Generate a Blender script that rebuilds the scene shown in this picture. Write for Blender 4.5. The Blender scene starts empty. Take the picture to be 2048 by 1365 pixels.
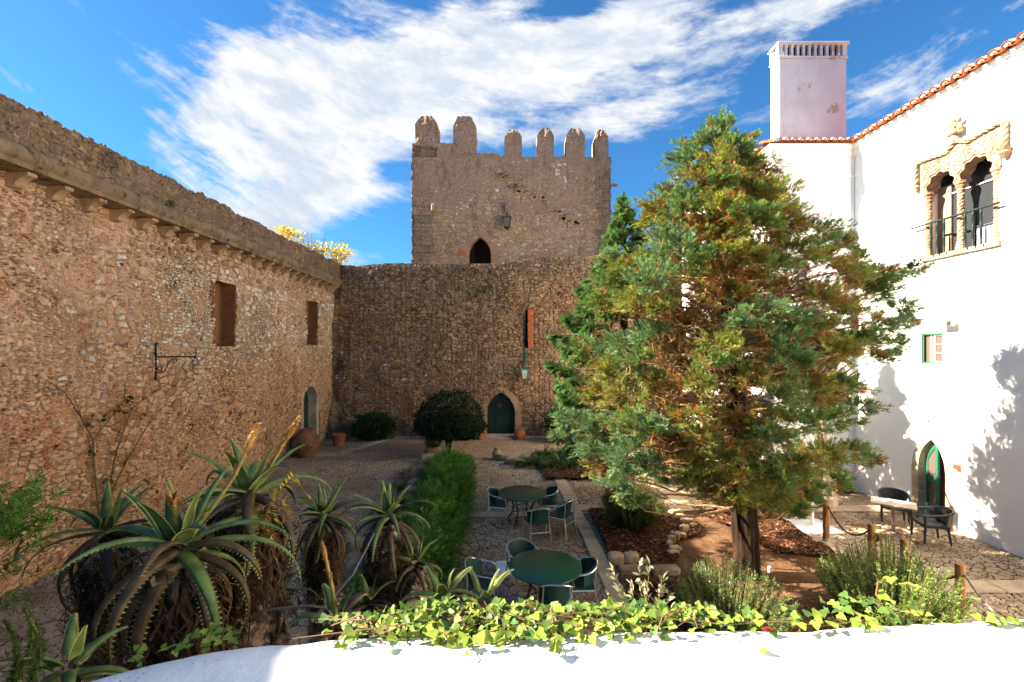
import bpy, math, random
import numpy as np
from mathutils import Vector, Matrix
from mathutils.geometry import tessellate_polygon
R = math.radians
rnd = random.Random(7)
rng = np.random.default_rng(11)
scene = bpy.context.scene
COL = scene.collection
H, FPX, CX, CY = 4.2, 910.0, 1018.0, 700.0

def P(px, py, Y):
    """world point seen at a photograph pixel at distance Y"""
    return ((px - CX) / FPX * Y, Y, H - (py - CY) / FPX * Y)

def G(px, py, z=0.0):
    """world point at height z seen at a photograph pixel"""
    Y = FPX * (H - z) / (py - CY)
    return ((px - CX) / FPX * Y, Y, z)

def lin(*c):
    return tuple(((v / 255) / 12.92 if v <= 10 else (((v / 255) + .055) / 1.055) ** 2.4) for v in c)

# ---------------------------------------------------------------- objects
def tag(o, label=None, cat=None, group=None, kind=None):
    if label: o['label'] = label
    if cat: o['category'] = cat
    if group: o['group'] = group
    if kind: o['kind'] = kind
    return o

def thing(name, label, cat, loc=(0, 0, 0), group=None, rz=0):
    o = bpy.data.objects.new(name, None)
    COL.objects.link(o)
    o.location = loc
    o.rotation_euler = (0, 0, rz)
    return tag(o, label, cat, group)

def wloc(o):
    v = Vector((0, 0, 0))
    while o is not None:
        v += Vector(o.location); o = o.parent
    return v

def copy_tree(o, parent=None):
    c = o.copy(); COL.objects.link(c); c.parent = parent
    for ch in list(o.children):
        copy_tree(ch, c)
    return c

def finish(me, name, mat, parent, smooth):
    if mat is not None:
        me.materials.append(mat)
    if smooth and len(me.polygons):
        me.polygons.foreach_set('use_smooth', np.ones(len(me.polygons), bool))
    o = bpy.data.objects.new(name, me)
    COL.objects.link(o)
    if parent is not None:
        o.parent = parent
    return o

def np_obj(name, V, F, mat, parent=None, col=None, smooth=False, world=True):
    V = np.asarray(V, np.float32); F = np.asarray(F, np.int32)
    if parent is not None and world:
        V = V - np.array(wloc(parent), np.float32)
    me = bpy.data.meshes.new(name)
    k = F.shape[1]
    me.vertices.add(len(V)); me.vertices.foreach_set('co', V.ravel())
    me.loops.add(F.size); me.loops.foreach_set('vertex_index', F.ravel())
    me.polygons.add(len(F)); me.polygons.foreach_set('loop_start', np.arange(len(F), dtype=np.int32) * k)
    me.update(calc_edges=True)
    if col is not None:
        a = me.color_attributes.new('Col', 'FLOAT_COLOR', 'POINT')
        c = np.ones((len(V), 4), np.float32); c[:, :3] = col
        a.data.foreach_set('color', c.ravel())
    return finish(me, name, mat, parent, smooth)

class MB:
    """collects shapes; build() links them as one mesh object"""
    def __init__(s):
        s.v, s.f, s.c = [], [], []
    def add(s, V, F, col=None):
        b = len(s.v)
        s.v += [tuple(p) for p in V]
        s.f += [tuple(i + b for i in f) for f in F]
        s.c += [col or (1, 1, 1)] * len(V)
        return s
    def box(s, c, d, rz=0, col=None, taper=1.0, bev=0.0, rot=None):
        x, y, z = d[0] / 2, d[1] / 2, d[2] / 2
        if bev > 0:
            V, F = bevel_box(x, y, z, bev)
        else:
            t = taper
            V = [(-x, -y, -z), (x, -y, -z), (x, y, -z), (-x, y, -z), (-x * t, -y * t, z), (x * t, -y * t, z), (x * t, y * t, z), (-x * t, y * t, z)]
            F = [(0, 3, 2, 1), (4, 5, 6, 7), (0, 1, 5, 4), (1, 2, 6, 5), (2, 3, 7, 6), (3, 0, 4, 7)]
        m = rot if rot is not None else Matrix.Rotation(rz, 3, 'Z')
        V = [m @ Vector(p) + Vector(c) for p in V]
        return s.add(V, F, col)
    def tube(s, pts, r, n=8, caps=True, col=None, twist=0.0):
        pts = [Vector(p) for p in pts]
        rs = r if isinstance(r, (list, tuple)) else [r] * len(pts)
        V, F = [], []
        up = Vector((0, 0, 1))
        t0 = (pts[1] - pts[0]).normalized()
        if abs(t0.z) > .9: up = Vector((1, 0, 0))
        a = t0.cross(up).normalized()
        for i, p in enumerate(pts):
            t = (pts[min(i + 1, len(pts) - 1)] - pts[max(i - 1, 0)])
            if t.length < 1e-9: t = t0
            t = t.normalized()
            a = (a - t * a.dot(t))
            if a.length < 1e-6: a = t.orthogonal()
            a = a.normalized(); b = t.cross(a)
            for j in range(n):
                w = 2 * math.pi * j / n + twist * i
                V.append(p + (a * math.cos(w) + b * math.sin(w)) * rs[i])
        for i in range(len(pts) - 1):
            for j in range(n):
                k = (j + 1) % n
                F.append((i * n + j, i * n + k, (i + 1) * n + k, (i + 1) * n + j))
        if caps:
            F.append(tuple(range(n))[::-1]); F.append(tuple((len(pts) - 1) * n + j for j in range(n)))
        return s.add(V, F, col)
    def lathe(s, prof, c=(0, 0, 0), n=24, col=None):
        V, F = [], []
        for (r, z) in prof:
            for j in range(n):
                w = 2 * math.pi * j / n
                V.append((c[0] + r * math.cos(w), c[1] + r * math.sin(w), c[2] + z))
        for i in range(len(prof) - 1):
            for j in range(n):
                k = (j + 1) % n
                F.append((i * n + j, i * n + k, (i + 1) * n + k, (i + 1) * n + j))
        return s.add(V, F, col)
    def prism(s, polys, w0, w1, fr, col=None):
        """polygon (list of loops, first outer, then holes) in (u,v), extruded from w0 to w1 in frame fr"""
        if not isinstance(polys[0][0], (list, tuple)): polys = [polys]
        flat = [p for lp in polys for p in lp]
        tris = tessellate_polygon([[Vector((p[0], p[1], 0)) for p in lp] for lp in polys])
        n = len(flat)
        V = [fr(u, v, w1) for u, v in flat] + [fr(u, v, w0) for u, v in flat]
        F = []
        for t in tris:
            F.append(tuple(t)); F.append(tuple(i + n for i in t)[::-1])
        b = 0
        for lp in polys:
            m = len(lp)
            for i in range(m):
                j = (i + 1) % m
                F.append((b + i, b + j, b + j + n, b + i + n))
            b += m
        return s.add(V, F, col)
    def build(s, name, mat, parent=None, smooth=False, world=True, usecol=False):
        off = wloc(parent) if (parent is not None and world) else Vector((0, 0, 0))
        me = bpy.data.meshes.new(name)
        me.from_pydata([tuple(Vector(p) - off) for p in s.v], [], s.f)
        me.update()
        import bmesh
        bm = bmesh.new(); bm.from_mesh(me)
        bmesh.ops.recalc_face_normals(bm, faces=bm.faces)
        bm.to_mesh(me); bm.free()
        if usecol:
            a = me.color_attributes.new('Col', 'FLOAT_COLOR', 'POINT')
            c = np.ones((len(s.v), 4), np.float32); c[:, :3] = np.array(s.c)
            a.data.foreach_set('color', c.ravel())
        o = finish(me, name, mat, parent, False)
        if smooth:
            for p in me.polygons: p.use_smooth = True
            smooth_by_angle(me)
        return o

def smooth_by_angle(me, ang=40):
    import bmesh
    bm = bmesh.new(); bm.from_mesh(me)
    lim = R(ang)
    for e in bm.edges:
        if len(e.link_faces) == 2:
            e.smooth = e.calc_face_angle(0) < lim
    bm.to_mesh(me); bm.free()

def bevel_box(x, y, z, b):
    V, idx = [], {}
    def vid(p):
        if p not in idx:
            idx[p] = len(V); V.append(p)
        return idx[p]
    S = (-1, 1); F = []
    for s in S:
        F.append([(s * x, -(y - b), -(z - b)), (s * x, y - b, -(z - b)), (s * x, y - b, z - b), (s * x, -(y - b), z - b)])
        F.append([(-(x - b), s * y, -(z - b)), (x - b, s * y, -(z - b)), (x - b, s * y, z - b), (-(x - b), s * y, z - b)])
        F.append([(-(x - b), -(y - b), s * z), (x - b, -(y - b), s * z), (x - b, y - b, s * z), (-(x - b), y - b, s * z)])
        for t in S:
            F.append([(s * x, t * (y - b), -(z - b)), (s * x, t * (y - b), z - b), (s * (x - b), t * y, z - b), (s * (x - b), t * y, -(z - b))])
            F.append([(s * x, -(y - b), t * (z - b)), (s * x, y - b, t * (z - b)), (s * (x - b), y - b, t * z), (s * (x - b), -(y - b), t * z)])
            F.append([(-(x - b), s * y, t * (z - b)), (x - b, s * y, t * (z - b)), (x - b, s * (y - b), t * z), (-(x - b), s * (y - b), t * z)])
            for q in S:
                F.append([(s * x, t * (y - b), q * (z - b)), (s * (x - b), t * y, q * (z - b)), (s * (x - b), t * (y - b), q * z)])
    return V, [tuple(vid(p) for p in f) for f in F]

def frame(o, U, V, W):
    o, U, V, W = Vector(o), Vector(U), Vector(V), Vector(W)
    return lambda u, v, w: o + U * u + V * v + W * w

def arch_pts(a, spring, rise, n=8):
    """(-a,spring) -> apex -> (a,spring); pointed if rise > a"""
    out = []
    if rise > a * 1.02:
        Rr = (a * a + rise * rise) / (2 * a)
        th = math.atan2(rise, Rr - a)
        right = [((a - Rr) + Rr * math.cos(th * i / n), spring + Rr * math.sin(th * i / n)) for i in range(n + 1)]
        out = [(-x, y) for x, y in right] + right[::-1][1:]
    else:
        Rr = (a * a + rise * rise) / (2 * rise)
        cy = spring + rise - Rr
        t0 = math.asin(min(1, a / Rr))
        if rise > a * .999: t0 = math.pi / 2
        out = [(Rr * math.sin(-t0 + 2 * t0 * i / (2 * n)), cy + Rr * math.cos(-t0 + 2 * t0 * i / (2 * n))) for i in range(2 * n + 1)]
    return out

def arch_poly(a, spring, rise, n=8, v0=0.0, uc=0.0):
    return [(uc + u, v) for u, v in [(-a, v0)] + arch_pts(a, spring, rise, n) + [(a, v0)]]

def voussoirs(mb, a, spring, rise, th, w0, w1, fr, nj=3, n=12, v0=0.0, per=3, uc=0.0, th2=None, r=rnd, gap=.006):
    """stone ring round an arched opening: jamb blocks and arch blocks, each slightly different"""
    inn = arch_pts(a, spring, rise, n)
    out = arch_pts(a + th, spring, rise + (th2 or th), n)
    for sgn in (-1, 1):
        zs = [v0 + (spring - v0) * i / nj for i in range(nj + 1)]
        for i in range(nj):
            e = r.uniform(0, .012)
            g = gap
            mb.prism([(uc + sgn * a, zs[i] + g), (uc + sgn * (a + th * r.uniform(.9, 1.12)), zs[i] + g), (uc + sgn * (a + th * r.uniform(.9, 1.12)), zs[i + 1] - g), (uc + sgn * a, zs[i + 1] - g)], w0, w1 + e, fr)
    m = len(inn)
    i = 0
    while i < m - 1:
        j = min(m - 1, i + per)
        e = r.uniform(0, .012)
        poly = [(uc + p[0], p[1]) for p in inn[i:j + 1]] + [(uc + p[0], p[1]) for p in out[i:j + 1]][::-1]
        mb.prism(poly, w0, w1 + e, fr)
        i = j

def vnoise(x, seed=0, octaves=3):
    x = np.asarray(x, float); out = np.zeros_like(x); amp = 1.0
    for o in range(octaves):
        g = np.random.default_rng(seed * 17 + o).uniform(-1, 1, 4096)
        i = np.floor(x).astype(int); f = x - i; f = f * f * (3 - 2 * f)
        out += amp * (g[i % 4096] * (1 - f) + g[(i + 1) % 4096] * f)
        x = x * 2.13; amp *= .5
    return out

def vnoise2(x, y, seed=0, octaves=3):
    x = np.asarray(x, float); y = np.asarray(y, float); out = np.zeros(np.broadcast(x, y).shape); amp = 1.0
    for o in range(octaves):
        g = np.random.default_rng(seed * 31 + o).uniform(-1, 1, (256, 256))
        i = np.floor(x).astype(int); j = np.floor(y).astype(int)
        f = x - i; h = y - j; f = f * f * (3 - 2 * f); h = h * h * (3 - 2 * h)
        a = g[i % 256, j % 256]; b = g[(i + 1) % 256, j % 256]; c = g[i % 256, (j + 1) % 256]; d = g[(i + 1) % 256, (j + 1) % 256]
        out += amp * ((a * (1 - f) + b * f) * (1 - h) + (c * (1 - f) + d * f) * h)
        x = x * 2.07; y = y * 2.07; amp *= .5
    return out

def grid_faces(nu, nv):
    i = np.arange(nu - 1)[:, None] * nv + np.arange(nv - 1)[None, :]
    return np.stack([i, i + nv, i + nv + 1, i + 1], -1).reshape(-1, 4)

def wall_grid(name, us, vs, fr, mat, parent, cut=None, vtop=None, wfun=None):
    """dense wall sheet: us, vs lines; cut(u,v) -> True where there is an opening; vtop(u) scales the top edge"""
    U, V = np.meshgrid(us, vs, indexing='ij')
    if vtop is not None:
        V = vs[0] + (V - vs[0]) * ((vtop(U) - vs[0]) / (vs[-1] - vs[0]))
    W = wfun(U, V) if wfun is not None else np.zeros_like(U)
    o = np.array(fr(0, 0, 0)); a = np.array(fr(1, 0, 0)) - o; b = np.array(fr(0, 1, 0)) - o; c = np.array(fr(0, 0, 1)) - o
    X = o + U[..., None] * a + V[..., None] * b + W[..., None] * c
    F = grid_faces(len(us), len(vs))
    if cut is not None:
        uc = ((U[:-1, :-1] + U[1:, 1:]) / 2).ravel(); vc = ((V[:-1, :-1] + V[1:, 1:]) / 2).ravel()
        F = F[~cut(uc, vc)]
    if np.dot(np.cross(a, b), c) < 0: F = F[:, ::-1]
    return np_obj(name, X.reshape(-1, 3), F, mat, parent, smooth=True)

def lines(*segs):
    """segs: (start, end, step) chained"""
    out = []
    for a, b, st in segs:
        n = max(1, int(round((b - a) / st)))
        out += list(np.linspace(a, b, n + 1)[:-1])
    out.append(segs[-1][1])
    return np.array(out)
# ---------------------------------------------------------------- node helpers
class NT:
    def __init__(s, name, disp=None):
        s.m = bpy.data.materials.new(name); s.m.use_nodes = True
        s.t = s.m.node_tree; s.t.nodes.clear()
        s.out = s.t.nodes.new('ShaderNodeOutputMaterial')
    def n(s, typ, ins=None, **props):
        nd = s.t.nodes.new('ShaderNode' + typ)
        for k, v in props.items(): setattr(nd, k, v)
        for k, v in (ins or {}).items(): s.set(nd, k, v)
        return nd
    def set(s, nd, k, v):
        sock = nd.inputs[k]
        if isinstance(v, bpy.types.NodeSocket): s.t.links.new(v, sock)
        elif isinstance(v, bpy.types.Node): s.t.links.new(v.outputs[0], sock)
        else:
            if sock.type == 'RGBA' and not isinstance(v, (int, float)) and len(v) == 3: v = (*v, 1)
            sock.default_value = v
    def co(s, which='Object'):
        return s.n('TexCoord').outputs[which]
    def math(s, op, a, b=0.0, c=None, clamp=False):
        nd = s.n('Math', {0: a, 1: b}, operation=op, use_clamp=clamp)
        if c is not None: s.set(nd, 2, c)
        return nd.outputs[0]
    def vmath(s, op, a, b=(0, 0, 0)):
        nd = s.n('VectorMath', {0: a}, operation=op)
        if op == 'SCALE': s.set(nd, 'Scale', b)
        else: s.set(nd, 1, b)
        return nd.outputs['Value'] if op in ('LENGTH', 'DOT_PRODUCT') else nd.outputs[0]
    def noise(s, vec, scale, detail=3, rough=.55, out='Fac', dist=0.0, dims='3D'):
        nd = s.n('TexNoise', {'Scale': scale, 'Detail': detail, 'Roughness': rough, 'Distortion': dist}, noise_dimensions=dims)
        s.set(nd, 'Vector', vec)
        return nd.outputs[out]
    def voro(s, vec, scale=1.0, feature='F1', rand=1.0, dims='3D'):
        nd = s.n('TexVoronoi', {'Scale': scale, 'Randomness': rand}, feature=feature, voronoi_dimensions=dims)
        s.set(nd, 'Vector', vec)
        return nd
    def mix(s, f, a, b, blend='MIX'):
        nd = s.n('Mix', data_type='RGBA', blend_type=blend)
        s.set(nd, 0, f); s.set(nd, 6, a); s.set(nd, 7, b)
        return nd.outputs[2]
    def mixf(s, f, a, b):
        nd = s.n('Mix', data_type='FLOAT')
        s.set(nd, 0, f); s.set(nd, 2, a); s.set(nd, 3, b)
        return nd.outputs[0]
    def rng(s, v, a, b, c=0.0, d=1.0, smooth=True):
        nd = s.n('MapRange', {0: v, 1: a, 2: b, 3: c, 4: d}, interpolation_type='SMOOTHSTEP' if smooth else 'LINEAR')
        return nd.outputs[0]
    def ramp(s, f, stops, interp='LINEAR'):
        nd = s.n('ValToRGB', {0: f}); r = nd.color_ramp; r.interpolation = interp
        while len(r.elements) < len(stops): r.elements.new(1)
        for e, (p, c) in zip(r.elements, stops):
            e.position = p; e.color = (*c, 1) if len(c) == 3 else c
        return nd.outputs[0]
    def sep(s, v):
        nd = s.n('SeparateXYZ', {0: v}); return nd.outputs
    def sepc(s, v):
        nd = s.n('SeparateColor', {0: v}); return nd.outputs
    def comb(s, x, y, z):
        return s.n('CombineXYZ', {0: x, 1: y, 2: z}).outputs[0]
    def bump(s, h, strength=.5, dist=.02):
        return s.n('Bump', {'Strength': strength, 'Distance': dist, 'Height': h}).outputs[0]
    def pbr(s, col, rough=.8, normal=None, metal=0.0, spec=.3, trans=None, alpha=None, **kw):
        nd = s.n('BsdfPrincipled', {'Base Color': col, 'Roughness': rough, 'Metallic': metal, 'Specular IOR Level': spec})
        if normal is not None: s.set(nd, 'Normal', normal)
        for k, v in kw.items(): s.set(nd, k.replace('_', ' '), v)
        sh = nd.outputs[0]
        if trans:
            t = s.n('BsdfTranslucent', {'Color': trans[1] if trans[1] is not None else col})
            sh = s.n('MixShader', {0: trans[0], 1: sh, 2: t.outputs[0]}).outputs[0]
        s.t.links.new(sh, s.out.inputs['Surface'])
        return s.m
    def disp(s, h, scale, mid=0.5):
        d = s.n('Displacement', {'Height': h, 'Midlevel': mid, 'Scale': scale})
        s.t.links.new(d.outputs[0], s.out.inputs['Displacement'])
        s.m.displacement_method = 'BOTH'

def simple(name, col, rough=.6, metal=0.0, spec=.4, nscale=14, amt=.25, bump=.15, bscale=60, bdist=.004):
    t = NT(name); co = t.co()
    n = t.noise(co, nscale, 4, .6)
    dark = tuple(c * (1 - amt) for c in col); lite = tuple(min(1, c * (1 + amt)) for c in col)
    c = t.ramp(n, [(.3, dark), (.7, lite)])
    b = t.bump(t.noise(co, bscale, 3, .6), bump, bdist)
    return t.pbr(c, rough, b, metal, spec)

M = {}
def rubble(name, sx, sz, pal, mortar, mort=(.05, .16), disp=.06, pale=None, brick=None, tint=None, warm=None, rand=.6, joint=None, small=1.7, flush=None):
    t = NT(name); co = t.co()
    wx = t.vmath('SUBTRACT', t.noise(co, 1.1, 2, .5, 'Color'), (.5, .5, .5))
    wy = t.vmath('SUBTRACT', t.noise(co, 6.0, 2, .5, 'Color'), (.5, .5, .5))
    p = t.vmath('ADD', t.vmath('ADD', co, t.vmath('SCALE', wx, .30)), t.vmath('SCALE', wy, .07))
    p = t.vmath('MULTIPLY', p, (sx, sx, sz))
    v1 = t.voro(p, 1.0, 'F1', rand); e1 = t.voro(p, 1.0, 'DISTANCE_TO_EDGE', rand).outputs['Distance']
    v2 = t.voro(p, small, 'F1', rand); e2 = t.voro(p, small, 'DISTANCE_TO_EDGE', rand).outputs['Distance']
    zone = t.rng(t.noise(co, .55, 2), .44, .58)
    cell = t.mix(zone, v1.outputs['Color'], v2.outputs['Color'])
    edge = t.mixf(zone, e1, t.math('MULTIPLY', e2, 1.0))
    cr, cg, cb = t.sepc(cell)[0:3]
    lowm = t.noise(co, .42, 3, .6)
    mw = t.rng(lowm, .38, .66, mort[0], mort[1])
    if flush is not None:
        mw = t.math('ADD', mw, flush(t, co))
    stone = t.rng(edge, t.math('MULTIPLY', mw, .45), t.math('ADD', t.math('MULTIPLY', mw, 1.1), .05))
    fine = t.noise(co, 22, 5, .65); mid = t.noise(co, 7, 4, .6)
    col = t.ramp(cr, pal)
    col = t.mix(t.rng(mid, .25, .75, 0, .55), col, t.mix(cb, pal[0][1], pal[-1][1]))
    if pale is not None:
        pm = t.math('MULTIPLY', t.rng(t.math('ADD', cg, pale[1](t, co)), .86, .98), t.rng(fine, .22, .52))
        col = t.mix(pm, col, pale[0])
    mcol = t.mix(t.rng(mid, .3, .7), mortar[0], mortar[1])
    if joint is not None:
        mcol = t.mix(t.rng(lowm, .36, .56), joint, mcol)
    pebble = t.voro(t.vmath('MULTIPLY', p, (2.6, 2.6, 2.9)), 1.0, 'F1', .9)
    pr_, pg_, pb_ = t.sepc(pebble.outputs['Color'])[0:3]
    mcol = t.mix(t.math('MULTIPLY', t.rng(pg_, .45, .6), t.math('MULTIPLY', t.rng(pebble.outputs['Distance'], .5, .36), .75)), mcol, t.ramp(pr_, pal))
    c = t.mix(stone, mcol, col)
    if brick is not None:
        bm = t.math('MULTIPLY', t.rng(t.math('ADD', t.noise(co, .9, 3, .6), brick(t, co)), .66, .74), t.rng(cb, .35, .5))
        bv = t.n('TexBrick', {'Color1': (.42, .13, .05, 1), 'Color2': (.30, .10, .045, 1), 'Mortar': (.3, .2, .14, 1), 'Scale': 1.0, 'Mortar Size': .008, 'Brick Width': .22, 'Row Height': .055})
        s_ = t.sep(co)
        t.set(bv, 'Vector', t.comb(t.math('ADD', s_[0], s_[1]), s_[2], 0.0))
        c = t.mix(t.math('MULTIPLY', bm, .85), c, bv.outputs[0])
    g = t.rng(fine, .28, .72, .62, 1.32)
    c = t.mix(1.0, c, t.comb(g, g, g), 'MULTIPLY')
    spk = t.rng(t.noise(co, 48, 2, .5), .64, .74, 0, .5)
    c = t.mix(spk, c, (.55, .5, .44, 1))
    if tint is not None:
        c = tint(t, co, c)
    hgt = t.math('ADD', t.math('MULTIPLY', stone, t.math('ADD', t.math('MULTIPLY', cg, .7), .35)), t.math('MULTIPLY', fine, .22))
    hgt = t.math('ADD', hgt, t.math('MULTIPLY', mid, .35))
    t.disp(hgt, disp, .7)
    return t.pbr(c, .93, None, 0, .12)

def zgrad(axis, a, b, lo, hi):
    def f(t, co):
        return t.rng(t.math('ADD', t.sep(co)[axis], t.rng(t.noise(co, .8, 3), .2, .8, -1.1, 1.1)), a, b, lo, hi)
    return f

# stone walls
PAL_L = [(0, lin(132, 102, 74)), (.2, lin(184, 150, 114)), (.42, lin(204, 178, 148)), (.58, lin(166, 150, 134)), (.78, lin(212, 186, 152)), (1, lin(174, 134, 92))]
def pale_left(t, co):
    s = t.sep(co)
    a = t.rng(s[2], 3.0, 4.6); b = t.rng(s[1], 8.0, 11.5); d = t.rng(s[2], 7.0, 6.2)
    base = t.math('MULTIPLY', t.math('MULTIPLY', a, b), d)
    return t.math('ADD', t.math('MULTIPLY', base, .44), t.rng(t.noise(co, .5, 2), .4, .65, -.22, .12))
def flush_left(t, co):
    s = t.sep(co)
    a = t.rng(s[2], 3.4, 5.0); b = t.rng(s[1], 12.5, 9.5)
    return t.math('ADD', t.math('MULTIPLY', t.math('MULTIPLY', a, b), .05), t.math('MULTIPLY', t.rng(t.noise(co, .5, 3, .6), .5, .62), .16))
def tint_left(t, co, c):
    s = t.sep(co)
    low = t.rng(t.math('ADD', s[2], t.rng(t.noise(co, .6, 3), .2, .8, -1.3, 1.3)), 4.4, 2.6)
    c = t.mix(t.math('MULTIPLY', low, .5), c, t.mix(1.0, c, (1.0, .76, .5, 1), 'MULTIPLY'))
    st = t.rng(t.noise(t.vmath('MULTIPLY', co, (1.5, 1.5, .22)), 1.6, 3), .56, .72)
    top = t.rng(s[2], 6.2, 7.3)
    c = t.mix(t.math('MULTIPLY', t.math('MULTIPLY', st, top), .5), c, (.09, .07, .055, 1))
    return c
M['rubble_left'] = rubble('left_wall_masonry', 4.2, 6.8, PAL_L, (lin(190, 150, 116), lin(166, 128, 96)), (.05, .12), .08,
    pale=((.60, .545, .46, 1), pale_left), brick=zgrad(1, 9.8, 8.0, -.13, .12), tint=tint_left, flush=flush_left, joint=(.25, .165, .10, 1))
PAL_B = [(0, lin(104, 78, 56)), (.25, lin(150, 120, 90)), (.5, lin(176, 148, 116)), (.7, lin(142, 123, 104)), (.85, lin(168, 126, 82)), (1, lin(126, 94, 66))]
def pale_back(t, co):
    s = t.sep(co)
    a = t.rng(s[0], -2.0, -6.5); b = t.rng(t.math('ABSOLUTE', t.math('SUBTRACT', s[2], 3.4)), 1.9, .4)
    return t.math('ADD', t.math('MULTIPLY', t.math('MULTIPLY', a, b), .17), -.1)
def tint_back(t, co, c):
    s = t.sep(co)
    st = t.rng(t.noise(t.vmath('MULTIPLY', co, (1.6, 1.6, .3)), 1.1, 4, .6), .45, .68)
    left = t.rng(s[0], -6.4, -8.2)
    c = t.mix(t.math('MULTIPLY', t.math('MULTIPLY', st, left), .7), c, (.035, .028, .024, 1))
    top = t.math('MULTIPLY', t.rng(s[2], 7.2, 8.3), t.rng(t.noise(co, 1.0, 4), .35, .6))
    c = t.mix(t.math('MULTIPLY', top, .55), c, lin(96, 84, 74))
    return c
M['rubble_back'] = rubble('back_wall_masonry', 4.0, 6.2, PAL_B, (lin(128, 95, 66), lin(104, 77, 54)), (.05, .14), .075,
    pale=((.52, .5, .48, 1), pale_back), brick=lambda t, co: t.math('MULTIPLY', t.rng(t.math('ABSOLUTE', t.math('SUBTRACT', t.sep(co)[2], 7.1)), .9, .3, -.22, .07), 1.0), tint=tint_back, joint=(.15, .095, .058, 1), small=1.35)
M['rubble_parapet'] = rubble('parapet_masonry', 4.2, 6.2, [(0, lin(96, 78, 60)), (.3, lin(138, 114, 88)), (.6, lin(120, 99, 76)), (.8, lin(156, 128, 90)), (1, lin(92, 82, 72))], (lin(132, 110, 90), lin(108, 91, 74)), (.05, .2), .05,
    tint=lambda t, co, c: t.mix(t.rng(t.noise(co, 1.3, 5, .65), .5, .72, 0, .65), c, lin(74, 64, 54)))
def tint_tower(t, co, c):
    s = t.sep(co)
    # dressed corner stones
    edge = t.math('MAXIMUM', t.rng(t.math('ADD', s[0], t.rng(t.noise(co, 2.0, 1), .3, .7, -.2, .2)), -4.05, -4.3), t.rng(t.math('ADD', s[0], t.rng(t.noise(co, 2.0, 1), .3, .7, -.2, .2)), 4.85, 5.1))
    bv = t.n('TexBrick', {'Color1': (*lin(150, 130, 106), 1), 'Color2': (*lin(122, 106, 88), 1), 'Mortar': (*lin(70, 58, 48), 1), 'Scale': 1.0, 'Mortar Size': .012, 'Brick Width': .85, 'Row Height': .42, 'Bias': -.1})
    t.set(bv, 'Vector', t.comb(t.math('ADD', s[0], s[1]), s[2], 0.0))
    c = t.mix(t.math('MULTIPLY', edge, .85), c, bv.outputs[0])
    st = t.rng(t.noise(t.vmath('MULTIPLY', co, (1.7, 1.7, .16)), 1.3, 4, .6), .5, .7)
    ed2 = t.math('MAXIMUM', t.rng(s[0], -3.6, -5.6), t.rng(s[0], 3.6, 5.4))
    c = t.mix(t.math('MULTIPLY', t.math('MULTIPLY', st, ed2), .62), c, lin(64, 56, 48))
    fl = t.rng(t.noise(co, 1.5, 5, .7), .62, .7)
    return t.mix(t.math('MULTIPLY', fl, .35), c, lin(186, 172, 156))
M['rubble_tower'] = rubble('tower_masonry', 3.0, 4.4, [(0, lin(146, 120, 92)), (.3, lin(192, 166, 134)), (.6, lin(178, 152, 122)), (.85, lin(212, 188, 154)), (1, lin(166, 134, 98))], (lin(186, 158, 126), lin(158, 132, 106)), (.06, .22), .08,
    pale=((.68, .64, .58, 1), lambda t, co: t.rng(t.noise(co, .45, 2), .45, .65, -.04, .14)), tint=tint_tower)
M['merlon'] = rubble('merlon_masonry', 6.0, 8.0, [(0, lin(140, 116, 94)), (.4, lin(180, 154, 128)), (.7, lin(162, 134, 110)), (1, lin(192, 170, 144))], (lin(178, 146, 122), lin(154, 126, 106)), (.1, .25), .03,
    tint=lambda t, co, c: t.mix(t.rng(t.noise(t.vmath('MULTIPLY', co, (2, 2, .6)), 1.2, 5, .65), .5, .7, 0, .5), c, lin(86, 74, 64)))
def dressed(name, c0, c1, stain, bscale=40, sfac=.6):
    t = NT(name); co = t.co()
    n = t.noise(co, 2.2, 5, .65)
    c = t.mix(t.rng(n, .3, .7), c0, c1)
    c = t.mix(t.rng(t.noise(co, 5.5, 5, .7), .5, .68, 0, sfac), c, stain)
    c = t.mix(t.rng(t.noise(co, 60, 2), .6, .72, 0, .45), c, tuple(v * .6 for v in c0))
    h = t.math('ADD', t.noise(co, bscale, 4, .65), t.noise(co, 8, 4, .6))
    return t.pbr(c, .9, t.bump(h, .5, .012), 0, .15)
M['cornice'] = dressed('weathered_limestone', lin(142, 120, 94), lin(104, 88, 70), lin(40, 36, 33), 40, .9)
M['corbel'] = dressed('corbel_limestone', lin(172, 146, 116), lin(150, 122, 92), lin(112, 88, 66), sfac=.5)
M['surround'] = dressed('arch_stone', lin(172, 142, 112), lin(150, 120, 92), lin(118, 92, 70), sfac=.5)
M['surround_pale'] = dressed('pale_arch_stone', lin(196, 176, 150), lin(168, 146, 118), lin(128, 104, 78), sfac=.5)
M['carved'] = dressed('carved_limestone', lin(168, 146, 124), lin(138, 112, 88), lin(104, 66, 40), 30, .75)
M['rock'] = dressed('border_rock', lin(158, 138, 112), lin(120, 102, 82), lin(84, 78, 62))
M['rock_pale'] = dressed('pale_edging_stone', lin(190, 166, 132), lin(160, 134, 100), lin(110, 84, 56), sfac=.5)
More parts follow.
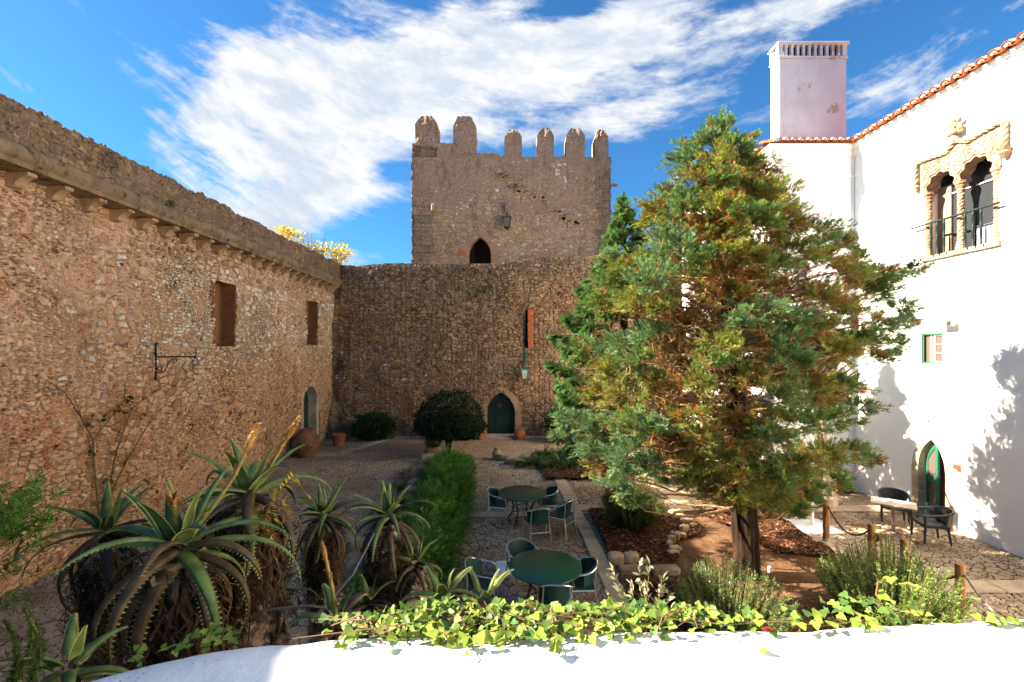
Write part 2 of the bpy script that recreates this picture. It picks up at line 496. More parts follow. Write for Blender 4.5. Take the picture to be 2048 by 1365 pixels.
def niche_mat():
    t = NT('brick_lining'); co = t.co(); s = t.sep(co)
    bv = t.n('TexBrick', {'Color1': (*lin(158, 96, 62), 1), 'Color2': (*lin(124, 76, 50), 1), 'Mortar': (*lin(120, 86, 60), 1), 'Scale': 1.0, 'Mortar Size': .012, 'Brick Width': .24, 'Row Height': .06})
    w = t.vmath('SCALE', t.vmath('SUBTRACT', t.noise(co, 5, 2, .5, 'Color'), (.5, .5, .5)), .05)
    q = t.sep(t.vmath('ADD', co, w))
    t.set(bv, 'Vector', t.comb(t.math('ADD', q[0], q[1]), q[2], 0.0))
    c = t.mix(t.rng(t.noise(co, 3.0, 4, .6), .40, .55, 0, .85), bv.outputs[0], lin(126, 92, 64))
    return t.pbr(c, .95, t.bump(t.math('ADD', bv.outputs['Fac'], t.math('MULTIPLY', t.noise(co, 12, 4), 1.6)), .8, .03), 0, .1)
M['niche'] = niche_mat()

# white plaster
def plaster(name, base, stain, amt=.3, patch=0.0, spots=0.0):
    t = NT(name); co = t.co()
    n = t.noise(co, .9, 5, .6)
    c = t.mix(t.rng(n, .35, .75, 0, amt), base, stain)
    c = t.mix(t.rng(t.noise(t.vmath('MULTIPLY', co, (3, 3, .35)), 1.0, 4, .65), .55, .75, 0, amt), c, stain)
    if patch:
        pm = t.rng(t.noise(t.vmath('MULTIPLY', co, (1.2, 1.2, .75)), 1.35, 5, .55), .615, .625)
        c = t.mix(t.math('MULTIPLY', pm, patch), c, lin(176, 166, 152))
    if spots:
        sp = t.math('MULTIPLY', t.rng(t.noise(co, 70, 3, .6), .6, .7), t.rng(t.noise(co, 4, 4, .6), .42, .62))
        c = t.mix(t.math('MULTIPLY', sp, spots), c, lin(150, 116, 84))
    h = t.math('ADD', t.math('MULTIPLY', t.noise(co, 3.0, 4, .55), 2.0), t.noise(co, 34, 4, .6))
    return t.pbr(c, .85, t.bump(h, .28, .012), 0, .15)
M['plaster'] = plaster('limewash_plaster', (.83, .82, .79), (.74, .72, .68), .25)
M['plaster_chimney'] = plaster('weathered_chimney_plaster', (.62, .645, .70), (.42, .42, .46), .6, .9)
M['plaster_low'] = plaster('foreground_plaster', (.80, .78, .74), (.50, .46, .40), .6, 0, .9)

def tile_mat():
    t = NT('clay_roof_tile'); co = t.co()
    c = t.ramp(t.noise(co, 2.6, 4, .7), [(.25, lin(142, 66, 26)), (.5, lin(156, 78, 34)), (.75, lin(122, 56, 26))])
    c = t.mix(t.rng(t.noise(co, 9, 5, .7), .56, .74, 0, .6), c, lin(160, 116, 80))
    return t.pbr(c, .85, t.bump(t.noise(co, 40, 4), .3, .006), 0, .2)
M['tile'] = tile_mat()
M['tile_old'] = dressed('old_roof_tile', lin(150, 116, 92), lin(128, 100, 82), lin(96, 86, 76))
M['mortar_white'] = simple('tile_end_mortar', (.5, .46, .41), .9, bump=.4, nscale=9)

# ground
def pavement():
    t = NT('crazy_paving'); co = t.co()
    wx = t.vmath('SUBTRACT', t.noise(co, 1.6, 2, .5, 'Color', dims='2D'), (.5, .5, .5))
    w2 = t.vmath('SUBTRACT', t.noise(co, 11.0, 2, .5, 'Color', dims='2D'), (.5, .5, .5))
    p = t.vmath('ADD', t.vmath('ADD', co, t.vmath('SCALE', wx, .3)), t.vmath('SCALE', w2, .05))
    p1 = t.vmath('MULTIPLY', p, (5.6, 6.2, 1))
    v1 = t.voro(p1, 1.0, 'F1', 1.0, '2D'); e1 = t.voro(p1, 1.0, 'DISTANCE_TO_EDGE', 1.0, '2D').outputs['Distance']
    v2 = t.voro(p1, 1.75, 'F1', 1.0, '2D'); e2 = t.voro(p1, 1.75, 'DISTANCE_TO_EDGE', 1.0, '2D').outputs['Distance']
    zone = t.rng(t.noise(co, .7, 2, .5, dims='2D'), .47, .56)
    cell = t.mix(zone, v1.outputs['Color'], v2.outputs['Color']); edge = t.mixf(zone, e1, e2)
    cr, cg, cb = t.sepc(cell)[0:3]
    j = t.rng(t.noise(co, 1.3, 3, .6, dims='2D'), .3, .7, .03, .085)
    stone = t.rng(edge, t.math('MULTIPLY', j, .5), t.math('ADD', j, .035))
    fine = t.noise(co, 30, 5, .65)
    col = t.ramp(cr, [(0, lin(142, 120, 96)), (.3, lin(168, 146, 118)), (.6, lin(154, 136, 117)), (.85, lin(180, 156, 124)), (1, lin(134, 108, 82))])
    g = t.rng(fine, .25, .75, .7, 1.2)
    col = t.mix(1.0, col, t.comb(g, g, g), 'MULTIPLY')
    jc = t.mix(t.rng(t.noise(co, .9, 4, .6, dims='2D'), .5, .68), (.10, .07, .045, 1), (.075, .08, .03, 1))
    c = t.mix(stone, jc, col)
    dirt = t.rng(t.noise(co, .55, 5, .62, dims='2D'), .5, .72, 0, .55)
    c = t.mix(dirt, c, lin(112, 88, 64))
    far = t.rng(t.sep(co)[1], 17.6, 18.2)
    c = t.mix(t.math('MULTIPLY', far, .35), c, lin(176, 140, 108))
    h = t.math('ADD', t.math('MULTIPLY', stone, t.math('ADD', t.math('MULTIPLY', cg, .45), .6)), t.math('MULTIPLY', fine, .18))
    t.disp(h, .036, .8)
    return t.pbr(c, .85, None, 0, .2)
M['pavement'] = pavement()
def mulch():
    t = NT('bark_mulch'); co = t.co()
    w = t.vmath('SCALE', t.vmath('SUBTRACT', t.noise(co, 9, 2, .5, 'Color'), (.5, .5, .5)), .12)
    p = t.vmath('MULTIPLY', t.vmath('ADD', co, w), (22, 34, 20))
    v = t.voro(p, 1.0, 'F1', 1.0)
    cr = t.sepc(v.outputs['Color'])[0]
    c = t.ramp(cr, [(0, lin(36, 20, 12)), (.4, lin(62, 36, 22)), (.7, lin(86, 52, 32)), (.92, lin(114, 76, 50)), (1, lin(160, 132, 106))])
    h = t.math('ADD', t.math('MULTIPLY', v.outputs['Distance'], -1.0), t.math('ADD', t.sepc(v.outputs['Color'])[1], t.math('MULTIPLY', t.noise(co, 2.5, 3), 3.0)))
    t.disp(h, .035, 1.0)
    return t.pbr(c, .95, None, 0, .1)
M['mulch'] = mulch()
def soil():
    t = NT('dry_earth'); co = t.co()
    c = t.ramp(t.noise(co, 1.6, 6, .7), [(.3, lin(66, 44, 29)), (.5, lin(94, 67, 46)), (.7, lin(120, 90, 66))])
    c = t.mix(t.rng(t.noise(co, 36, 3, .6), .55, .68, 0, .7), c, lin(84, 56, 36))
    c = t.mix(t.rng(t.noise(co, 50, 3, .6), .66, .72, 0, .7), c, lin(190, 164, 130))
    h = t.math('ADD', t.noise(co, 18, 5, .65), t.math('MULTIPLY', t.noise(co, 1.5, 3), 2.5))
    t.disp(h, .03, 1.5)
    return t.pbr(c, .95, None, 0, .1)
M['soil'] = soil()
def slab():
    t = NT('kerb_slab_stone'); co = t.co()
    c = t.ramp(t.noise(co, 2.4, 6, .65), [(.3, lin(158, 136, 110)), (.55, lin(184, 162, 134)), (.75, lin(142, 118, 92))])
    c = t.mix(t.rng(t.noise(co, 1.1, 5, .65), .55, .7, 0, .6), c, lin(98, 84, 62))
    c = t.mix(t.rng(t.noise(co, 70, 2), .58, .72, 0, .4), c, lin(110, 92, 72))
    return t.pbr(c, .88, t.bump(t.noise(co, 26, 5, .65), .5, .012), 0, .18)
M['slab'] = slab()

# foliage: colour comes from the mesh
def leafmat(name, trans=.3, rough=.55, spec=.25, sat=1.0, nz=.25, nscale=30):
    t = NT(name)
    a = t.n('Attribute', attribute_name='Col').outputs['Color']
    g = t.rng(t.noise(t.co(), nscale, 2), .3, .7, 1 - nz, 1 + nz)
    c = t.mix(1.0, a, t.comb(g, g, g), 'MULTIPLY')
    return t.pbr(c, rough, None, 0, spec, trans=(trans, t.mix(1.0, c, (1.15, 1.2, .7, 1), 'MULTIPLY')))
M['leaf'] = leafmat('leaf_blades')
M['needles'] = leafmat('conifer_sprays', .34, .65, .15)
M['aloe'] = leafmat('aloe_flesh', .10, .55, .22, nz=.3, nscale=14)
M['ivy'] = leafmat('ivy_leaves', .35, .5, .2, nz=.12)
M['dry'] = leafmat('dry_leaf', .12, .85, .1)
M['flower'] = leafmat('flower_buds', .15, .6, .25)
def bark(name, c0, c1, c2, sc=(9, 9, 1.4)):
    t = NT(name); co = t.co()
    p = t.vmath('MULTIPLY', co, sc)
    n = t.noise(p, 1.6, 5, .65)
    c = t.ramp(n, [(.3, c0), (.5, c1), (.72, c2)])
    return t.pbr(c, .95, t.bump(n, 1.0, .05), 0, .1)
M['bark'] = bark('fissured_bark', lin(20, 14, 10), lin(42, 30, 22), lin(70, 52, 37))
M['twig'] = bark('dead_twig', lin(96, 70, 48), lin(136, 106, 76), lin(170, 140, 104), (6, 6, 6))
M['stem'] = bark('green_brown_stem', lin(70, 54, 34), lin(104, 84, 52), lin(128, 108, 70), (6, 6, 6))
M['aloe_trunk'] = bark('scaly_aloe_stem', lin(78, 58, 42), lin(138, 110, 84), lin(178, 152, 122), (10, 10, 16))

# manufactured
M['door_green'] = simple('dark_green_paint', lin(14, 42, 36), .45, bump=.15, nscale=5, amt=.3)
M['door_green_lit'] = simple('green_joinery_paint', lin(34, 92, 72), .4, bump=.1, nscale=5, amt=.15)
M['table_green'] = simple('green_enamel', lin(14, 66, 48), .32, spec=.5, bump=.05, amt=.12, nscale=3)
M['wicker_green'] = simple('dark_green_weave', lin(20, 56, 50), .55, bump=.8, bscale=160, bdist=.006, amt=.35, nscale=70)
M['alu'] = simple('brushed_aluminium', (.72, .72, .72), .28, 1.0, bump=.05, amt=.08)
M['black_wicker'] = simple('black_weave', lin(40, 40, 42), .5, bump=.9, bscale=150, bdist=.006, amt=.4, nscale=80)
M['white_metal'] = simple('white_coated_metal', (.7, .7, .68), .4, bump=.05, amt=.06)
M['beige_top'] = simple('pale_table_laminate', lin(176, 156, 140), .4, amt=.05, bump=.03)
M['taupe_metal'] = simple('taupe_coated_metal', lin(136, 116, 98), .45, amt=.1, bump=.05)
M['terracotta'] = simple('terracotta', lin(150, 92, 58), .85, nscale=6, amt=.4, bump=.5, bscale=18, bdist=.012)
M['terracotta_old'] = simple('aged_terracotta', lin(124, 82, 54), .9, nscale=4, amt=.5, bump=.6, bscale=14, bdist=.02)
M['iron'] = simple('dark_green_iron', lin(26, 40, 38), .5, .3, amt=.3, bump=.3)
M['verdigris'] = simple('painted_lantern_metal', lin(38, 96, 78), .45, .2, amt=.25, bump=.15)
M['rust'] = simple('rusty_iron', lin(70, 42, 30), .8, .2, amt=.4, bump=.4)
M['post'] = bark('weathered_post_wood', lin(112, 76, 44), lin(160, 114, 68), lin(186, 142, 92), (14, 14, 1.2))
M['rope'] = simple('black_rope', lin(40, 38, 36), .8, amt=.4, bump=.9, bscale=120, bdist=.01)
M['rope_grey'] = simple('grey_rope', lin(126, 118, 108), .8, amt=.3, bump=.9, bscale=120, bdist=.01)
M['canvas'] = simple('beige_canvas', lin(206, 184, 158), .9, amt=.08, bump=.3, bscale=24, bdist=.01)
M['dark'] = simple('dark_interior', (.018, .016, .014), .9, amt=.3)
M['plaque'] = simple('copper_plaque', lin(176, 98, 44), .5, amt=.1)
M['red_sign'] = simple('red_sign_face', lin(196, 58, 40), .45, amt=.08, bump=.02)
M['sign_white'] = simple('sign_lettering', (.85, .82, .78), .5, amt=.03, bump=0)
M['grey_plastic'] = simple('grey_plastic', lin(150, 146, 140), .5, amt=.1)
M['wood_dark'] = bark('dark_wood', lin(36, 26, 20), lin(58, 40, 30), lin(76, 54, 40), (8, 8, 1.5))
def glass(name, col, rough=.04):
    t = NT(name)
    return t.pbr(col, rough, t.bump(t.noise(t.co(), 1.6, 2), .03, .05), 0, .9)
M['glass_dark'] = glass('window_glass', (.03, .032, .036))
M['glass_curtain'] = glass('curtained_glass', lin(92, 80, 70), .12)
M['lamp_glass'] = simple('milky_lantern_glass', lin(206, 208, 190), .25, amt=.08, bump=.02)
M['skin'] = simple('skin', lin(206, 140, 112), .55, amt=.06, bump=.05)
M['hair'] = simple('white_hair', lin(206, 198, 190), .7, amt=.15, bump=.5)
def shirt():
    t = NT('patterned_shirt'); co = t.co()
    v = t.voro(co, 26, 'F1', 1.0)
    c = t.mix(t.rng(t.sepc(v.outputs['Color'])[0], .5, .56), lin(232, 230, 240), lin(52, 56, 92))
    return t.pbr(c, .8, None, 0, .2)
M['shirt'] = shirt()
M['trousers'] = simple('dark_trousers', lin(52, 54, 66), .8, amt=.2)
# ---------------------------------------------------------------- camera, sun, sky
cam = bpy.data.cameras.new('camera'); co_ = bpy.data.objects.new('camera', cam); COL.objects.link(co_)
co_.location = (0, 0, H); co_.rotation_euler = (R(90), 0, 0)
cam.sensor_width = 36; cam.lens = 36 * FPX / 2048
cam.shift_x = (1024 - CX) / 2048; cam.shift_y = (CY - 682.5) / 2048
cam.clip_start = .05; cam.clip_end = 3000
scene.camera = co_

SUN = Vector((-1, .085, .68)).normalized()
elev = math.asin(SUN.z); az = math.atan2(SUN.x, SUN.y)
sl = bpy.data.lights.new('sun', 'SUN'); sl.energy = 5.0; sl.angle = R(.5); sl.color = (1, .89, .72)
so = bpy.data.objects.new('sun', sl); COL.objects.link(so)
so.rotation_euler = SUN.to_track_quat('Z', 'Y').to_euler(); so.location = (-30, 5, 40)

w = bpy.data.worlds.new('World'); scene.world = w; w.use_nodes = True
wt = NT.__new__(NT); wt.t = w.node_tree; wt.m = w; wt.t.nodes.clear()
wo = wt.t.nodes.new('ShaderNodeOutputWorld')
sky = wt.n('TexSky', sky_type='NISHITA', sun_disc=False, sun_elevation=elev, sun_rotation=az, altitude=80, air_density=1.0, dust_density=.35, ozone_density=2.5)
d = wt.co('Generated'); s_ = wt.sep(d)
dy = wt.math('MAXIMUM', s_[1], .06)
gx = wt.math('DIVIDE', s_[0], dy); gy = wt.math('DIVIDE', s_[2], dy)
# cirrus: streaks that fan out of a point above the horizon
fx, fy = (1000 - CX) / FPX, (CY - 480) / FPX
ux = wt.math('SUBTRACT', gx, fx); uy = wt.math('SUBTRACT', gy, fy)
warp = wt.n('TexNoise', {'Vector': wt.comb(gx, gy, 0.0), 'Scale': 2.2, 'Detail': 4, 'Roughness': .6})
wc = wt.sepc(warp.outputs['Color'])
ux2 = wt.math('ADD', ux, wt.math('MULTIPLY', wt.math('SUBTRACT', wc[0], .5), .09))
uy2 = wt.math('ADD', uy, wt.math('MULTIPLY', wt.math('SUBTRACT', wc[1], .5), .09))
ang = wt.math('ARCTAN2', uy2, ux2); rad = wt.vmath('LENGTH', wt.comb(ux2, uy2, 0.0))
vv = wt.math('SUBTRACT', wt.math('ADD', gy, wt.math('MULTIPLY', wt.math('SUBTRACT', wc[1], .5), .10)), wt.math('MULTIPLY', wt.math('MULTIPLY', wt.math('SUBTRACT', gx, .145), wt.math('SUBTRACT', gx, .145)), .364))
gw = wt.math('ADD', gx, wt.math('MULTIPLY', wt.math('SUBTRACT', wc[0], .5), .12))
streak = wt.noise(wt.comb(wt.math('MULTIPLY', vv, 8.0), wt.math('MULTIPLY', gw, 2.2), 3.1), 1.0, 8, .62)
puff = wt.noise(wt.comb(wt.math('MULTIPLY', gx, 3.0), wt.math('MULTIPLY', gy, 5.0), 1.7), 1.7, 8, .66, dist=.2)
fibre = wt.noise(wt.comb(wt.math('MULTIPLY', vv, 14.0), wt.math('MULTIPLY', gw, 4.0), 9.0), 1.8, 6, .65)
def blob(px, py, rx, ry, ang_=0.0, amp=1.0):
    cx_, cy_ = (px - CX) / FPX, (CY - py) / FPX
    a = wt.math('SUBTRACT', gx, cx_); b = wt.math('SUBTRACT', gy, cy_)
    c, s = math.cos(ang_), math.sin(ang_)
    p = wt.math('DIVIDE', wt.math('ADD', wt.math('MULTIPLY', a, c), wt.math('MULTIPLY', b, s)), rx / FPX)
    q = wt.math('DIVIDE', wt.math('SUBTRACT', wt.math('MULTIPLY', b, c), wt.math('MULTIPLY', a, s)), ry / FPX)
    r2 = wt.math('ADD', wt.math('MULTIPLY', p, p), wt.math('MULTIPLY', q, q))
    return wt.math('MULTIPLY', wt.math('EXPONENT', wt.math('MULTIPLY', r2, -1.0)), amp)
blobs = [(620, 250, 290, 200, 0, .64), (880, 130, 420, 130, .12, .62), (1180, 60, 430, 90, .22, .42), (610, 400, 220, 70, .25, .5), (1330, 190, 280, 45, .3, .42),
         (1880, 165, 320, 50, .28, .5), (1560, 30, 380, 40, .2, .42), (520, 120, 160, 70, -.5, .22), (760, 380, 110, 50, .35, .12), (1560, 210, 160, 30, .35, .22)]
m = None
for b in blobs:
    v = blob(*b); m = v if m is None else wt.math('ADD', m, v)
hole = blob(800, 345, 60, 26, .1, .5)
m = wt.math('SUBTRACT', m, hole)
hole = blob(1110, 20, 150, 26, .25, .35); m = wt.math('SUBTRACT', m, hole)
tex = wt.math('ADD', wt.math('MULTIPLY', wt.math('SUBTRACT', streak, .5), 1.9), wt.math('ADD', wt.math('MULTIPLY', wt.math('SUBTRACT', puff, .5), 1.0), wt.math('MULTIPLY', wt.math('SUBTRACT', fibre, .5), .45)))
dens = wt.rng(wt.math('ADD', m, tex), .24, .72)
dens = wt.math('MULTIPLY', dens, wt.rng(s_[2], .0, .06))
deep = wt.mix(1.0, sky.outputs[0], (.20, .47, .655, 1), 'MULTIPLY')
body = wt.noise(wt.comb(wt.math('MULTIPLY', vv, 7.0), wt.math('MULTIPLY', gw, 3.0), 5.5), 1.8, 7, .65)
clc = wt.mix(wt.rng(body, .36, .60), (2.15, 2.4, 2.8, 1), (3.1, 3.12, 3.16, 1))
cl = wt.mix(dens, deep, clc)
bg = wt.n('Background', {'Color': cl, 'Strength': .05})
wt.t.links.new(bg.outputs[0], wo.inputs['Surface'])

vs = scene.view_settings
scene.display_settings.display_device = 'sRGB'
vs.view_transform = 'Standard'; vs.look = 'None'; vs.gamma = 1; vs.exposure = 2.7
vs.use_curve_mapping = False
cy = scene.cycles
cy.use_denoising = True
try: cy.denoiser = 'OPENIMAGEDENOISE'; cy.denoising_input_passes = 'RGB_ALBEDO_NORMAL'
except Exception: pass
cy.max_bounces = 7; cy.diffuse_bounces = 5; cy.glossy_bounces = 2; cy.transmission_bounces = 3; cy.transparent_max_bounces = 4
cy.caustics_reflective = False; cy.caustics_refractive = False
cy.sample_clamp_indirect = 6
# ---------------------------------------------------------------- ground
XL, XR, YB = -8.57, 10.37, 22.1
gd = np.array([(-600, -600, -.06), (600, -600, -.06), (600, 900, -.06), (-600, 900, -.06)])
tag(np_obj('ground', gd, [(0, 1, 2, 3)], M['soil']), kind='structure')
def ground_h(X, Y):
    return np.zeros_like(X)
def sheet(name, xs, ys, mat, z=0.0, hf=None):
    X, Y = np.meshgrid(xs, ys, indexing='ij')
    Z = np.full_like(X, z) + (hf(X, Y) if hf is not None else 0)
    o = np_obj(name, np.stack([X, Y, Z], -1).reshape(-1, 3), grid_faces(len(xs), len(ys)), mat, smooth=True)
    return tag(o, kind='structure')
sheet('pavement', lines((-9.2, -2.6, .04), (-2.6, 10.6, .028)), lines((-3, 5, .4), (5, 9, .024), (9, 14, .034), (14, 22.3, .055)), M['pavement'],
      hf=lambda X, Y: .012 * vnoise2(X * .6 + 40, Y * .6 + 40, 5, 2))
# planted bed: dark bark mulch on one side of the stones, dry earth on the other
def inside(X, Y, poly):
    x, y = np.array([p[0] for p in poly]), np.array([p[1] for p in poly])
    c = np.zeros(X.shape, bool); j = len(poly) - 1
    for i in range(len(poly)):
        k = ((y[i] > Y) != (y[j] > Y)) & (X < (x[j] - x[i]) * (Y - y[i]) / (y[j] - y[i] + 1e-12) + x[i]); c ^= k; j = i
    return c
def bed(name, poly, mat, z, step=.03, mound=.05, seed=1):
    x0, x1 = min(p[0] for p in poly), max(p[0] for p in poly); y0, y1 = min(p[1] for p in poly), max(p[1] for p in poly)
    xs = np.arange(x0, x1 + step, step); ys = np.arange(y0, y1 + step, step)
    X, Y = np.meshgrid(xs, ys, indexing='ij')
    Z = z + mound * (.5 + .5 * vnoise2(X * .9 + 20, Y * .9 + 20, seed, 3))
    F = grid_faces(len(xs), len(ys))
    xc = X.ravel()[F].mean(1); yc = Y.ravel()[F].mean(1)
    jit = .05 * vnoise2(xc * 4 + 9, yc * 4 + 9, seed + 3, 2)
    F = F[inside(xc + jit, yc - jit, poly)]
    o = np_obj(name, np.stack([X, Y, Z], -1).reshape(-1, 3), F, mat, smooth=True)
    return tag(o, kind='structure')
bed('earth_bed', [(2.02, 5.6), (6.6, 5.6), (6.62, 11.75), (2.02, 11.75)], M['soil'], .02, mound=.04)
bed('mulch_bed', [(2.02, 8.75), (3.0, 8.7), (3.4, 9.0), (3.35, 9.5), (3.62, 9.95), (4.2, 10.15), (4.45, 10.5), (4.35, 11.2), (4.3, 11.75), (2.02, 11.75)], M['mulch'], .05, mound=.06, seed=2)
bed('mulch_bed', [(4.85, 11.75), (4.9, 11.0), (5.25, 10.4), (5.3, 9.6), (5.5, 9.25), (6.2, 9.05), (6.62, 9.1), (6.62, 11.75)], M['mulch'], .05, mound=.07, seed=3)
bed('mulch_bed', [(2.05, 6.0), (3.6, 6.0), (3.4, 8.0), (2.1, 8.15)], M['mulch'], .05, mound=.05, seed=4)
bed('mulch_bed', [(1.2, 14.6), (3.9, 14.6), (4.0, 18.2), (.9, 18.2)], M['mulch'], .04, mound=.06, seed=5)
bed('mulch_bed', [(4.9, 14.4), (10.2, 13.2), (10.2, 16.4), (4.9, 17.4)], M['mulch'], .04, mound=.06, seed=6)
bed('earth_bed', [(-2.7, 4.4), (-1.15, 4.4), (-1.15, 16.2), (-1.7, 17.2), (-3.3, 17.2), (-3.0, 12)], M['soil'], .04, mound=.05, seed=7)
def slabs(name, path, width, step=.7, z=.0, th=.045):
    mb = MB()
    for (a, b) in zip(path[:-1], path[1:]):
        a, b = Vector(a), Vector(b); d = (b - a); n = max(1, round(d.length / step)); u = d.normalized(); ang = math.atan2(u.y, u.x)
        for i in range(n):
            c = a + d * (i + .5) / n
            mb.box((c.x, c.y, z + .012 + rnd.uniform(-.006, .006)), (d.length / n - .012, width * rnd.uniform(.97, 1.03), th), ang + rnd.uniform(-.008, .008), bev=.008)
    return tag(mb.build(name, M['slab']), kind='structure')
slabs('kerb_strip', [(1.88, 5.2), (1.83, 8.0), (1.79, 10.0), (1.72, 11.82)], .30, .62, .01)
slabs('kerb_strip', [(1.72, 12.28), (1.62, 15.3)], .36, .75, .0)
slabs('kerb_strip', [(1.3, 12.04), (10.2, 11.95)], .42, .85, .0)
slabs('kerb_strip', [(4.72, 12.3), (4.62, 14.6)], .42, .8, .0)
slabs('kerb_strip', [(6.78, 5.3), (6.80, 11.7)], .30, .8, .0)
slabs('kerb_strip', [(7.0, 8.1), (10.2, 8.0)], .4, .8, .0)
slabs('kerb_strip', [(-2.55, 11.55), (1.5, 11.6)], .36, .8, -.008)
slabs('kerb_strip', [(-8.4, 18.15), (-6.9, 18.2), (-5.7, 21.6)], .42, .8, .0)
slabs('kerb_strip', [(-5.4, 21.75), (5.0, 21.8)], .4, .9, .0)

# ---------------------------------------------------------------- long wall on the left
LW = thing('castle_wall', 'long rubble stone wall with bracketed cornice, two bricked recesses and a corner door', 'wall', (XL, 0, 0))
fl = frame((XL, 0, 0), (0, 1, 0), (0, 0, 1), (1, 0, 0))
N1 = (13.2, 14.2, 4.30, 6.22); N2 = (19.35, 20.3, 4.42, 6.30)
DL = (18.92, 20.18, 0.0, 2.62)
def cutL(u, v):
    c = np.zeros(u.shape, bool)
    for (a, b, z0, z1) in (N1, N2): c |= (u > a) & (u < b) & (v > z0) & (v < z1)
    uc, a = (DL[0] + DL[1]) / 2, (DL[1] - DL[0]) / 2
    rise = .42
    Rr = (a * a + rise * rise) / (2 * rise)
    c |= (np.abs(u - uc) < a) & (v < np.where(True, DL[3] - rise + (np.sqrt(np.maximum(Rr * Rr - (u - uc) ** 2, 0)) - (Rr - rise)), 0))
    return c
us = np.unique(np.concatenate([lines((-4, 6.5, .25), (6.5, 11, .022), (11, 16, .03), (16, 22.2, .045)), np.array([N1[0], N1[1], N2[0], N2[1], DL[0], DL[1]])]))
vsl = np.unique(np.concatenate([lines((-.1, 7.3, .028)), np.array([N1[2], N1[3], N2[2], N2[3]])]))
bulge = lambda U, V: .05 * vnoise2(U * .35 + 30, V * .45 + 30, 8, 3)
wall_grid('masonry', us, vsl, fl, M['rubble_left'], LW, cut=cutL, wfun=bulge)
def recess(name, a, b, z0, z1, depth, fr, mat, parent, w1=.02, floor_slope=0.0):
    mb = MB()
    q = [fr(a, z0, w1), fr(b, z0, w1), fr(b, z1, w1), fr(a, z1, w1), fr(a, z0, -depth), fr(b, z0, -depth), fr(b, z1, -depth), fr(a, z1, -depth)]
    mb.add(q, [(4, 5, 6, 7), (0, 4, 7, 3), (1, 2, 6, 5), (3, 7, 6, 2), (0, 1, 5, 4)])
    o = mb.build(name, mat, parent)
    return o
for (a, b, z0, z1) in (N1, N2):
    recess('recess', a - .02, b + .02, z0 - .02, z1 + .02, .42, fl, M['niche'], LW)
# red brick edging round the recesses
for (a, b, z0, z1) in (N1, N2):
    mb = MB()
    for k in range(int((z1 - z0 - .7) / .066)):
        z = z1 - .05 - k * .066
        for (uc, sd) in ((b, 1), (a, -1)):
            L = rnd.uniform(.05, .17)
            mb.box(fl(uc + sd * (L / 2 + .004), z, .0 + rnd.uniform(-.012, .012)), (.07, L, .052), bev=.008)
    mb.build('brick_edging', M['niche'], LW)
# cornice and brackets
prof = [(-8.62, 7.22), (-8.12, 7.25), (-8.12, 7.33), (-8.05, 7.40), (-8.03, 7.47), (-8.05, 7.56), (-8.12, 7.62), (-8.20, 7.65), (-8.30, 7.68), (-8.62, 7.68)]
mb = MB(); y = -4.0
while y < 21.95:
    y2 = min(21.98, y + rnd.uniform(1.1, 1.7)); e = rnd.uniform(-.012, .012); g = .006
    V = [(px_ + (e if px_ > -8.5 else 0), yy, pz + e * .5) for yy in (y + g, (y + y2) / 2, y2 - g) for px_, pz in prof]
    n = len(prof); F = []
    for k in range(2):
        for i in range(n):
            F.append((k * n + i, k * n + (i + 1) % n, (k + 1) * n + (i + 1) % n, (k + 1) * n + i))
    F += [tuple(range(n)), tuple(2 * n + i for i in range(n))[::-1]]
    mb.add(V, F); y = y2
mb.build('cornice', M['cornice'], LW, smooth=True)
cy_ = [7.2, 7.86, 8.52, 9.19, 9.88, 10.58, 11.25, 11.9, 12.57, 13.22, 13.9, 14.56, 15.22, 15.88, 16.5, 17.1, 17.74, 18.42, 19.1, 19.8, 20.5, 21.2, 21.75]
for k, y in enumerate(cy_):
    mb = MB(); wd = .165 + rnd.uniform(-.012, .012); e = rnd.uniform(-.02, .02)
    fr = frame((0, y + e, 0), (1, 0, 0), (0, 0, 1), (0, 1, 0))
    pr = [(-8.62, 7.225), (-8.19, 7.24), (-8.19, 7.18), (-8.25, 7.165), (-8.33, 7.13), (-8.39, 7.08), (-8.42, 7.02), (-8.45, 6.995), (-8.62, 6.985)]
    mb.prism([(p[0] + (e if p[0] > -8.5 else 0), p[1]) for p in pr], -wd / 2, wd / 2, fr)
    mb.build('corbel', M['corbel'], LW)
# parapet over the cornice: front, top and back in one displaced sheet
def parapet(name, us, path, fr, mat, parent, seed, amp=.05, step=.035):
    pts = []
    for (a, b) in zip(path[:-1], path[1:]):
        n = max(1, int(math.hypot(b[0] - a[0], b[1] - a[1]) / step))
        pts += [(a[0] + (b[0] - a[0]) * i / n, a[1] + (b[1] - a[1]) * i / n) for i in range(n)]
    pts.append(path[-1]); pts = np.array(pts)
    U = us[:, None] + 0 * pts[None, :, 0]
    Wd = pts[None, :, 0] + 0 * U; V = pts[None, :, 1] + 0 * U
    zmin, zmax = pts[:, 1].min(), pts[:, 1].max()
    hh = (V - zmin) / (zmax - zmin)
    V = V + hh ** 2 * amp * (vnoise(U * 1.7 + 50, seed, 4) + .6 * vnoise2(U * 5 + 50, Wd * 5 + 50, seed + 2, 2))
    o = np.array(fr(0, 0, 0)); a = np.array(fr(1, 0, 0)) - o; b = np.array(fr(0, 1, 0)) - o; c = np.array(fr(0, 0, 1)) - o
    X = o + U[..., None] * a + V[..., None] * b + Wd[..., None] * c
    F = grid_faces(len(us), len(pts))
    if np.dot(np.cross(a, b), c) < 0: F = F[:, ::-1]
    return np_obj(name, X.reshape(-1, 3), F, mat, parent, smooth=True)
parapet('parapet', lines((-4, 6, .2), (6, 12, .03), (12, 22.6, .045)), [(.34, 7.6), (.36, 8.30), (.30, 8.37), (-.12, 8.38), (-.2, 8.30), (-.2, 7.0)], fl, M['rubble_parapet'], LW, 4)
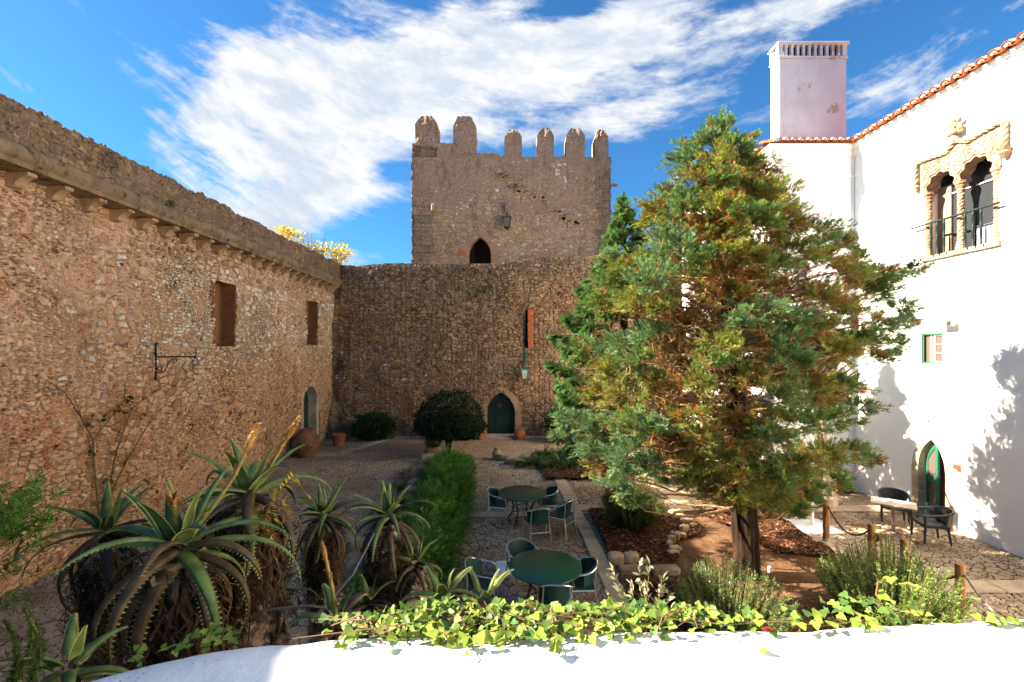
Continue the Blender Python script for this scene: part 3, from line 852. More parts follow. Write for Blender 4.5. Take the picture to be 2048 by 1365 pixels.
# wall door in the far corner
ud, ad = (DL[0] + DL[1]) / 2, (DL[1] - DL[0]) / 2
mb = MB(); voussoirs(mb, ad, 2.2, .42, .2, -.5, .035, fl, nj=6, n=9, per=3, uc=ud); mb.build('door_surround', M['surround_pale'], LW)
dr = MB()
z = .03; k = 0
while z < 2.55:
    z2 = min(2.6, z + .3)
    w_ = lambda v: ad if v < 2.2 else math.sqrt(max(0, ((ad * ad + .42 ** 2) / .84) ** 2 - (v - (2.62 - (ad * ad + .42 ** 2) / .84)) ** 2))
    a0, a1 = w_(z) - .004, max(.12, w_(z2 - .02) - .004)
    dr.prism([(ud - a0, z), (ud + a0, z), (ud + a1, z2 - .02), (ud - a1, z2 - .02)], -.40, -.34, fl)
    z = z2
dl = dr.build('door', M['door_green'], LW)
mb = MB(); mb.tube([fl(ud - .42, 1.05, -.33), fl(ud - .42, 1.05, -.27), fl(ud - .42, 1.2, -.27), fl(ud - .42, 1.2, -.33)], .012, 6); mb.build('handle', M['iron'], dl)
mb = MB(); mb.box(fl(ud, 1.3, -.47), (.04, 1.4, 2.7)); mb.build('door_backing', M['dark'], LW)
mb = MB(); mb.box(fl(ud, -.02, -.2), (.62, 1.26, .1), bev=.01); mb.build('threshold', M['slab'], LW)
# quoin stones to the right of the door
mb = MB()
for k in range(8):
    mb.box(fl(20.75 + rnd.uniform(-.05, .05), .25 + k * .33, .012), (.09, rnd.uniform(.34, .62), .30), bev=.02)
mb.build('quoin', M['surround'], LW)

# ---------------------------------------------------------------- wall across the back
BW = thing('castle_wall', 'tall rubble curtain wall across the back of the courtyard below the tower', 'wall', (0, YB, 0))
fb = frame((0, YB, 0), (1, 0, 0), (0, 0, 1), (0, -1, 0))
xd, da, dsp, drs = -.39, .68, 1.12, 1.02
SL = (.80, .92, 4.3, 6.15)
def cutB(u, v):
    Rr = (da * da + drs * drs) / (2 * da); x = np.abs(u - xd)
    arch = dsp + np.sqrt(np.maximum(Rr * Rr - (x + (Rr - da)) ** 2, 0))
    return ((x < da) & (v < arch)) | ((u > SL[0]) & (u < SL[1]) & (v > SL[2]) & (v < SL[3]))
topB = lambda U: 8.36 + .09 * vnoise(U * .8 + 60, 3, 4) * .6 + .20 / (1 + np.exp(-(U - .2) * 5)) + .16 / (1 + np.exp(-(U - 1.2) * 6)) + np.clip((U - 3) * .03, 0, .3)
usb = np.unique(np.concatenate([lines((-9.0, 5.0, .04), (5.0, 13, .12)), np.array([xd - da, xd + da, SL[0], SL[1]])]))
vb = lines((-.1, 8.36, .04))
bulgeB = lambda U, V: .07 * vnoise2(U * .4 + 70, V * .4 + 70, 12, 3) + .0
wall_grid('masonry', usb, vb, fb, M['rubble_back'], BW, cut=cutB, vtop=topB, wfun=bulgeB)
# wall head: top and rear
ut = lines((-9.0, 13, .06)); pw = np.array([0, -.1, -.25, -.5, -.8, -1.2, -1.5, -1.5]); 
U = ut[:, None] + 0 * pw[None]; Wd = pw[None] + 0 * U; V = topB(U) + .05 * vnoise2(U * 3 + 20, Wd * 3 + 20, 9, 3) * (Wd < -.01) + np.where(np.arange(8)[None] == 7, -3.0, 0) - .02 * (Wd < -.01)
V[:, 0] = topB(ut); Wd[:, 0] = bulgeB(ut, topB(ut)); 
X = np.stack([U, YB - Wd, V], -1)
np_obj('wall_head', X.reshape(-1, 3), grid_faces(len(ut), 8), M['rubble_parapet'], BW, smooth=True)
recess('recess', SL[0] - .02, SL[1] + .02, SL[2] - .02, SL[3] + .02, .5, fb, M['dark'], BW)
mb = MB(); z = SL[2]
while z < SL[3]:
    mb.box(fb(SL[1] + .11 + rnd.uniform(-.015, .015), z + .04, .03 + rnd.uniform(0, .04)), (.24 + rnd.uniform(-.03, .04), .16, .068), bev=.01); z += .082
mb.build('brick_edging', simple('bright_brick', lin(178, 96, 54), .9, nscale=9, amt=.45, bump=.6, bscale=30, bdist=.01), BW)
mb = MB(); voussoirs(mb, da, dsp, drs, .3, -.45, .05, fb, nj=3, n=12, per=4, uc=xd); mb.build('door_surround', M['surround'], BW)
dp = arch_poly(da + .02, dsp, drs + .02, 10, .06, xd)
def half_door(sgn):
    mb = MB(); ns = 4
    pts = arch_pts(da + .01, dsp, drs, 14)
    def hv(x):
        Rr = (da * da + drs * drs) / (2 * da); return dsp + math.sqrt(max(0, Rr * Rr - (abs(x) + (Rr - da)) ** 2))
    for i in range(ns):
        a, b = da * i / ns + .004, da * (i + 1) / ns - .006
        poly = [(xd + sgn * a, .07), (xd + sgn * b, .07), (xd + sgn * b, hv(b)), (xd + sgn * (a + b) / 2, hv((a + b) / 2)), (xd + sgn * a, hv(a))]
        mb.prism(poly, -.34, -.28 + (.01 if i % 2 else 0), fb)
    return mb.build('door', M['door_green'], BW)
d1 = half_door(-1); d2 = half_door(1)
mb = MB(); mb.box(fb(xd - .06, 1.45, -.262), (.2, .012, .17), bev=.004)
mb.build('notice_plate', simple('door_notice', lin(96, 44, 34), .6, amt=.1), d1)
mb = MB(); mb.lathe([(.0, -.01), (.03, -.01), (.035, .01), (.02, .03), (0, .035)], (0, 0, 0), 10)
mb.v = [tuple(fb(xd + .09 + p[0], 1.05 + p[1], -.27 + p[2])) for p in mb.v]; mb.build('handle', M['iron'], d2)
mb = MB(); mb.box(fb(xd, 1.1, -.46), (1.5, .05, 2.4)); mb.build('door_backing', M['dark'], BW)
mb = MB()
mb.box((xd, YB - .14, .05), (1.9, .5, .12), bev=.02); mb.box((xd + .2, YB - .62, .02), (.62, .5, .06), bev=.02)
mb.build('door_step', M['slab'], BW)
# sloping rock buttress in the corner
us2 = np.linspace(0, 1, 40); vs2 = np.linspace(0, 1, 40); U, V = np.meshgrid(us2, vs2, indexing='ij')
hgt = V * (1.9 - 1.0 * U) ; out = (1 - V) * (.75 - .2 * U) + .05
X = np.stack([-8.6 + U * 1.5, YB + .05 - out * np.minimum(1, (1 - U) * 4) - .12 * vnoise2(U * 4 + 5, V * 5 + 5, 14, 3), hgt], -1)
np_obj('buttress', X.reshape(-1, 3), grid_faces(40, 40), M['rubble_parapet'], BW, smooth=True)

# ---------------------------------------------------------------- the tower
TY = 25.6
TW = thing('castle_tower', 'square stone keep with pointed merlons rising behind the curtain wall', 'tower', (0, TY + 4, 0))
TX0, TX1 = -5.47, 5.72
ft = frame((0, TY, 0), (1, 0, 0), (0, 0, 1), (0, -1, 0))
ax, aa, asp, ars = (960 - CX) / FPX * TY, .62, 9.55, 1.0
def cutT(u, v):
    Rr = (aa * aa + ars * ars) / (2 * aa); x = np.abs(u - ax)
    return (x < aa) & (v < asp + np.sqrt(np.maximum(Rr * Rr - (x + (Rr - aa)) ** 2, 0))) & (v > 7.9)
ZT = H + (CY - 313) / FPX * TY
topT = lambda U: ZT + np.where(U < -4.15, .78, 0) + np.where((U >= -4.15) & (U < -1.9), .78, 0) * 1.0 - np.where((U >= -1.9) & (U < -.2), -.22 + .22 * np.clip((U + .9) / .7, 0, 1), 0) + .035 * vnoise(U * 2.2 + 33, 6, 3)
uT = np.unique(np.concatenate([lines((TX0, TX1, .045)), np.array([ax - aa, ax + aa])]))
wall_grid('masonry', uT, lines((6.5, ZT, .045)), ft, M['rubble_tower'], TW, cut=cutT, vtop=topT, wfun=lambda U, V: .04 * vnoise2(U * .4 + 10, V * .4 + 10, 21, 3) + (9.5 - V) * .012)
for (xx, sg) in ((TX0, -1), (TX1, 1)):
    f2 = frame((xx, 0, 0), (0, 1, 0), (0, 0, 1), (sg, 0, 0))
    wall_grid('side_wall', lines((TY, TY + 9, .15)), lines((6.5, ZT + .02, .15)), f2, M['rubble_tower'], TW)
mb = MB()
for (yy, zz, wd) in ((TY + .45, ZT - .03, .9), (TY + 8.8, ZT, .4)):
    mb.box(((TX0 + TX1) / 2, yy, zz - 1.6), (TX1 - TX0 - .02, wd - .06, 3.2))
mb.box((-3.0, TY + .4, ZT + .3), (2.1, .7, .85)); mb.box((-1.35, TY + .4, ZT), (1.2, .7, .38))
for xx in (TX0 + .45, TX1 - .45): mb.box((xx, TY + 4.6, ZT - 1.55), (.8, 7.4, 3.0))
mb.box((0, TY + 9.0, 9.5), (TX1 - TX0 - .05, .2, 9))
mb.build('parapet', M['merlon'], TW)
def merlon(x0, x1, z0, z1, d=.8, yo=.02, capf=.42):
    z1 += .2; mb = MB(); cx, w_ = (x0 + x1) / 2, (x1 - x0)
    hc = .24 * (z1 - z0) + .1; zb = z1 - hc
    n = 6; rows = []
    V = []
    for (z, wx, wy) in ((z0, w_ / 2, d / 2), (z0 + (zb - z0) * .33, w_ / 2, d / 2), (z0 + (zb - z0) * .66, w_ / 2, d / 2), (zb, w_ / 2, d / 2), (zb + hc * .55, w_ / 2 * .72, d / 2 * .93), (z1 - .03, w_ / 2 * capf, d / 2 * .82), (z1, w_ / 2 * capf * .7, d / 2 * .6)):
        ring = []
        for s in range(4 * n):
            k, t = divmod(s, n); t = t / n * 2 - 1
            p = [(t, -1), (1, t), (-t, 1), (-1, -t)][k]
            j = .012
            V.append((cx + p[0] * wx + rnd.uniform(-j, j), TY + yo + d / 2 + p[1] * wy + rnd.uniform(-j, j), z + rnd.uniform(-j, j)))
    m = 4 * n; F = []
    for r_ in range(6):
        for s in range(m): F.append((r_ * m + s, r_ * m + (s + 1) % m, (r_ + 1) * m + (s + 1) % m, (r_ + 1) * m + s))
    F.append(tuple(6 * m + s for s in range(m)))
    mb.add(V, F); return mb.build('merlon', M['merlon'], TW, smooth=False)
tz = lambda py: H + (CY - py) / FPX * TY
tx = lambda px: (px - CX) / FPX * TY
merlon(tx(830), tx(875), tz(292), tz(236), 1.1, capf=.45); merlon(tx(906), tx(952), tz(306), tz(237), capf=.62); merlon(tx(1009), tx(1044), tz(316), tz(264)); merlon(tx(1074), tx(1108), tz(316), tz(261))
merlon(tx(1132), tx(1170), tz(316), tz(261)); merlon(tx(1190), tx(1217), tz(316), tz(263), 1.0)
for px_ in (870, 950, 1050, 1150, 1196):     # far side, seen between
    pass
mb = MB(); voussoirs(mb, aa, asp, ars, .42, -.5, .03, ft, nj=3, n=12, per=4, uc=ax, v0=8.0, th2=.42); mb.build('door_surround', M['surround'], TW)
mb = MB(); mb.box((ax, TY + 2.2, 9.3), (2.4, .06, 3.4)); mb.box((ax - 1.2, TY + 1.35, 9.3), (.06, 1.8, 3.4)); mb.box((ax + 1.2, TY + 1.35, 9.3), (.06, 1.8, 3.4)); mb.box((ax, TY + 1.3, 11.0), (2.5, 2.0, .06)); mb.box((ax, TY + 1.3, 7.95), (2.5, 2.0, .06))
mb.build('passage', simple('passage_plaster', lin(70, 60, 54), .9), TW)
mb = MB(); mb.box((ax - .42, TY + .75, 9.2), (.06, .62, 2.3)); mb.build('door', M['wood_dark'], TW)
for (px_, py_) in ((1014, 418), (868, 418)):
    mb = MB(); p = P(px_, py_, TY); mb.box((p[0], TY - .16, p[2]), (.22, .34, .4), bev=.05, taper=.9); mb.build('corbel', M['corbel'], TW)
p = P(1221, 368, TY); mb = MB(); mb.box((TX1 + .2, TY + .2, p[2]), (.5, .16, .13), bev=.02); mb.build('water_spout', M['corbel'], TW)
# loose stones along the old roof scar, with plants growing out of it
for k in range(46):
    mb = MB(); t = k / 45; px_ = 995 + 165 * t + rnd.uniform(-16, 16); py_ = 346 + 110 * t + rnd.uniform(-9, 9)
    p = P(px_, py_, TY); s = rnd.uniform(.1, .26)
    mb.box((p[0], TY - .015, p[2]), (s * 1.5, .1, s), bev=.03, rot=Matrix.Rotation(rnd.uniform(-.3, .3), 3, 'Y')); mb.build('scar_stone', M['rock_pale'], TW)

# ---------------------------------------------------------------- white building
WB = thing('white_building', 'whitewashed manor house with orange tiled eaves and a carved double window', 'building', (XR + 2, 8, 0))
fr_ = frame((XR, 0, 0), (0, 1, 0), (0, 0, 1), (-1, 0, 0))
EZ = 10.30
CYR = 13.70
W1 = (9.66, 11.32)     # carved window, rectangular opening in the plaster
SWIN = (10.88, 11.42, 3.86, 4.60)
DU, DA, DSP, DRS = 11.16, .36, 1.28, .72
mb = MB()
win = [(W1[0], 6.5), (W1[1], 6.5), (W1[1], 8.78), (W1[0], 8.78)]
sw = [(SWIN[0], SWIN[2]), (SWIN[1], SWIN[2]), (SWIN[1], SWIN[3]), (SWIN[0], SWIN[3])]
dpoly = arch_poly(DA + .02, DSP, DRS + .02, 10, .0, DU)
outer = [(-6, -.1), (DU - DA - .02, -.1)] + dpoly + [(DU + DA + .02, -.1), (CYR + .4, -.1), (CYR + .4, EZ), (-6, EZ)]
mb.prism([outer, win, sw], -.42, 0, fr_)
mb.build('wall', M['plaster'], WB)
# projecting block
BX0 = 7.93
mb = MB(); mb.box(((BX0 + XR + 1.5) / 2, CYR + 3.6, EZ / 2 - .05), (XR + 1.5 - BX0, 7.2, EZ + .1), bev=.05); mb.build('wing', M['plaster'], WB)
# moulded cornices
def mould(path, prof, name, mat, parent):
    """profile (out, z) swept along a horizontal path with mitred corners"""
    mb = MB(); n = len(prof); V = []; path = [Vector(p) for p in path]
    for i, p in enumerate(path):
        d0 = (path[i] - path[i - 1]).normalized() if i else (path[1] - path[0]).normalized()
        d1 = (path[i + 1] - path[i]).normalized() if i < len(path) - 1 else d0
        n0, n1 = Vector((d0.y, -d0.x)), Vector((d1.y, -d1.x)); b = (n0 + n1).normalized(); k = 1 / max(.3, b.dot(n0))
        for (o, z) in prof: V.append((p.x + b.x * o * k, p.y + b.y * o * k, z))
    F = []
    for i in range(len(path) - 1):
        for j in range(n - 1): F.append((i * n + j, i * n + j + 1, (i + 1) * n + j + 1, (i + 1) * n + j))
    mb.add(V, F); return mb.build(name, mat, parent)
eave = [(BX0, 20.8), (BX0, CYR), (XR, CYR), (XR, -6)]
mould(eave, [(-.05, EZ - .30), (.03, EZ - .30), (.03, EZ - .22), (.06, EZ - .18), (.06, EZ - .08), (.10, EZ - .04), (.13, EZ + .02), (.13, EZ + .06), (-.3, EZ + .06)], 'cornice', M['plaster'], WB)
mould([(BX0, 20.8), (BX0, CYR), (XR, CYR), (XR, CYR - 1.0)], [(-.05, EZ - .92), (.02, EZ - .92), (.03, EZ - .88), (.02, EZ - .84), (-.05, EZ - .84)], 'string_course', M['plaster'], WB)
# roof of barrel tiles
def tiles(p0, p1, pitch, slope, length, name_mat, mbt, mbm, over=.22, zb=EZ + .075):
    a, b = Vector((*p0, 0)), Vector((*p1, 0)); d = (b - a); L = d.length; u = d.normalized(); nrm = Vector((u.y, -u.x, 0)); n = int(round(L / pitch))
    up = Vector((0, 0, 1)); back = (-nrm * math.cos(slope) + up * math.sin(slope)); nz = back.cross(u); nz = nz if nz.z > 0 else -nz
    for i in range(n):
        c = a + u * (i + .5) * L / n + up * zb
        for kind in (0, 1):
            cc = c + (u * (L / n) * .5 if kind else Vector((0, 0, 0)))
            r0, r1 = (.105, .085) if kind == 0 else (.095, .11)
            e = rnd.uniform(-.02, .02); s0 = nrm * (over + e + (0 if kind == 0 else .03)) - up * (over * math.tan(slope) * .5)
            rows = 3; seg = 8; V = []
            for k in range(rows):
                t = k / (rows - 1)
                q = cc + s0 + back * (length * t); rr = r0 + (r1 - r0) * t
                for (dr_) in (0, -.018):
                    for j in range(seg + 1):
                        w_ = math.pi * j / seg
                        off = u * math.cos(w_) * (rr + dr_) + nz * (math.sin(w_) * (rr + dr_) * (1 if kind == 0 else -.75) + (.045 if kind == 0 else .06))
                        V.append(q + off)
            F = []; m2 = 2 * (seg + 1)
            for k in range(rows - 1):
                for j in range(seg):
                    o = k * m2; F.append((o + j, o + j + 1, o + m2 + j + 1, o + m2 + j)); o += seg + 1; F.append((o + j, o + m2 + j, o + m2 + j + 1, o + j + 1))
            for j in range(seg): F.append((j, seg + 1 + j, seg + 2 + j, j + 1))
            mbt.add(V, F)
            if kind == 0:
                q = cc + s0 + back * .02
                ring = [q + u * math.cos(math.pi * j / 8) * (r0 - .02) + nz * (math.sin(math.pi * j / 8) * (r0 - .02) + .045) for j in range(9)]
                q2 = back * .12
                mbm.add(ring + [v + q2 for v in ring], [tuple(range(9)), ] + [(j, j + 1, j + 10, j + 9) for j in range(8)])
                # lime-washed first joint on top of the cover tile
                rr = r0 + .006
                V = []
                for t in (.0, .13):
                    q = cc + s0 + back * (t + .02)
                    V += [q + u * math.cos(.25 + (math.pi - .5) * j / 8) * (rr - t * .05) + nz * (math.sin(.25 + (math.pi - .5) * j / 8) * (rr - t * .05) + .045) for j in range(9)]
                mbm.add(V, [(j, j + 1, j + 10, j + 9) for j in range(8)])
        # bed under the tiles
    V = [a + up * (zb - .012) + nrm * (over - .1), b + up * (zb - .012) + nrm * (over - .1), b + up * (zb - .012) + nrm * (over - .1) + back * length, a + up * (zb - .012) + nrm * (over - .1) + back * length]
    mbt.add(V, [(0, 1, 2, 3)])
t_, m_ = MB(), MB()
tiles((XR, CYR - .0), (XR, -2.4), .268, R(20), 1.3, None, t_, m_)
tiles((BX0 - .05, CYR), (XR + .1, CYR), .235, R(20), 1.0, None, t_, m_)
tiles((BX0, 20.6), (BX0, CYR + .5), .26, R(20), 1.0, None, t_, m_)
t_.build('roof_tiles', M['tile'], WB); m_.build('tile_mortar', M['mortar_white'], WB)  # second mesh: white mortar plugs and lime-washed joints at the tile ends
mb = MB()
mb.add([(XR - .2, -6, EZ + .1), (XR - .2, CYR, EZ + .1), (XR + 6, CYR + 6, EZ + 2.3), (XR + 6, -6, EZ + 2.3)], [(0, 1, 2, 3)])
mb.add([(BX0 + .1, CYR + .1, EZ + .1), (XR, CYR + .1, EZ + .1), (XR + 3, CYR + 3.2, EZ + .7), (BX0 + 3.1, CYR + 3.2, EZ + .7)], [(0, 1, 2, 3)])
mb.add([(BX0 + .1, CYR + .1, EZ + .1), (BX0 + 3.1, CYR + 3.2, EZ + .7), (BX0 + 3.1, 20.6, EZ + .7), (BX0 + .1, 20.6, EZ + .1)], [(0, 1, 2, 3)])
mb.build('roof', M['tile_old'], WB)
# chimney
CH = Vector((0, 0, 0))
x0, x1, y0, y1 = 8.40, 10.50, 14.15, 14.62
zc0, zc1 = 10.35, 13.27
mb = MB(); mb.box(((x0 + x1) / 2, (y0 + y1) / 2, (zc0 + zc1) / 2), (x1 - x0, y1 - y0, zc1 - zc0), bev=.02)
ch = mb.build('chimney', M['plaster_chimney'], WB)
mb = MB(); mb.box(((x0 + x1) / 2, (y0 + y1) / 2, zc1 + .03), (x1 - x0 + .07, y1 - y0 + .07, .06), bev=.012); mb.box(((x0 + x1) / 2, (y0 + y1) / 2, zc1 + .46), (x1 - x0 + .12, y1 - y0 + .12, .07), bev=.012); mb.box(((x0 + x1) / 2, (y0 + y1) / 2, zc1 + .52), (x1 - x0 - .3, y1 - y0 - .1, .05), bev=.012)
mb.build('chimney_cap', M['plaster_chimney'], ch)
mb = MB(); nn = 12
for k in range(nn):
    for yy in (y0 + .05, y1 - .05): mb.box((x0 + .05 + (x1 - x0 - .1) * k / (nn - 1), yy, zc1 + .245), (.075 if 0 < k < nn - 1 else .14, .09, .37))
for k in range(1, 3):
    for xx in (x0 + .05, x1 - .05): mb.box((xx, y0 + (y1 - y0) * k / 3, zc1 + .245), (.09, .06, .37))
mb.build('vent_bars', M['plaster_chimney'], ch)
mb = MB(); mb.box(((x0 + x1) / 2, (y0 + y1) / 2, zc1 + .24), (x1 - x0 - .3, .12, .36)); mb.build('flue', M['dark'], ch)
# rain pipe stain joint in the corner
mb = MB(); mb.tube([(XR - .03, CYR - .03, .05), (XR - .03, CYR - .03, EZ - .3)], .022, 8); mb.build('rain_pipe', M['plaster'], WB)
# small green window
rc = recess('window_reveal', SWIN[0], SWIN[1], SWIN[2], SWIN[3], .12, fr_, M['plaster'], WB, w1=-.002)
mb = MB(); a, b, z0, z1 = SWIN
e = .075
mb.prism([[(a - e, z0 - .03), (b + e, z0 - .03), (b + e, z1 + e), (a - e, z1 + e)], [(a, z0), (b, z0), (b, z1), (a, z1)]], -.012, .008, fr_)
mb.build('window_surround', M['surround_pale'], WB)
def bars(rects, w0, w1, fr, name, mat, parent):
    mb = MB()
    for (a, b, c, d) in rects: mb.prism([(a, c), (b, c), (b, d), (a, d)], w0, w1, fr)
    return mb.build(name, mat, parent)
wf = bars([(a, a + .035, z0, z1), (b - .035, b, z0, z1), (a + .035, b - .035, z1 - .035, z1), (a + .035, b - .035, z0, z0 + .035)], -.055, -.012, fr_, 'window', M['door_green_lit'], WB)
mid = (a + b) / 2
bars([(a + .035, b - .035, z0 + .035, z1 - .035)], -.075, -.07, fr_, 'pane', M['glass_curtain'], wf)
bars([(mid - .03, mid, z0 + .035, z1 - .035), (a + .04, a + .065, z0 + .035, z1 - .035), (a + .065, mid - .03, z0 + .036, z0 + .06), (a + .065, mid - .03, z1 - .06, z1 - .036), (a + .065, mid - .03, z0 + .25, z0 + .265), (a + .065, mid - .03, z0 + .46, z0 + .475)], -.068, -.045, fr_, 'sash', M['white_metal'], wf)
bars([(mid + .06, mid + .085, z0 + .035, z1 - .035)], -.068, -.05, fr_, 'sash', M['white_metal'], wf)
# doorway with a pointed arch
mb = MB(); voussoirs(mb, DA, DSP, DRS, .17, -.16, .012, fr_, nj=2, n=10, per=5, uc=DU); mb.build('door_surround', M['surround_pale'], WB)
def hvd(x):
    Rr = (DA * DA + DRS * DRS) / (2 * DA); return DSP + math.sqrt(max(0, Rr * Rr - (abs(x) + (Rr - DA)) ** 2))
mb = MB(); mb.box((XR + 1.5, DU - .1, 1.2), (.06, 2.4, 2.6)); mb.box((XR + 1.0, DU + 1.1, 1.2), (1.2, .06, 2.6)); mb.box((XR + 1.0, DU - 1.2, 1.2), (1.2, .06, 2.6)); mb.box((XR + 1.0, DU, 2.5), (1.3, 2.4, .06)); mb.build('passage', simple('passage_wall', lin(190, 168, 150), .8), WB)
mb = MB(); mb.box((XR + .9, DU, -.005), (1.3, 2.2, .05)); mb.build('passage_floor', M['wood_dark'], WB)
mb = MB(); mb.box((XR + .18, DU, .03), (.36, .9, .1), bev=.01); mb.build('threshold', M['slab'], WB)
# the open leaf: hinged on the far jamb
hinge = Vector((XR + .19, DU + DA - .02, .1)); ang = R(20)
dirv = Vector((-math.sin(ang) * -1, -math.cos(ang), 0))
dirv = Vector((-.30, -.954, 0)).normalized(); nv = Vector((-.954, .30, 0)).normalized()
fd = lambda u, v, w_: hinge + dirv * u + Vector((0, 0, 1)) * v + nv * w_
DWd = .50
def htop(u): return hvd(min(DA - .01, DA * (1 - u / DWd * .98))) - .14
us_ = [DWd * i / 10 for i in range(11)]
outer = [(0, 0), (DWd, 0)] + [(u, htop(u)) for u in reversed(us_)]
i0, i1 = .085, DWd - .10
hole1 = [(i0, .98), (i1, .98)] + [(u, htop(u) - .11) for u in reversed([i0 + (i1 - i0) * k / 8 for k in range(9)])]
hole2 = [(i0, .2), (i1, .2), (i1, .82), (i0, .82)]
mb = MB(); mb.prism([outer, hole1, hole2], -.02, .02, fd); dleaf = mb.build('door', M['door_green_lit'], WB)
mb = MB(); mb.prism(hole1, -.004, .004, fd); mb.build('pane', M['glass_curtain'], dleaf)
mb = MB(); mb.prism(hole2, -.004, .004, fd); mb.build('pane', M['glass_curtain'], dleaf)
mb = MB(); mb.prism([(.0, -.045), (DWd, -.045), (DWd, .04), (0, .04)], .0205, .03, fd); mb.build('kick_plate', M['white_metal'], dleaf)
mb = MB(); mb.prism([(DWd - .06, .98), (DWd - .03, .98), (DWd - .03, 1.2), (DWd - .06, 1.2)], .0205, .027, fd); mb.tube([fd(DWd - .045, 1.1, .027), fd(DWd - .045, 1.1, .07), fd(DWd - .15, 1.1, .07)], .009, 6); mb.build('handle', M['alu'], dleaf)

# carved double window
CW = thing('carved_window', 'carved stone double window with twisted columns and iron railing on the white wall', 'window', (XR, 10.5, 6.5))
za, zs = 6.5, 8.06
mp = (W1[0] + W1[1]) / 2 - .02
halves = [(mp + .08, W1[1] - .10), (W1[0] + .06, mp - .08)]
def lobed(a, b, spring, n=5):
    """cusped round arch between a and b"""
    c, rr = (a + b) / 2, (b - a) / 2; out = []
    pts = [(c + rr * math.cos(math.pi * k / n), spring + rr * 1.12 * math.sin(math.pi * k / n)) for k in range(n + 1)]
    for (p, q) in zip(pts[:-1], pts[1:]):
        m_ = ((p[0] + q[0]) / 2, (p[1] + q[1]) / 2); ch_ = math.hypot(q[0] - p[0], q[1] - p[1]); nx, ny = (m_[0] - c), (m_[1] - spring); nl = math.hypot(nx, ny)
        for k in range(5):
            t = k / 5; h_ = math.sin(math.pi * t) * ch_ * .32
            out.append((p[0] + (q[0] - p[0]) * t + nx / nl * h_, p[1] + (q[1] - p[1]) * t + ny / nl * h_))
    out.append(pts[-1])
    return out       # from b side to a side
o_ = [(W1[0] - .14, zs - .02), ]
edge = []
panel = [(W1[0] - .10, zs), (halves[1][0], zs)] + lobed(*halves[1], zs)[::-1] + [(halves[1][1], zs), (halves[0][0], zs)] + lobed(*halves[0], zs)[::-1] + [(halves[0][1], zs), (W1[1] + .10, zs), (W1[1] + .10, 8.92), (W1[0] - .10, 8.92)]
cl_ = []
for p in panel:
    if not cl_ or math.hypot(p[0] - cl_[-1][0], p[1] - cl_[-1][1]) > 1e-4: cl_.append(p)
mb = MB(); mb.prism(cl_, -.22, .05, fr_); mb.build('tracery', M['carved'], CW)
mb = MB()
for hv in halves:      # roll mouldings that follow the cusps
    for (k, w_) in ((.0, .055), (.05, .06)):
        c, rr = (hv[0] + hv[1]) / 2, (hv[1] - hv[0]) / 2
        lp = lobed(hv[0] - k, hv[1] + k, zs)
        mb.tube([fr_(u, v, w_) for u, v in lp], .022, 6)
for k in range(230):   # shallow leafy carving over the panel
    u, v = rnd.uniform(W1[0] - .05, W1[1] + .05), rnd.uniform(8.35, 8.88)
    s = rnd.uniform(.012, .03)
    if any(math.hypot((u - (h_[0] + h_[1]) / 2), (v - zs) / 1.12) < (h_[1] - h_[0]) / 2 + .09 for h_ in halves): continue
    mb.box(fr_(u, v, .055), (.03, s * 2, s), bev=.008, rot=Matrix.Rotation(rnd.uniform(0, 3), 3, 'X'))
mb.build('carving', M['carved'], CW)
def twisted(mb, p0, p1, r, turns=4, n=3):
    p0, p1 = Vector(p0), Vector(p1); ax_ = (p1 - p0); L = ax_.length; ax_ = ax_.normalized(); a = ax_.orthogonal().normalized(); b = ax_.cross(a)
    for k in range(n):
        pts = []
        for i in range(33):
            t = i / 32; w_ = 2 * math.pi * (turns * t + k / n); pts.append(p0 + ax_ * L * t + (a * math.cos(w_) + b * math.sin(w_)) * r * .55)
        mb.tube(pts, r * .62, 6)
    mb.tube([p0, p1], r * .6, 8)
def column(u, tw=5, r=.062):
    mb = MB(); twisted(mb, fr_(u, za + .2, -.03), fr_(u, zs - .2, -.03), r, tw); o = mb.build('column', M['carved'], CW, smooth=True)
    mb = MB()
    for (z0_, prof_) in ((za, [(.0, 0), (.1, 0), (.1, .07), (.08, .09), (.095, .12), (.075, .15), (.08, .2), (0, .2)]), (zs - .22, [(0, 0), (.07, 0), (.085, .03), (.07, .06), (.1, .12), (.085, .14), (.12, .18), (.12, .24), (0, .24)])):
        mb.lathe(prof_, fr_(u, z0_, -.03), 12)
    mb.build('capital', M['carved'], o)
column(mp); column(W1[1] - .05); column(W1[0] + .02)
mb = MB()
zl = 8.93
lab = [(W1[1] + .2, 8.36), (W1[1] + .2, zl - .05), (W1[1] + .08, zl - .02), (mp + .25, zl - .08), (mp + .02, zl + .10), (mp - .25, zl - .04), (W1[0] - .08, zl + .04), (W1[0] - .2, zl + .02), (W1[0] - .2, 8.36)]
for (p, q) in zip(lab[:-1], lab[1:]):
    L = math.hypot(q[0] - p[0], q[1] - p[1]); twisted(mb, fr_(p[0], p[1], .07), fr_(q[0], q[1], .07), .052, max(.6, L * 2.6))
for u in (W1[1] + .2, W1[0] - .2):
    mb.lathe([(0, -.14), (.05, -.12), (.07, -.06), (.1, -.02), (.085, .02), (.11, .06), (0, .08)], fr_(u, 8.32, .06), 10)
mb.build('rope_moulding', M['carved'], CW, smooth=True)
mb = MB(); c = fr_(mp + .02, zl + .38, .08)
mb.tube([fr_(mp + .02, zl + .1, .07), fr_(mp + .02, zl + .28, .07)], [.07, .04], 8)
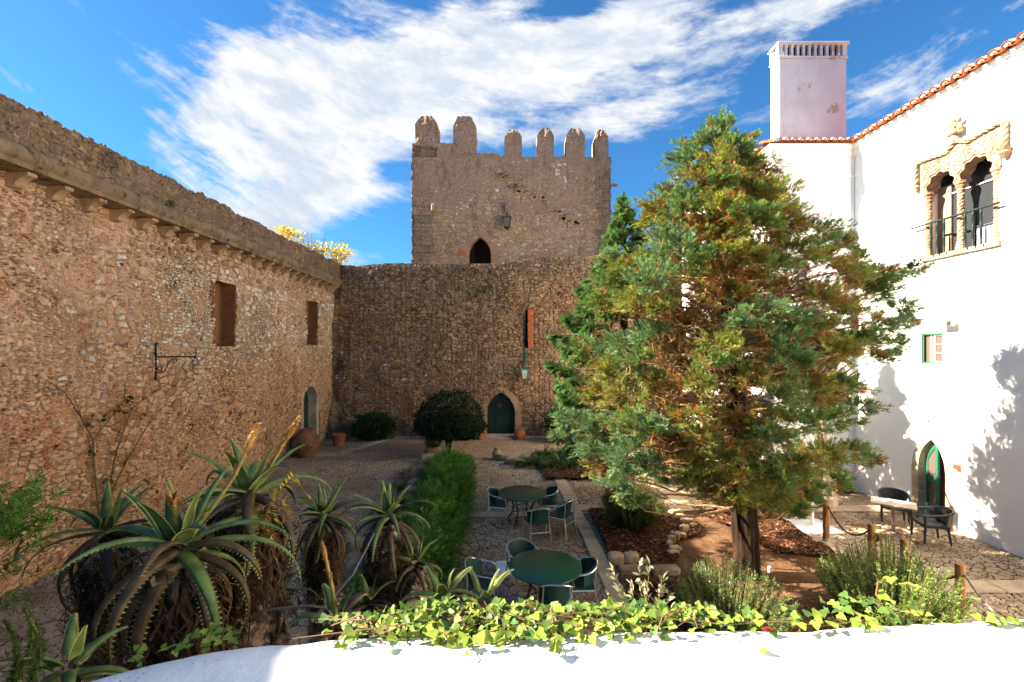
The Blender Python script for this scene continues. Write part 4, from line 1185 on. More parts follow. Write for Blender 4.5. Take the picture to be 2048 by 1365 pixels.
for k in range(46):
    w1_, w2_ = rnd.uniform(0, 6.28), rnd.uniform(-1.4, 1.5); rr = .15
    q = Vector(c) + Vector((-abs(math.cos(w1_)) * .5, math.sin(w1_), math.sin(w2_))) * rr * rnd.uniform(.5, 1.0)
    mb.box(q, (.08, .09, .07), bev=.02, rot=Matrix.Rotation(rnd.uniform(0, 3), 3, (rnd.random(), rnd.random(), rnd.random() + .1)))
mb.build('finial', M['carved'], CW)
for hv in halves:
    g = MB(); g.prism([(hv[0] - .08, za), (hv[1] + .08, za), (hv[1] + .08, 8.75), (hv[0] - .08, 8.75)], -.36, -.35, fr_)
    p = g.build('pane', M['glass_dark'], CW)
    c = (hv[0] + hv[1]) / 2 - .12
    bars([(c - .016, c + .016, za, 8.0), (c + .016, hv[1] + .02, 7.96, 7.985), (hv[0] - .03, c - .016, 7.96, 7.985)], -.345, -.32, fr_, 'mullion', M['white_metal'], p)
mb = MB(); mb.prism([(W1[1] - .34, za), (W1[1] + .0, za), (W1[1] + .0, 8.2), (W1[1] - .34, 8.2)], -.348, -.3, fr_); mb.build('reveal_stone', M['surround'], CW)
mb = MB(); mb.prism([(W1[0] - .08, za - .1), (W1[1] + .08, za - .1), (W1[1] + .08, za), (W1[0] - .08, za)], -.36, .07, fr_); mb.build('sill', M['carved'], CW)
bars([(halves[1][0] - .02, halves[1][1], za, za + .52)], -.33, -.31, fr_, 'lower_panel', M['white_metal'], CW)
rl = MB(); rl.tube([fr_(9.5, 7.28, .12), fr_(11.62, 7.28, .12)], .026, 8); rail = rl.build('railing', M['iron'], CW)
for px_ in (1862, 1874.5, 1888, 1930, 1946, 1962):
    yb = (XR - .12) * FPX / (px_ - CX)
    mb = MB(); mb.tube([fr_(yb, za - .01, .12), fr_(yb, 7.27, .12)], .021, 8); twisted(mb, fr_(yb, za + .1, .12), fr_(yb, za + .36, .12), .026, 4, 2); twisted(mb, fr_(yb, za + .44, .12), fr_(yb, za + .7, .12), .026, 4, 2); mb.box(fr_(yb, za + .4, .12), (.05, .05, .03)); mb.build('baluster', M['iron'], rail)

# low white wall in the foreground (its top is what shows)
PW = tag(None or bpy.data.objects.new('parapet_wall', None), 'thick whitewashed parapet wall in the foreground with ivy trailing over it', 'wall'); COL.objects.link(PW); PW.location = (0, 1.3, 0)
zp = 3.222
far = [(-2.6, .5), (-2.2, .95), (-1.7, 1.22), (-1.29, 1.368), (-1.19, 1.41), (-1.04, 1.49), (-.93, 1.545), (-.69, 1.585), (0, 1.612), (.5, 1.63), (1.06, 1.655), (1.92, 1.695), (3.2, 1.75), (5.0, 1.82)]
fx_ = np.array([p[0] for p in far]); fy_ = np.array([p[1] for p in far])
ux_ = lines((-2.6, 3.2, .02), (3.2, 5.0, .1))
fyy = np.interp(ux_, fx_, fy_); fyy = np.convolve(np.pad(fyy, 6, 'edge'), np.ones(13) / 13, 'valid')
prof_ = [(0, -3.2), (0, -1.0), (0, -.25), (0, -.10), (-.008, -.05), (-.03, -.018), (-.065, -.004)] + [(-.09 - .03 * k, .004 * math.sin(k)) for k in range(24)] + [(-.86, -.03), (-.9, -.1), (-.9, -1.0), (-.9, -3.2)]
pr_ = np.array(prof_)
X = np.zeros((len(ux_), len(pr_), 3)); X[..., 0] = ux_[:, None]; X[..., 1] = fyy[:, None] + pr_[None, :, 0]; X[..., 2] = zp + pr_[None, :, 1]
left = np.clip((-.5 - ux_) / 1.4, 0, 1)[:, None]
X[..., 2] += (.012 * vnoise2(X[..., 0] * 2.2 + 20, X[..., 1] * 3 + 20, 40, 4) - .0 * left) * (pr_[None, :, 1] > -.2)
X[..., 1] += .01 * vnoise(ux_ * 2.5 + 30, 41, 3)[:, None] * (np.abs(pr_[None, :, 0]) < .1)
np_obj('plastered_top', X.reshape(-1, 3), grid_faces(len(ux_), len(pr_)), M['plaster_low'], PW, smooth=True)
# ---------------------------------------------------------------- garden furniture
def round_table(name, label, loc, rz, D=1.18, h=.74):
    t = thing(name, label, 'table', (0, 0, 0), 'round green garden tables')
    mb = MB(); r = D / 2
    mb.lathe([(0, h - .03), (r - .03, h - .03), (r - .006, h - .026), (r, h - .015), (r - .003, h - .004), (r - .012, h), (0, h)], n=64)
    mb.build('tabletop', M['table_green'], t, smooth=True)
    for k in range(4):
        a = math.pi / 4 + k * math.pi / 2; c, s = math.cos(a), math.sin(a)
        mb = MB(); mb.tube([(c * q, s * q, z) for q, z in [(.40, h - .03), (.34, .60), (.25, .44), (.24, .34), (.29, .2), (.38, .08), (.44, .0)]], .017, 8)
        mb.build('leg', M['iron'], t, smooth=True)
    mb = MB()
    for z, q in ((.40, .245), (.22, .28)):
        mb.tube([(q * math.cos(a), q * math.sin(a), z) for a in [math.pi / 4 + i * math.pi / 2 for i in range(5)]], .010, 6)
    mb.build('stretcher', M['iron'], t)
    mb = MB(); mb.tube([(r - .06 and (r - .07) * math.cos(i * math.pi / 16), (r - .07) * math.sin(i * math.pi / 16), h - .045) for i in range(33)], .013, 6)
    mb.build('rim_frame', M['iron'], t)
    t.location = loc; t.rotation_euler.z = rz
    return t
round_table('garden_table', 'round green table farther from the camera, with two chairs tucked against its sides', (.32, 11.0, .012), R(18))
round_table('garden_table', 'round green table nearer the camera, beside the white floor plate', (.575, 7.28, .012), R(30))

def bistro_chair():
    t = thing('garden_chair', 'x', 'chair')
    # woven seat and back
    n = 9; V = []; F = []
    for i in range(n):
        u = i / (n - 1) * 2 - 1
        for j in range(n):
            v = j / (n - 1) * 2 - 1
            V.append((u * (.235 + .015 * v), v * .22, .445 - .018 * (1 - u * u) * (1 - v * v)))
    m0 = len(V)
    V += [(x, y, z - .022) for x, y, z in V[:m0]]
    for i in range(n - 1):
        for j in range(n - 1):
            a = i * n + j; F.append((a, a + n, a + n + 1, a + 1)); F.append((m0 + a, m0 + a + 1, m0 + a + n + 1, m0 + a + n))
    rim = [i for i in range(n)] + [i * n + n - 1 for i in range(1, n)] + [(n - 1) * n + j for j in range(n - 2, -1, -1)] + [i * n for i in range(n - 2, 0, -1)]
    for q in range(len(rim)): a, b = rim[q], rim[(q + 1) % len(rim)]; F.append((a, b, m0 + b, m0 + a))
    MB().add(V, F).build('seat', M['wicker_green'], t, smooth=True)
    arm = [(-.265, .20, .52), (-.27, .19, .61), (-.272, .13, .655), (-.275, 0, .67), (-.272, -.10, .69), (-.25, -.18, .72), (-.19, -.245, .76), (-.10, -.275, .785), (0, -.283, .79)]
    arm = arm + [(-x, y, z) for x, y, z in arm[:-1][::-1]]
    mb = MB(); mb.tube(arm, .0115, 8); mb.build('arm_rail', M['alu'], t, smooth=True)
    V, F = [], []; m = 17; k = 7
    for off in (0, .016):
        for i in range(m):
            a = -1.32 + 2.64 * i / (m - 1)
            for j in range(k):
                q = j / (k - 1); z0, z1 = .47, .775 - .075 * abs(a / 1.32) ** 2
                z = z0 + (z1 - z0) * q; lean = -.05 * q
                V.append((math.sin(a) * (.24 - off + .018 * q), -.045 - (math.cos(a) - .25) * (.235 - off) * 1.02 + lean * math.cos(a) * .9, z))
    o = m * k
    for i in range(m - 1):
        for j in range(k - 1):
            a = i * k + j; F += [(a, a + k, a + k + 1, a + 1), (o + a, o + a + 1, o + a + k + 1, o + a + k)]
    for i in range(m - 1): F += [(i * k, o + i * k, o + (i + 1) * k, (i + 1) * k), (i * k + k - 1, (i + 1) * k + k - 1, o + (i + 1) * k + k - 1, o + i * k + k - 1)]
    for j in range(k - 1): F += [(j, j + 1, o + j + 1, o + j), ((m - 1) * k + j, o + (m - 1) * k + j, o + (m - 1) * k + j + 1, (m - 1) * k + j + 1)]
    MB().add(V, F).build('backrest', M['wicker_green'], t, smooth=True)
    for s in (-1, 1):
        mb = MB(); mb.tube([(s * .265, .20, .52), (s * .262, .205, .40), (s * .265, .225, .0)], .0125, 8); mb.build('leg', M['alu'], t)
        mb = MB(); mb.tube([(s * .19, -.245, .755), (s * .20, -.235, .6), (s * .21, -.225, .43), (s * .23, -.30, .0)], .0125, 8); mb.build('leg', M['alu'], t)
    mb = MB()
    mb.tube([(-.218, -.25, .27), (.218, -.25, .27)], .009, 6)
    for s in (-1, 1): mb.tube([(s * .262, .205, .41), (s * .212, -.226, .41)], .010, 6)
    mb.tube([(-.262, .205, .41), (.262, .205, .41)], .010, 6)
    mb.build('seat_frame', M['alu'], t)
    return t
ch0 = bistro_chair()
GC = 'green woven garden chairs with metal arm rails'
chairs = [  # x, y, facing angle (0 = away from the camera), label
    (-.24, 11.12, -96, 'green chair at the left of the farther round table, facing right'),
    (.93, 11.25, 98, 'green chair at the right of the farther round table, facing left'),
    (.62, 9.98, 12, 'green chair standing loose in front of the farther table, its back to the camera'),
    (1.18, 10.42, 52, 'green chair turned askew on the kerb strip, right of the farther table'),
    (.26, 7.92, 208, 'green chair behind the nearer round table, mostly hidden by the tabletop'),
    (-.42, 7.32, -92, 'green chair at the left of the nearer round table, with its arm rail loop open'),
    (1.14, 7.36, 86, 'green chair at the right of the nearer round table'),
    (.70, 6.84, -2, 'green chair with its back to the ivy, nearest to the camera'),
]
for i, (x, y, a, lb) in enumerate(chairs):
    c = ch0 if i == 0 else copy_tree(ch0)
    c.location = (x, y, .012); c.rotation_euler.z = R(a); tag(c, lb, 'chair', GC)

def parasol_base(label, loc, w, pole_h, rz=0):
    t = thing('parasol_plate', label, 'parasol plate', (0, 0, 0))
    mb = MB(); mb.box((0, 0, .025), (w, w, .05), bev=.008); mb.build('plate', M['white_metal'], t)
    mb = MB(); mb.tube([(0, 0, .05), (0, 0, pole_h)], .028, 12); mb.lathe([(.06, .05), (.06, .075), (.035, .1)], n=14); mb.build('socket', M['white_metal'], t)
    t.location = loc; t.rotation_euler.z = rz; return t
parasol_base('white square floor plate with a short white socket left of the nearer table', (.02, 8.68, .012), .52, .35, R(3))
# folded cantilever parasol by the bed
pt = thing('parasol', 'folded beige cantilever parasol on a white mast and plate behind the conifer', 'parasol', (7.18, 10.72, .012))
mb = MB(); mb.box((7.16, 10.72, .04), (.86, .86, .05), bev=.01, rz=.05); mb.build('base_plate', M['white_metal'], pt)
mb = MB(); mb.tube([(7.2, 10.8, .05), (7.2, 10.8, 2.5)], .034, 12); mb.build('mast', M['white_metal'], pt)
mb = MB(); mb.tube([(7.2, 10.8, 2.4), (7.5, 11.05, 2.75), (7.78, 11.3, 2.7)], .024, 8); mb.build('arm', M['white_metal'], pt)
V, F = [], []; nseg = 32
for k, (z, r_) in enumerate([(.34, .235), (.42, .24), (.9, .20), (1.5, .15), (2.1, .09), (2.6, .035), (2.68, .01)]):
    for j in range(nseg):
        a = 2 * math.pi * j / nseg; rr = r_ * (1 + .24 * math.sin(a * 8)) if k < 6 else r_
        V.append((7.80 + rr * math.cos(a), 11.3 + rr * math.sin(a), z + (.05 * math.sin(a * 8) if k == 0 else 0)))
for k in range(6):
    for j in range(nseg): F.append((k * nseg + j, k * nseg + (j + 1) % nseg, (k + 1) * nseg + (j + 1) % nseg, (k + 1) * nseg + j))
MB().add(V, F).build('canopy', M['canvas'], pt, smooth=True)

# square table with two black armchairs by the door
t = thing('side_table', 'small pale square table on a splayed pedestal by the arched doorway', 'table', (8.75, 10.36, .012), rz=R(-40))
mb = MB(); mb.box((0, 0, .70), (.80, .56, .03), bev=.008); mb.build('tabletop', M['beige_top'], t, world=False)
mb = MB(); mb.tube([(0, 0, .06), (0, 0, .685)], .035, 12); mb.build('pedestal', M['taupe_metal'], t, world=False)
for a in range(4):
    w_ = math.pi / 4 + a * math.pi / 2
    mb = MB(); mb.tube([(0, 0, .10), (.15 * math.cos(w_), .15 * math.sin(w_), .08), (.34 * math.cos(w_), .34 * math.sin(w_), .015)], [.028, .026, .016], 8); mb.build('foot', M['taupe_metal'], t, world=False)
def tub_chair():
    t = thing('armchair', 'x', 'armchair')
    mb = MB(); mb.box((0, .01, .40), (.50, .48, .07), bev=.02); mb.build('seat', M['black_wicker'], t)
    ring = [(-.27, .24, .62), (-.285, .1, .645), (-.29, -.05, .665), (-.27, -.19, .69), (-.20, -.29, .72), (-.1, -.335, .735), (0, -.345, .74)]
    ring = ring + [(-x, y, z) for x, y, z in ring[:-1][::-1]]
    mb = MB(); mb.tube(ring, .026, 8); mb.build('arm_rail', M['black_wicker'], t, smooth=True)
    V, F = [], []; m, k = 19, 8
    for off in (0, .03):
        for i in range(m):
            a = -1.5 + 3.0 * i / (m - 1)
            for j in range(k):
                q = j / (k - 1); e = abs(a) / 1.5
                zt = .735 - .07 * e * e; zb = .40 + .16 * max(0, e - .35) ** 1.0 * 1.5
                z = zb + (zt - zb) * q; rr = .21 + .075 * q ** .7 - off
                V.append((math.sin(a) * rr * 1.03, -.03 - math.cos(a) * rr * 1.08, z))
    o = m * k
    for i in range(m - 1):
        for j in range(k - 1):
            a = i * k + j; F += [(a, a + k, a + k + 1, a + 1), (o + a, o + a + 1, o + a + k + 1, o + a + k)]
    for i in range(m - 1): F.append((i * k, o + i * k, o + (i + 1) * k, (i + 1) * k))
    for j in range(k - 1): F += [(j, j + 1, o + j + 1, o + j), ((m - 1) * k + j, o + (m - 1) * k + j, o + (m - 1) * k + j + 1, (m - 1) * k + j + 1)]
    MB().add(V, F).build('backrest', M['black_wicker'], t, smooth=True)
    for s in (-1, 1):
        mb = MB(); mb.tube([(s * .27, .24, .62), (s * .25, .225, .38), (s * .245, .235, .0)], [.022, .026, .017], 8); mb.build('leg', M['black_wicker'], t)
        mb = MB(); mb.tube([(s * .20, -.19, .42), (s * .225, -.25, .0)], [.028, .017], 8); mb.build('leg', M['black_wicker'], t)
    for s in (-1, 1):
        for (x, y) in ((s * .245, .235), (s * .225, -.25)):
            mb = MB(); mb.tube([(x, y, 0), (x, y, .03)], .018, 8); mb.build('foot_cap', M['white_metal'], t)
    return t
a0 = tub_chair(); a0.location = (9.32, 11.02, .012); a0.rotation_euler.z = R(146); tag(a0, 'black woven armchair behind the pale table, facing the camera', 'armchair', 'black woven armchairs')
a1 = copy_tree(a0); a1.location = (9.2, 9.92, .012); a1.rotation_euler.z = R(74); tag(a1, 'black woven armchair right of the pale table, in front of the open doorway', 'armchair', 'black woven armchairs')

# ---------------------------------------------------------------- rope fence beside the bed
posts = [(6.95, 11.2, .88, 'pale wooden rope post by the folded parasol, farthest of the row'), (6.92, 9.93, .90, 'tall wooden rope post beside the white parasol plate'), (6.95, 8.72, .86, 'short knotty rope post half hidden by the right rosemary bush'),
         (7.02, 8.08, .84, 'pale-topped post just showing above the right rosemary bush'), (6.99, 7.05, .88, 'wooden rope post in front at the right edge of the rosemary')]
for x, y, h_, lb in posts:
    t = thing('rope_post', lb, 'post', (x, y, 0), 'wooden posts of the rope fence')
    mb = MB(); mb.tube([(x, y, -.05), (x + .005, y, .3), (x, y, h_ - .02), (x, y, h_)], [.066, .064, .062, .054], 14); mb.build('shaft', M['post'], t, smooth=True)
    mb = MB(); mb.lathe([(.066, .0), (.07, .01), (.07, .09), (.066, .1)], (x, y, 0), 14); mb.build('collar', M['grey_plastic'], t)
mb = MB(); mb.lathe([(.0, -.08), (.04, -.05), (.055, .0), (.04, .06), (0, .09)], (6.99, 8.66, .62), 8); mb.build('knot', M['bark'], [o for o in COL.objects if o.name.startswith('rope_post')][2])
def rope(a, b, sag, label, mat):
    a, b = Vector(a), Vector(b); pts = [a + (b - a) * t + Vector((0, 0, -sag * 4 * t * (1 - t))) for t in [i / 18 for i in range(19)]]
    mb = MB(); mb.tube(pts, .016, 8, twist=.4); o = mb.build('rope', mat, None, smooth=True); tag(o, label, 'rope')
    return o
rope((6.95, 11.14, .80), (6.92, 9.99, .80), .22, 'black rope sagging between the two posts next to the folded parasol', M['rope'])
rope((6.92, 9.87, .80), (6.95, 8.78, .72), .30, 'black rope hanging low from the tall post towards the right rosemary', M['rope'])
rope((7.02, 8.02, .62), (6.99, 7.12, .66), .20, 'short black rope coming out of the right rosemary to the front post', M['rope'])
rope((6.99, 6.98, .74), (7.0, 5.2, .62), .42, 'grey rope running down from the front post towards the ivy', M['rope_grey'])

# ---------------------------------------------------------------- pots, jar, stones
def pot(name, label, c, prof, mat, grp=None, cat='pot'):
    t = thing(name, label, cat, c, grp)
    mb = MB(); mb.lathe(prof, c, 28); mb.build('body', mat, t, smooth=True)
    return t
jar = pot('storage_jar', 'big bulging old clay jar beside the green door in the left wall', (-7.98, 17.9, 0), [(0, 0), (.26, 0), (.36, .14), (.49, .38), (.53, .56), (.49, .74), (.38, .90), (.27, .98), (.25, 1.0), (.27, 1.02), (.27, 1.08), (.23, 1.09), (.20, 1.0), (0, .9)], M['terracotta_old'], cat='jar')
pots = [((-1.34, 21.35, .0), 'straight-sided clay pot on the left of the arched back door', [(0, 0), (.17, 0), (.24, .25), (.27, .42), (.25, .46), (.28, .48), (.28, .54), (.23, .54), (0, .5)]),
        ((.5, 21.3, .0), 'round bellied clay pot on the right of the arched back door', [(0, 0), (.16, 0), (.27, .16), (.29, .28), (.23, .42), (.18, .46), (.2, .5), (.16, .5), (0, .45)]),
        ((-7.45, 19.9, .0), 'plain clay pot under the agave in the left corner', [(0, 0), (.22, 0), (.28, .42), (.3, .43), (.3, .52), (.26, .52), (0, .46)]),
        ((-2.98, 17.9, .0), 'clay pot with a small green bush at the end of the hedge', [(0, 0), (.2, 0), (.27, .34), (.29, .36), (.29, .42), (.25, .42), (0, .36)])]
for c, lb, pf in pots: pot('clay_pot', lb, c, pf, M['terracotta'], 'terracotta pots')
t = pot('stone_baluster', 'short turned stone baluster standing on the paving near the strap-leaved plants', (-.46, 17.5, 0), [(0, 0), (.2, 0), (.2, .08), (.15, .1), (.19, .2), (.15, .3), (.1, .36), (.13, .39), (.13, .44), (0, .44)], M['rock'], cat='baluster')
def stone(label, c, s, mat, grp, name='edging_stone', rz=0, flat=.75):
    n1, n2 = 12, 8; V = []
    sd = rnd.randrange(1000)
    for i in range(n2 + 1):
        th = math.pi * i / n2
        for j in range(n1):
            ph = 2 * math.pi * j / n1
            d_ = Vector((math.sin(th) * math.cos(ph), math.sin(th) * math.sin(ph), math.cos(th)))
            d_ = Vector([math.copysign(abs(q) ** .42, q) for q in d_])
            V.append(d_)
    V = np.array([tuple(v) for v in V]); nz = vnoise2(V[:, 0] * 1.3 + sd % 50 + 5, V[:, 1] * 1.3 + V[:, 2] + sd % 37 + 5, sd % 90, 3)
    V *= (1 + .13 * nz)[:, None]; V *= np.array([s[0] / 2, s[1] / 2, s[2] / 2])
    c_, s__ = math.cos(rz), math.sin(rz); V = np.stack([V[:, 0] * c_ - V[:, 1] * s__, V[:, 0] * s__ + V[:, 1] * c_, V[:, 2]], 1)
    F = [(i * n1 + j, (i + 1) * n1 + j, (i + 1) * n1 + (j + 1) % n1, i * n1 + (j + 1) % n1) for i in range(n2) for j in range(n1)]
    o = np_obj(name, V, F, mat, None, smooth=True); o.location = (c[0], c[1], c[2] + s[2] * .36)
    return tag(o, label, 'stone', grp)
gs = 'pale stones edging the dark bark mulch'
for i, (px_, py_, w_, h_) in enumerate([(1350, 1032, .42, .16), (1362, 1043, .36, .16), (1374, 1052, .40, .18), (1386, 1060, .26, .14), (1368, 1071, .3, .26), (1361, 1079, .32, .14), (1350, 1082, .26, .18), (1342, 1090, .24, .2), (1338, 1096, .18, .14), (1350, 1106, .34, .12), (1346, 1114, .3, .1)]):
    g = G(px_, py_); stone('pale rough stone in the curved edging of the dark bark mulch', (g[0], g[1], .05), (w_ * .78, w_ * .46, h_ * .85), M['rock_pale'], gs, rz=rnd.uniform(-.8, .8))
for px_, lb in ((1232, 'squared stone block at the front edge of the bark mulch, next to the kerb strip'), (1262, 'squared stone block at the front edge of the bark mulch, second from the kerb strip'), (1290, 'thin pale stone chip beside the squared blocks of the mulch edge')):
    g = G(px_, 1132); stone(lb, (g[0], g[1], .04), (.30 if px_ < 1280 else .2, .22, .24 if px_ < 1280 else .08), M['rock_pale'], 'squared blocks at the mulch front')
for (px_, lb) in ((1265, 'long mossy stone beam lying in front of the bark mulch, left piece'), (1330, 'long mossy stone beam lying in front of the bark mulch, right piece')):
    g = G(px_, 1152); mb = MB(); mb.box((g[0], g[1], .10), (.52, .2, .16), bev=.03, rz=.04); o = mb.build('stone_beam', M['rock']); tag(o, lb, 'stone', 'stone beams')
for k, (px_, py_, w_, h_) in enumerate([(862, 915, .55, .4), (852, 926, .5, .36), (848, 942, .5, .4), (838, 962, .8, .55), (832, 985, .5, .42), (826, 1000, .55, .4), (702, 1128, .62, .62), (712, 1165, .8, .5), (690, 1185, .5, .4)]):
    g = G(px_, py_); stone('grey weathered rock in the row along the left side of the hedge', (g[0], g[1], .02), (w_, w_ * .75, h_), M['rock'], 'weathered rocks along the hedge', 'border_rock', rnd.uniform(0, 3))
for k, (px_, py_, w_) in enumerate([(1022, 928, .5), (1040, 932, .4), (1052, 926, .5), (1082, 912, .45), (1112, 912, .45), (1010, 922, .4)]):
    g = G(px_, py_); stone('grey stone in the low border around the strap-leaved plants', (g[0], g[1], .0), (w_, w_ * .6, .28), M['rock'], 'low border stones by the strap-leaved plants', 'border_rock', rnd.uniform(-.3, .3))

# ---------------------------------------------------------------- lamps, signs, brackets
def lantern(t, base, s, mt=None, gl=None):
    """four-sided lantern hanging with its middle at base; s = width at the top"""
    b = Vector(base)
    def ring(w_, z): return [b + Vector((x * w_ / 2, y * w_ / 2, z)) for x, y in ((-1, -1), (1, -1), (1, 1), (-1, 1))]
    mb = MB(); h_ = s * 1.25
    lo, hi = ring(s * .62, -h_ / 2), ring(s, h_ / 2)
    for k in range(4):
        mb.tube([lo[k], hi[k]], s * .045, 6); mb.tube([lo[k], lo[(k + 1) % 4]], s * .045, 6); mb.tube([hi[k], hi[(k + 1) % 4]], s * .05, 6)
    mt = mt or M['verdigris']; cage = mb.build('cage', mt, t)
    mb = MB(); mb.add(ring(s * .56, -h_ / 2) + ring(s * .93, h_ / 2), [(0, 1, 5, 4), (1, 2, 6, 5), (2, 3, 7, 6), (3, 0, 4, 7)]); mb.build('glass', gl or M['lamp_glass'], t)
    mb = MB()
    for k in range(4):
        mb.tube([lo[k] * .5 + hi[k] * .5, lo[(k + 1) % 4] * .5 + hi[(k + 1) % 4] * .5], s * .012, 4) if False else None
        mb.tube([lo[k], hi[(k + 1) % 4]], s * .014, 4); mb.tube([hi[k], lo[(k + 1) % 4]], s * .014, 4)
    mb.build('lattice', mt, cage)
    mb = MB(); A = ring(s * 1.22, h_ / 2 + s * .02); B = ring(s * .5, h_ / 2 + s * .36); C = ring(s * .26, h_ / 2 + s * .42); D = ring(s * .3, h_ / 2 + s * .56)
    mb.add(A + B + C + D, [(3, 2, 1, 0)] + [(r_ * 4 + k, r_ * 4 + (k + 1) % 4, r_ * 4 + 4 + (k + 1) % 4, r_ * 4 + 4 + k) for r_ in range(3) for k in range(4)] + [(12, 13, 14, 15)])
    mb.lathe([(0, h_ / 2 + s * .72), (s * .09, h_ / 2 + s * .66), (s * .05, h_ / 2 + s * .56)], b, 8); mb.build('lantern_roof', mt, t)
    mb = MB(); mb.lathe([(s * .31, -h_ / 2), (s * .12, -h_ / 2 - s * .16), (s * .14, -h_ / 2 - s * .24), (s * .04, -h_ / 2 - s * .34), (0, -h_ / 2 - s * .42)], b, 8); mb.build('finial', mt, t)
p = P(1050, 749, 21.65)
t = thing('wall_lantern', 'green wall lantern with milky panes hanging right of the arched back door', 'lantern', p)
lantern(t, p, .34)
mb = MB(); mb.tube([(p[0] + .05, YB - .02, p[2] + 1.0), (p[0] + .04, YB - .12, p[2] + .98), (p[0] + .03, YB - .3, p[2] + .85), (p[0], p[1], p[2] + .62), (p[0], p[1], p[2] + .46)], .028, 8)
mb.box((p[0] + .05, YB - .04, p[2] + .78), (.1, .05, .62), bev=.01); mb.tube([(p[0] + .05, YB - .06, p[2] + .52), (p[0] + .03, YB - .3, p[2] + .72)], .02, 6); mb.build('bracket', M['verdigris'], t)
p = P(1014, 446, TY - .5)
t = thing('wall_lantern', 'dark green lantern fixed high on the tower face above its doorway', 'lantern', p)
lantern(t, p, .42, M['iron'], simple('dusty_lantern_glass', lin(112, 100, 88), .3))
mb = MB(); mb.tube([(p[0], TY, p[2] + .9), (p[0], p[1], p[2] + .8), (p[0], p[1], p[2] + .55)], .03, 8); mb.build('bracket', M['iron'], t)
o = MB().box(P(924, 507, TY - .04), (.40, .03, .27), bev=.005).build('plaque', M['plaque']); tag(o, 'small copper-coloured plaque left of the tower doorway', 'plaque')
# scrolled iron bracket on the left wall
yb = 10.98
t = thing('iron_bracket', 'empty scrolled iron lamp bracket on the left wall', 'bracket', (XL, yb, 3.6))
f3 = frame((XL + .05, yb, 0), (1, 0, 0), (0, 0, 1), (0, 1, 0))
mb = MB(); mb.tube([f3(.0, 3.52, 0), f3(0, 4.32, 0)], .02, 8)
for z in (3.5, 4.34):
    mb.lathe([(0, -.05), (.03, -.01), (.035, .02), (0, .06)], f3(0, z, 0), 8)
    for s in (-1, 1): mb.tube([f3(0, z, 0), f3(.0 + .03, z + .02, .0 + s * .05), f3(.02, z - .04 if z > 4 else z + .06, s * .06)], .01, 5)
for z in (3.75, 4.1): mb.box(f3(-.03, z, 0), (.1, .05, .05))
mb.build('back_plate', M['iron'], t)
mb = MB(); mb.tube([f3(0, 4.03, 0), f3(.98, 4.03, 0)], .017, 8); mb.tube([f3(.98, 4.03, 0), f3(1.1, 4.03, 0)], [.012, .004], 6); mb.build('arm', M['iron'], t)
def spiral(c, r, a0, a1, n=26, shrink=.35): return [f3(c[0] + r * (1 - (1 - shrink) * k / n) * math.cos(a0 + (a1 - a0) * k / n), c[1] + r * (1 - (1 - shrink) * k / n) * math.sin(a0 + (a1 - a0) * k / n), 0) for k in range(n + 1)]
mb = MB()
mb.tube([f3(.02, 3.66, 0), f3(.12, 3.63, 0), f3(.2, 3.68, 0), f3(.26, 3.78, 0), f3(.3, 3.88, 0), f3(.38, 3.97, 0), f3(.47, 3.985, 0)], .011, 6)
mb.tube(spiral((.08, 3.73), .075, -1.6, 5.0), .009, 5); mb.tube(spiral((.44, 3.93), .065, 1.2, -5.0), .009, 5); mb.tube(spiral((.93, 3.91), .1, 1.5, -4.6), .011, 6); mb.tube(spiral((.93, 4.11), .05, -1.5, 3.4), .009, 5)
mb.tube([f3(.86, 3.84, 0), f3(.9, 3.80, 0), f3(.9, 3.74, 0)], .014, 6)
mb.build('scroll', M['iron'], t)
# small rusty hooks
for px_, py_, Yb, lb in ((378, 852, 12.4, 'rusty hook with a dry tuft on the left wall, nearest the climbing rose'), (477, 829, 14.6, 'rusty hook with a dry tuft on the left wall, middle of three'), (551, 812, 17.0, 'rusty hook with a dry tuft on the left wall, nearest the green door')):
    y = -XL * FPX / (CX - px_); z = H - (py_ - CY) / FPX * y
    mb = MB(); mb.tube([(XL - .02, y, z - .2), (XL + .07, y, z - .1), (XL + .09, y, z)], .011, 6)
    for k in range(7):
        a = k * .9; mb.tube([(XL + .09, y, z), (XL + .09 + .07 * math.cos(a), y + .07 * math.sin(a), z + .05), (XL + .09 + .09 * math.cos(a), y + .1 * math.sin(a), z + .01)], .008, 4)
    tag(mb.build('wall_hook', M['rust']), lb, 'hook', 'rusty hooks on the left wall')
# floodlight and small lamp on the white wall
t = thing('floodlight', 'small grey floodlight on a bracket above the green window', 'floodlight', (XR, 10.64, 4.85))
mb = MB(); mb.box((XR - .22, 10.66, 4.88), (.24, .30, .07), bev=.012, rot=Matrix.Rotation(-.25, 3, 'Y')); mb.build('lamp_head', M['grey_plastic'], t)
mb = MB(); mb.box((XR - .12, 10.56, 4.82), (.1, .14, .14), bev=.02); mb.build('sensor', M['white_metal'], t)
mb = MB(); mb.tube([(XR - .005, 10.62, 4.84), (XR - .14, 10.62, 4.86)], .02, 8); mb.build('bracket', M['grey_plastic'], t)
o = MB().box((XR - .03, 11.27, 2.47), (.06, .09, .09), bev=.015).build('wall_spotlight', M['grey_plastic']); tag(o, 'tiny grey spotlight on the white wall above the arched doorway', 'light')
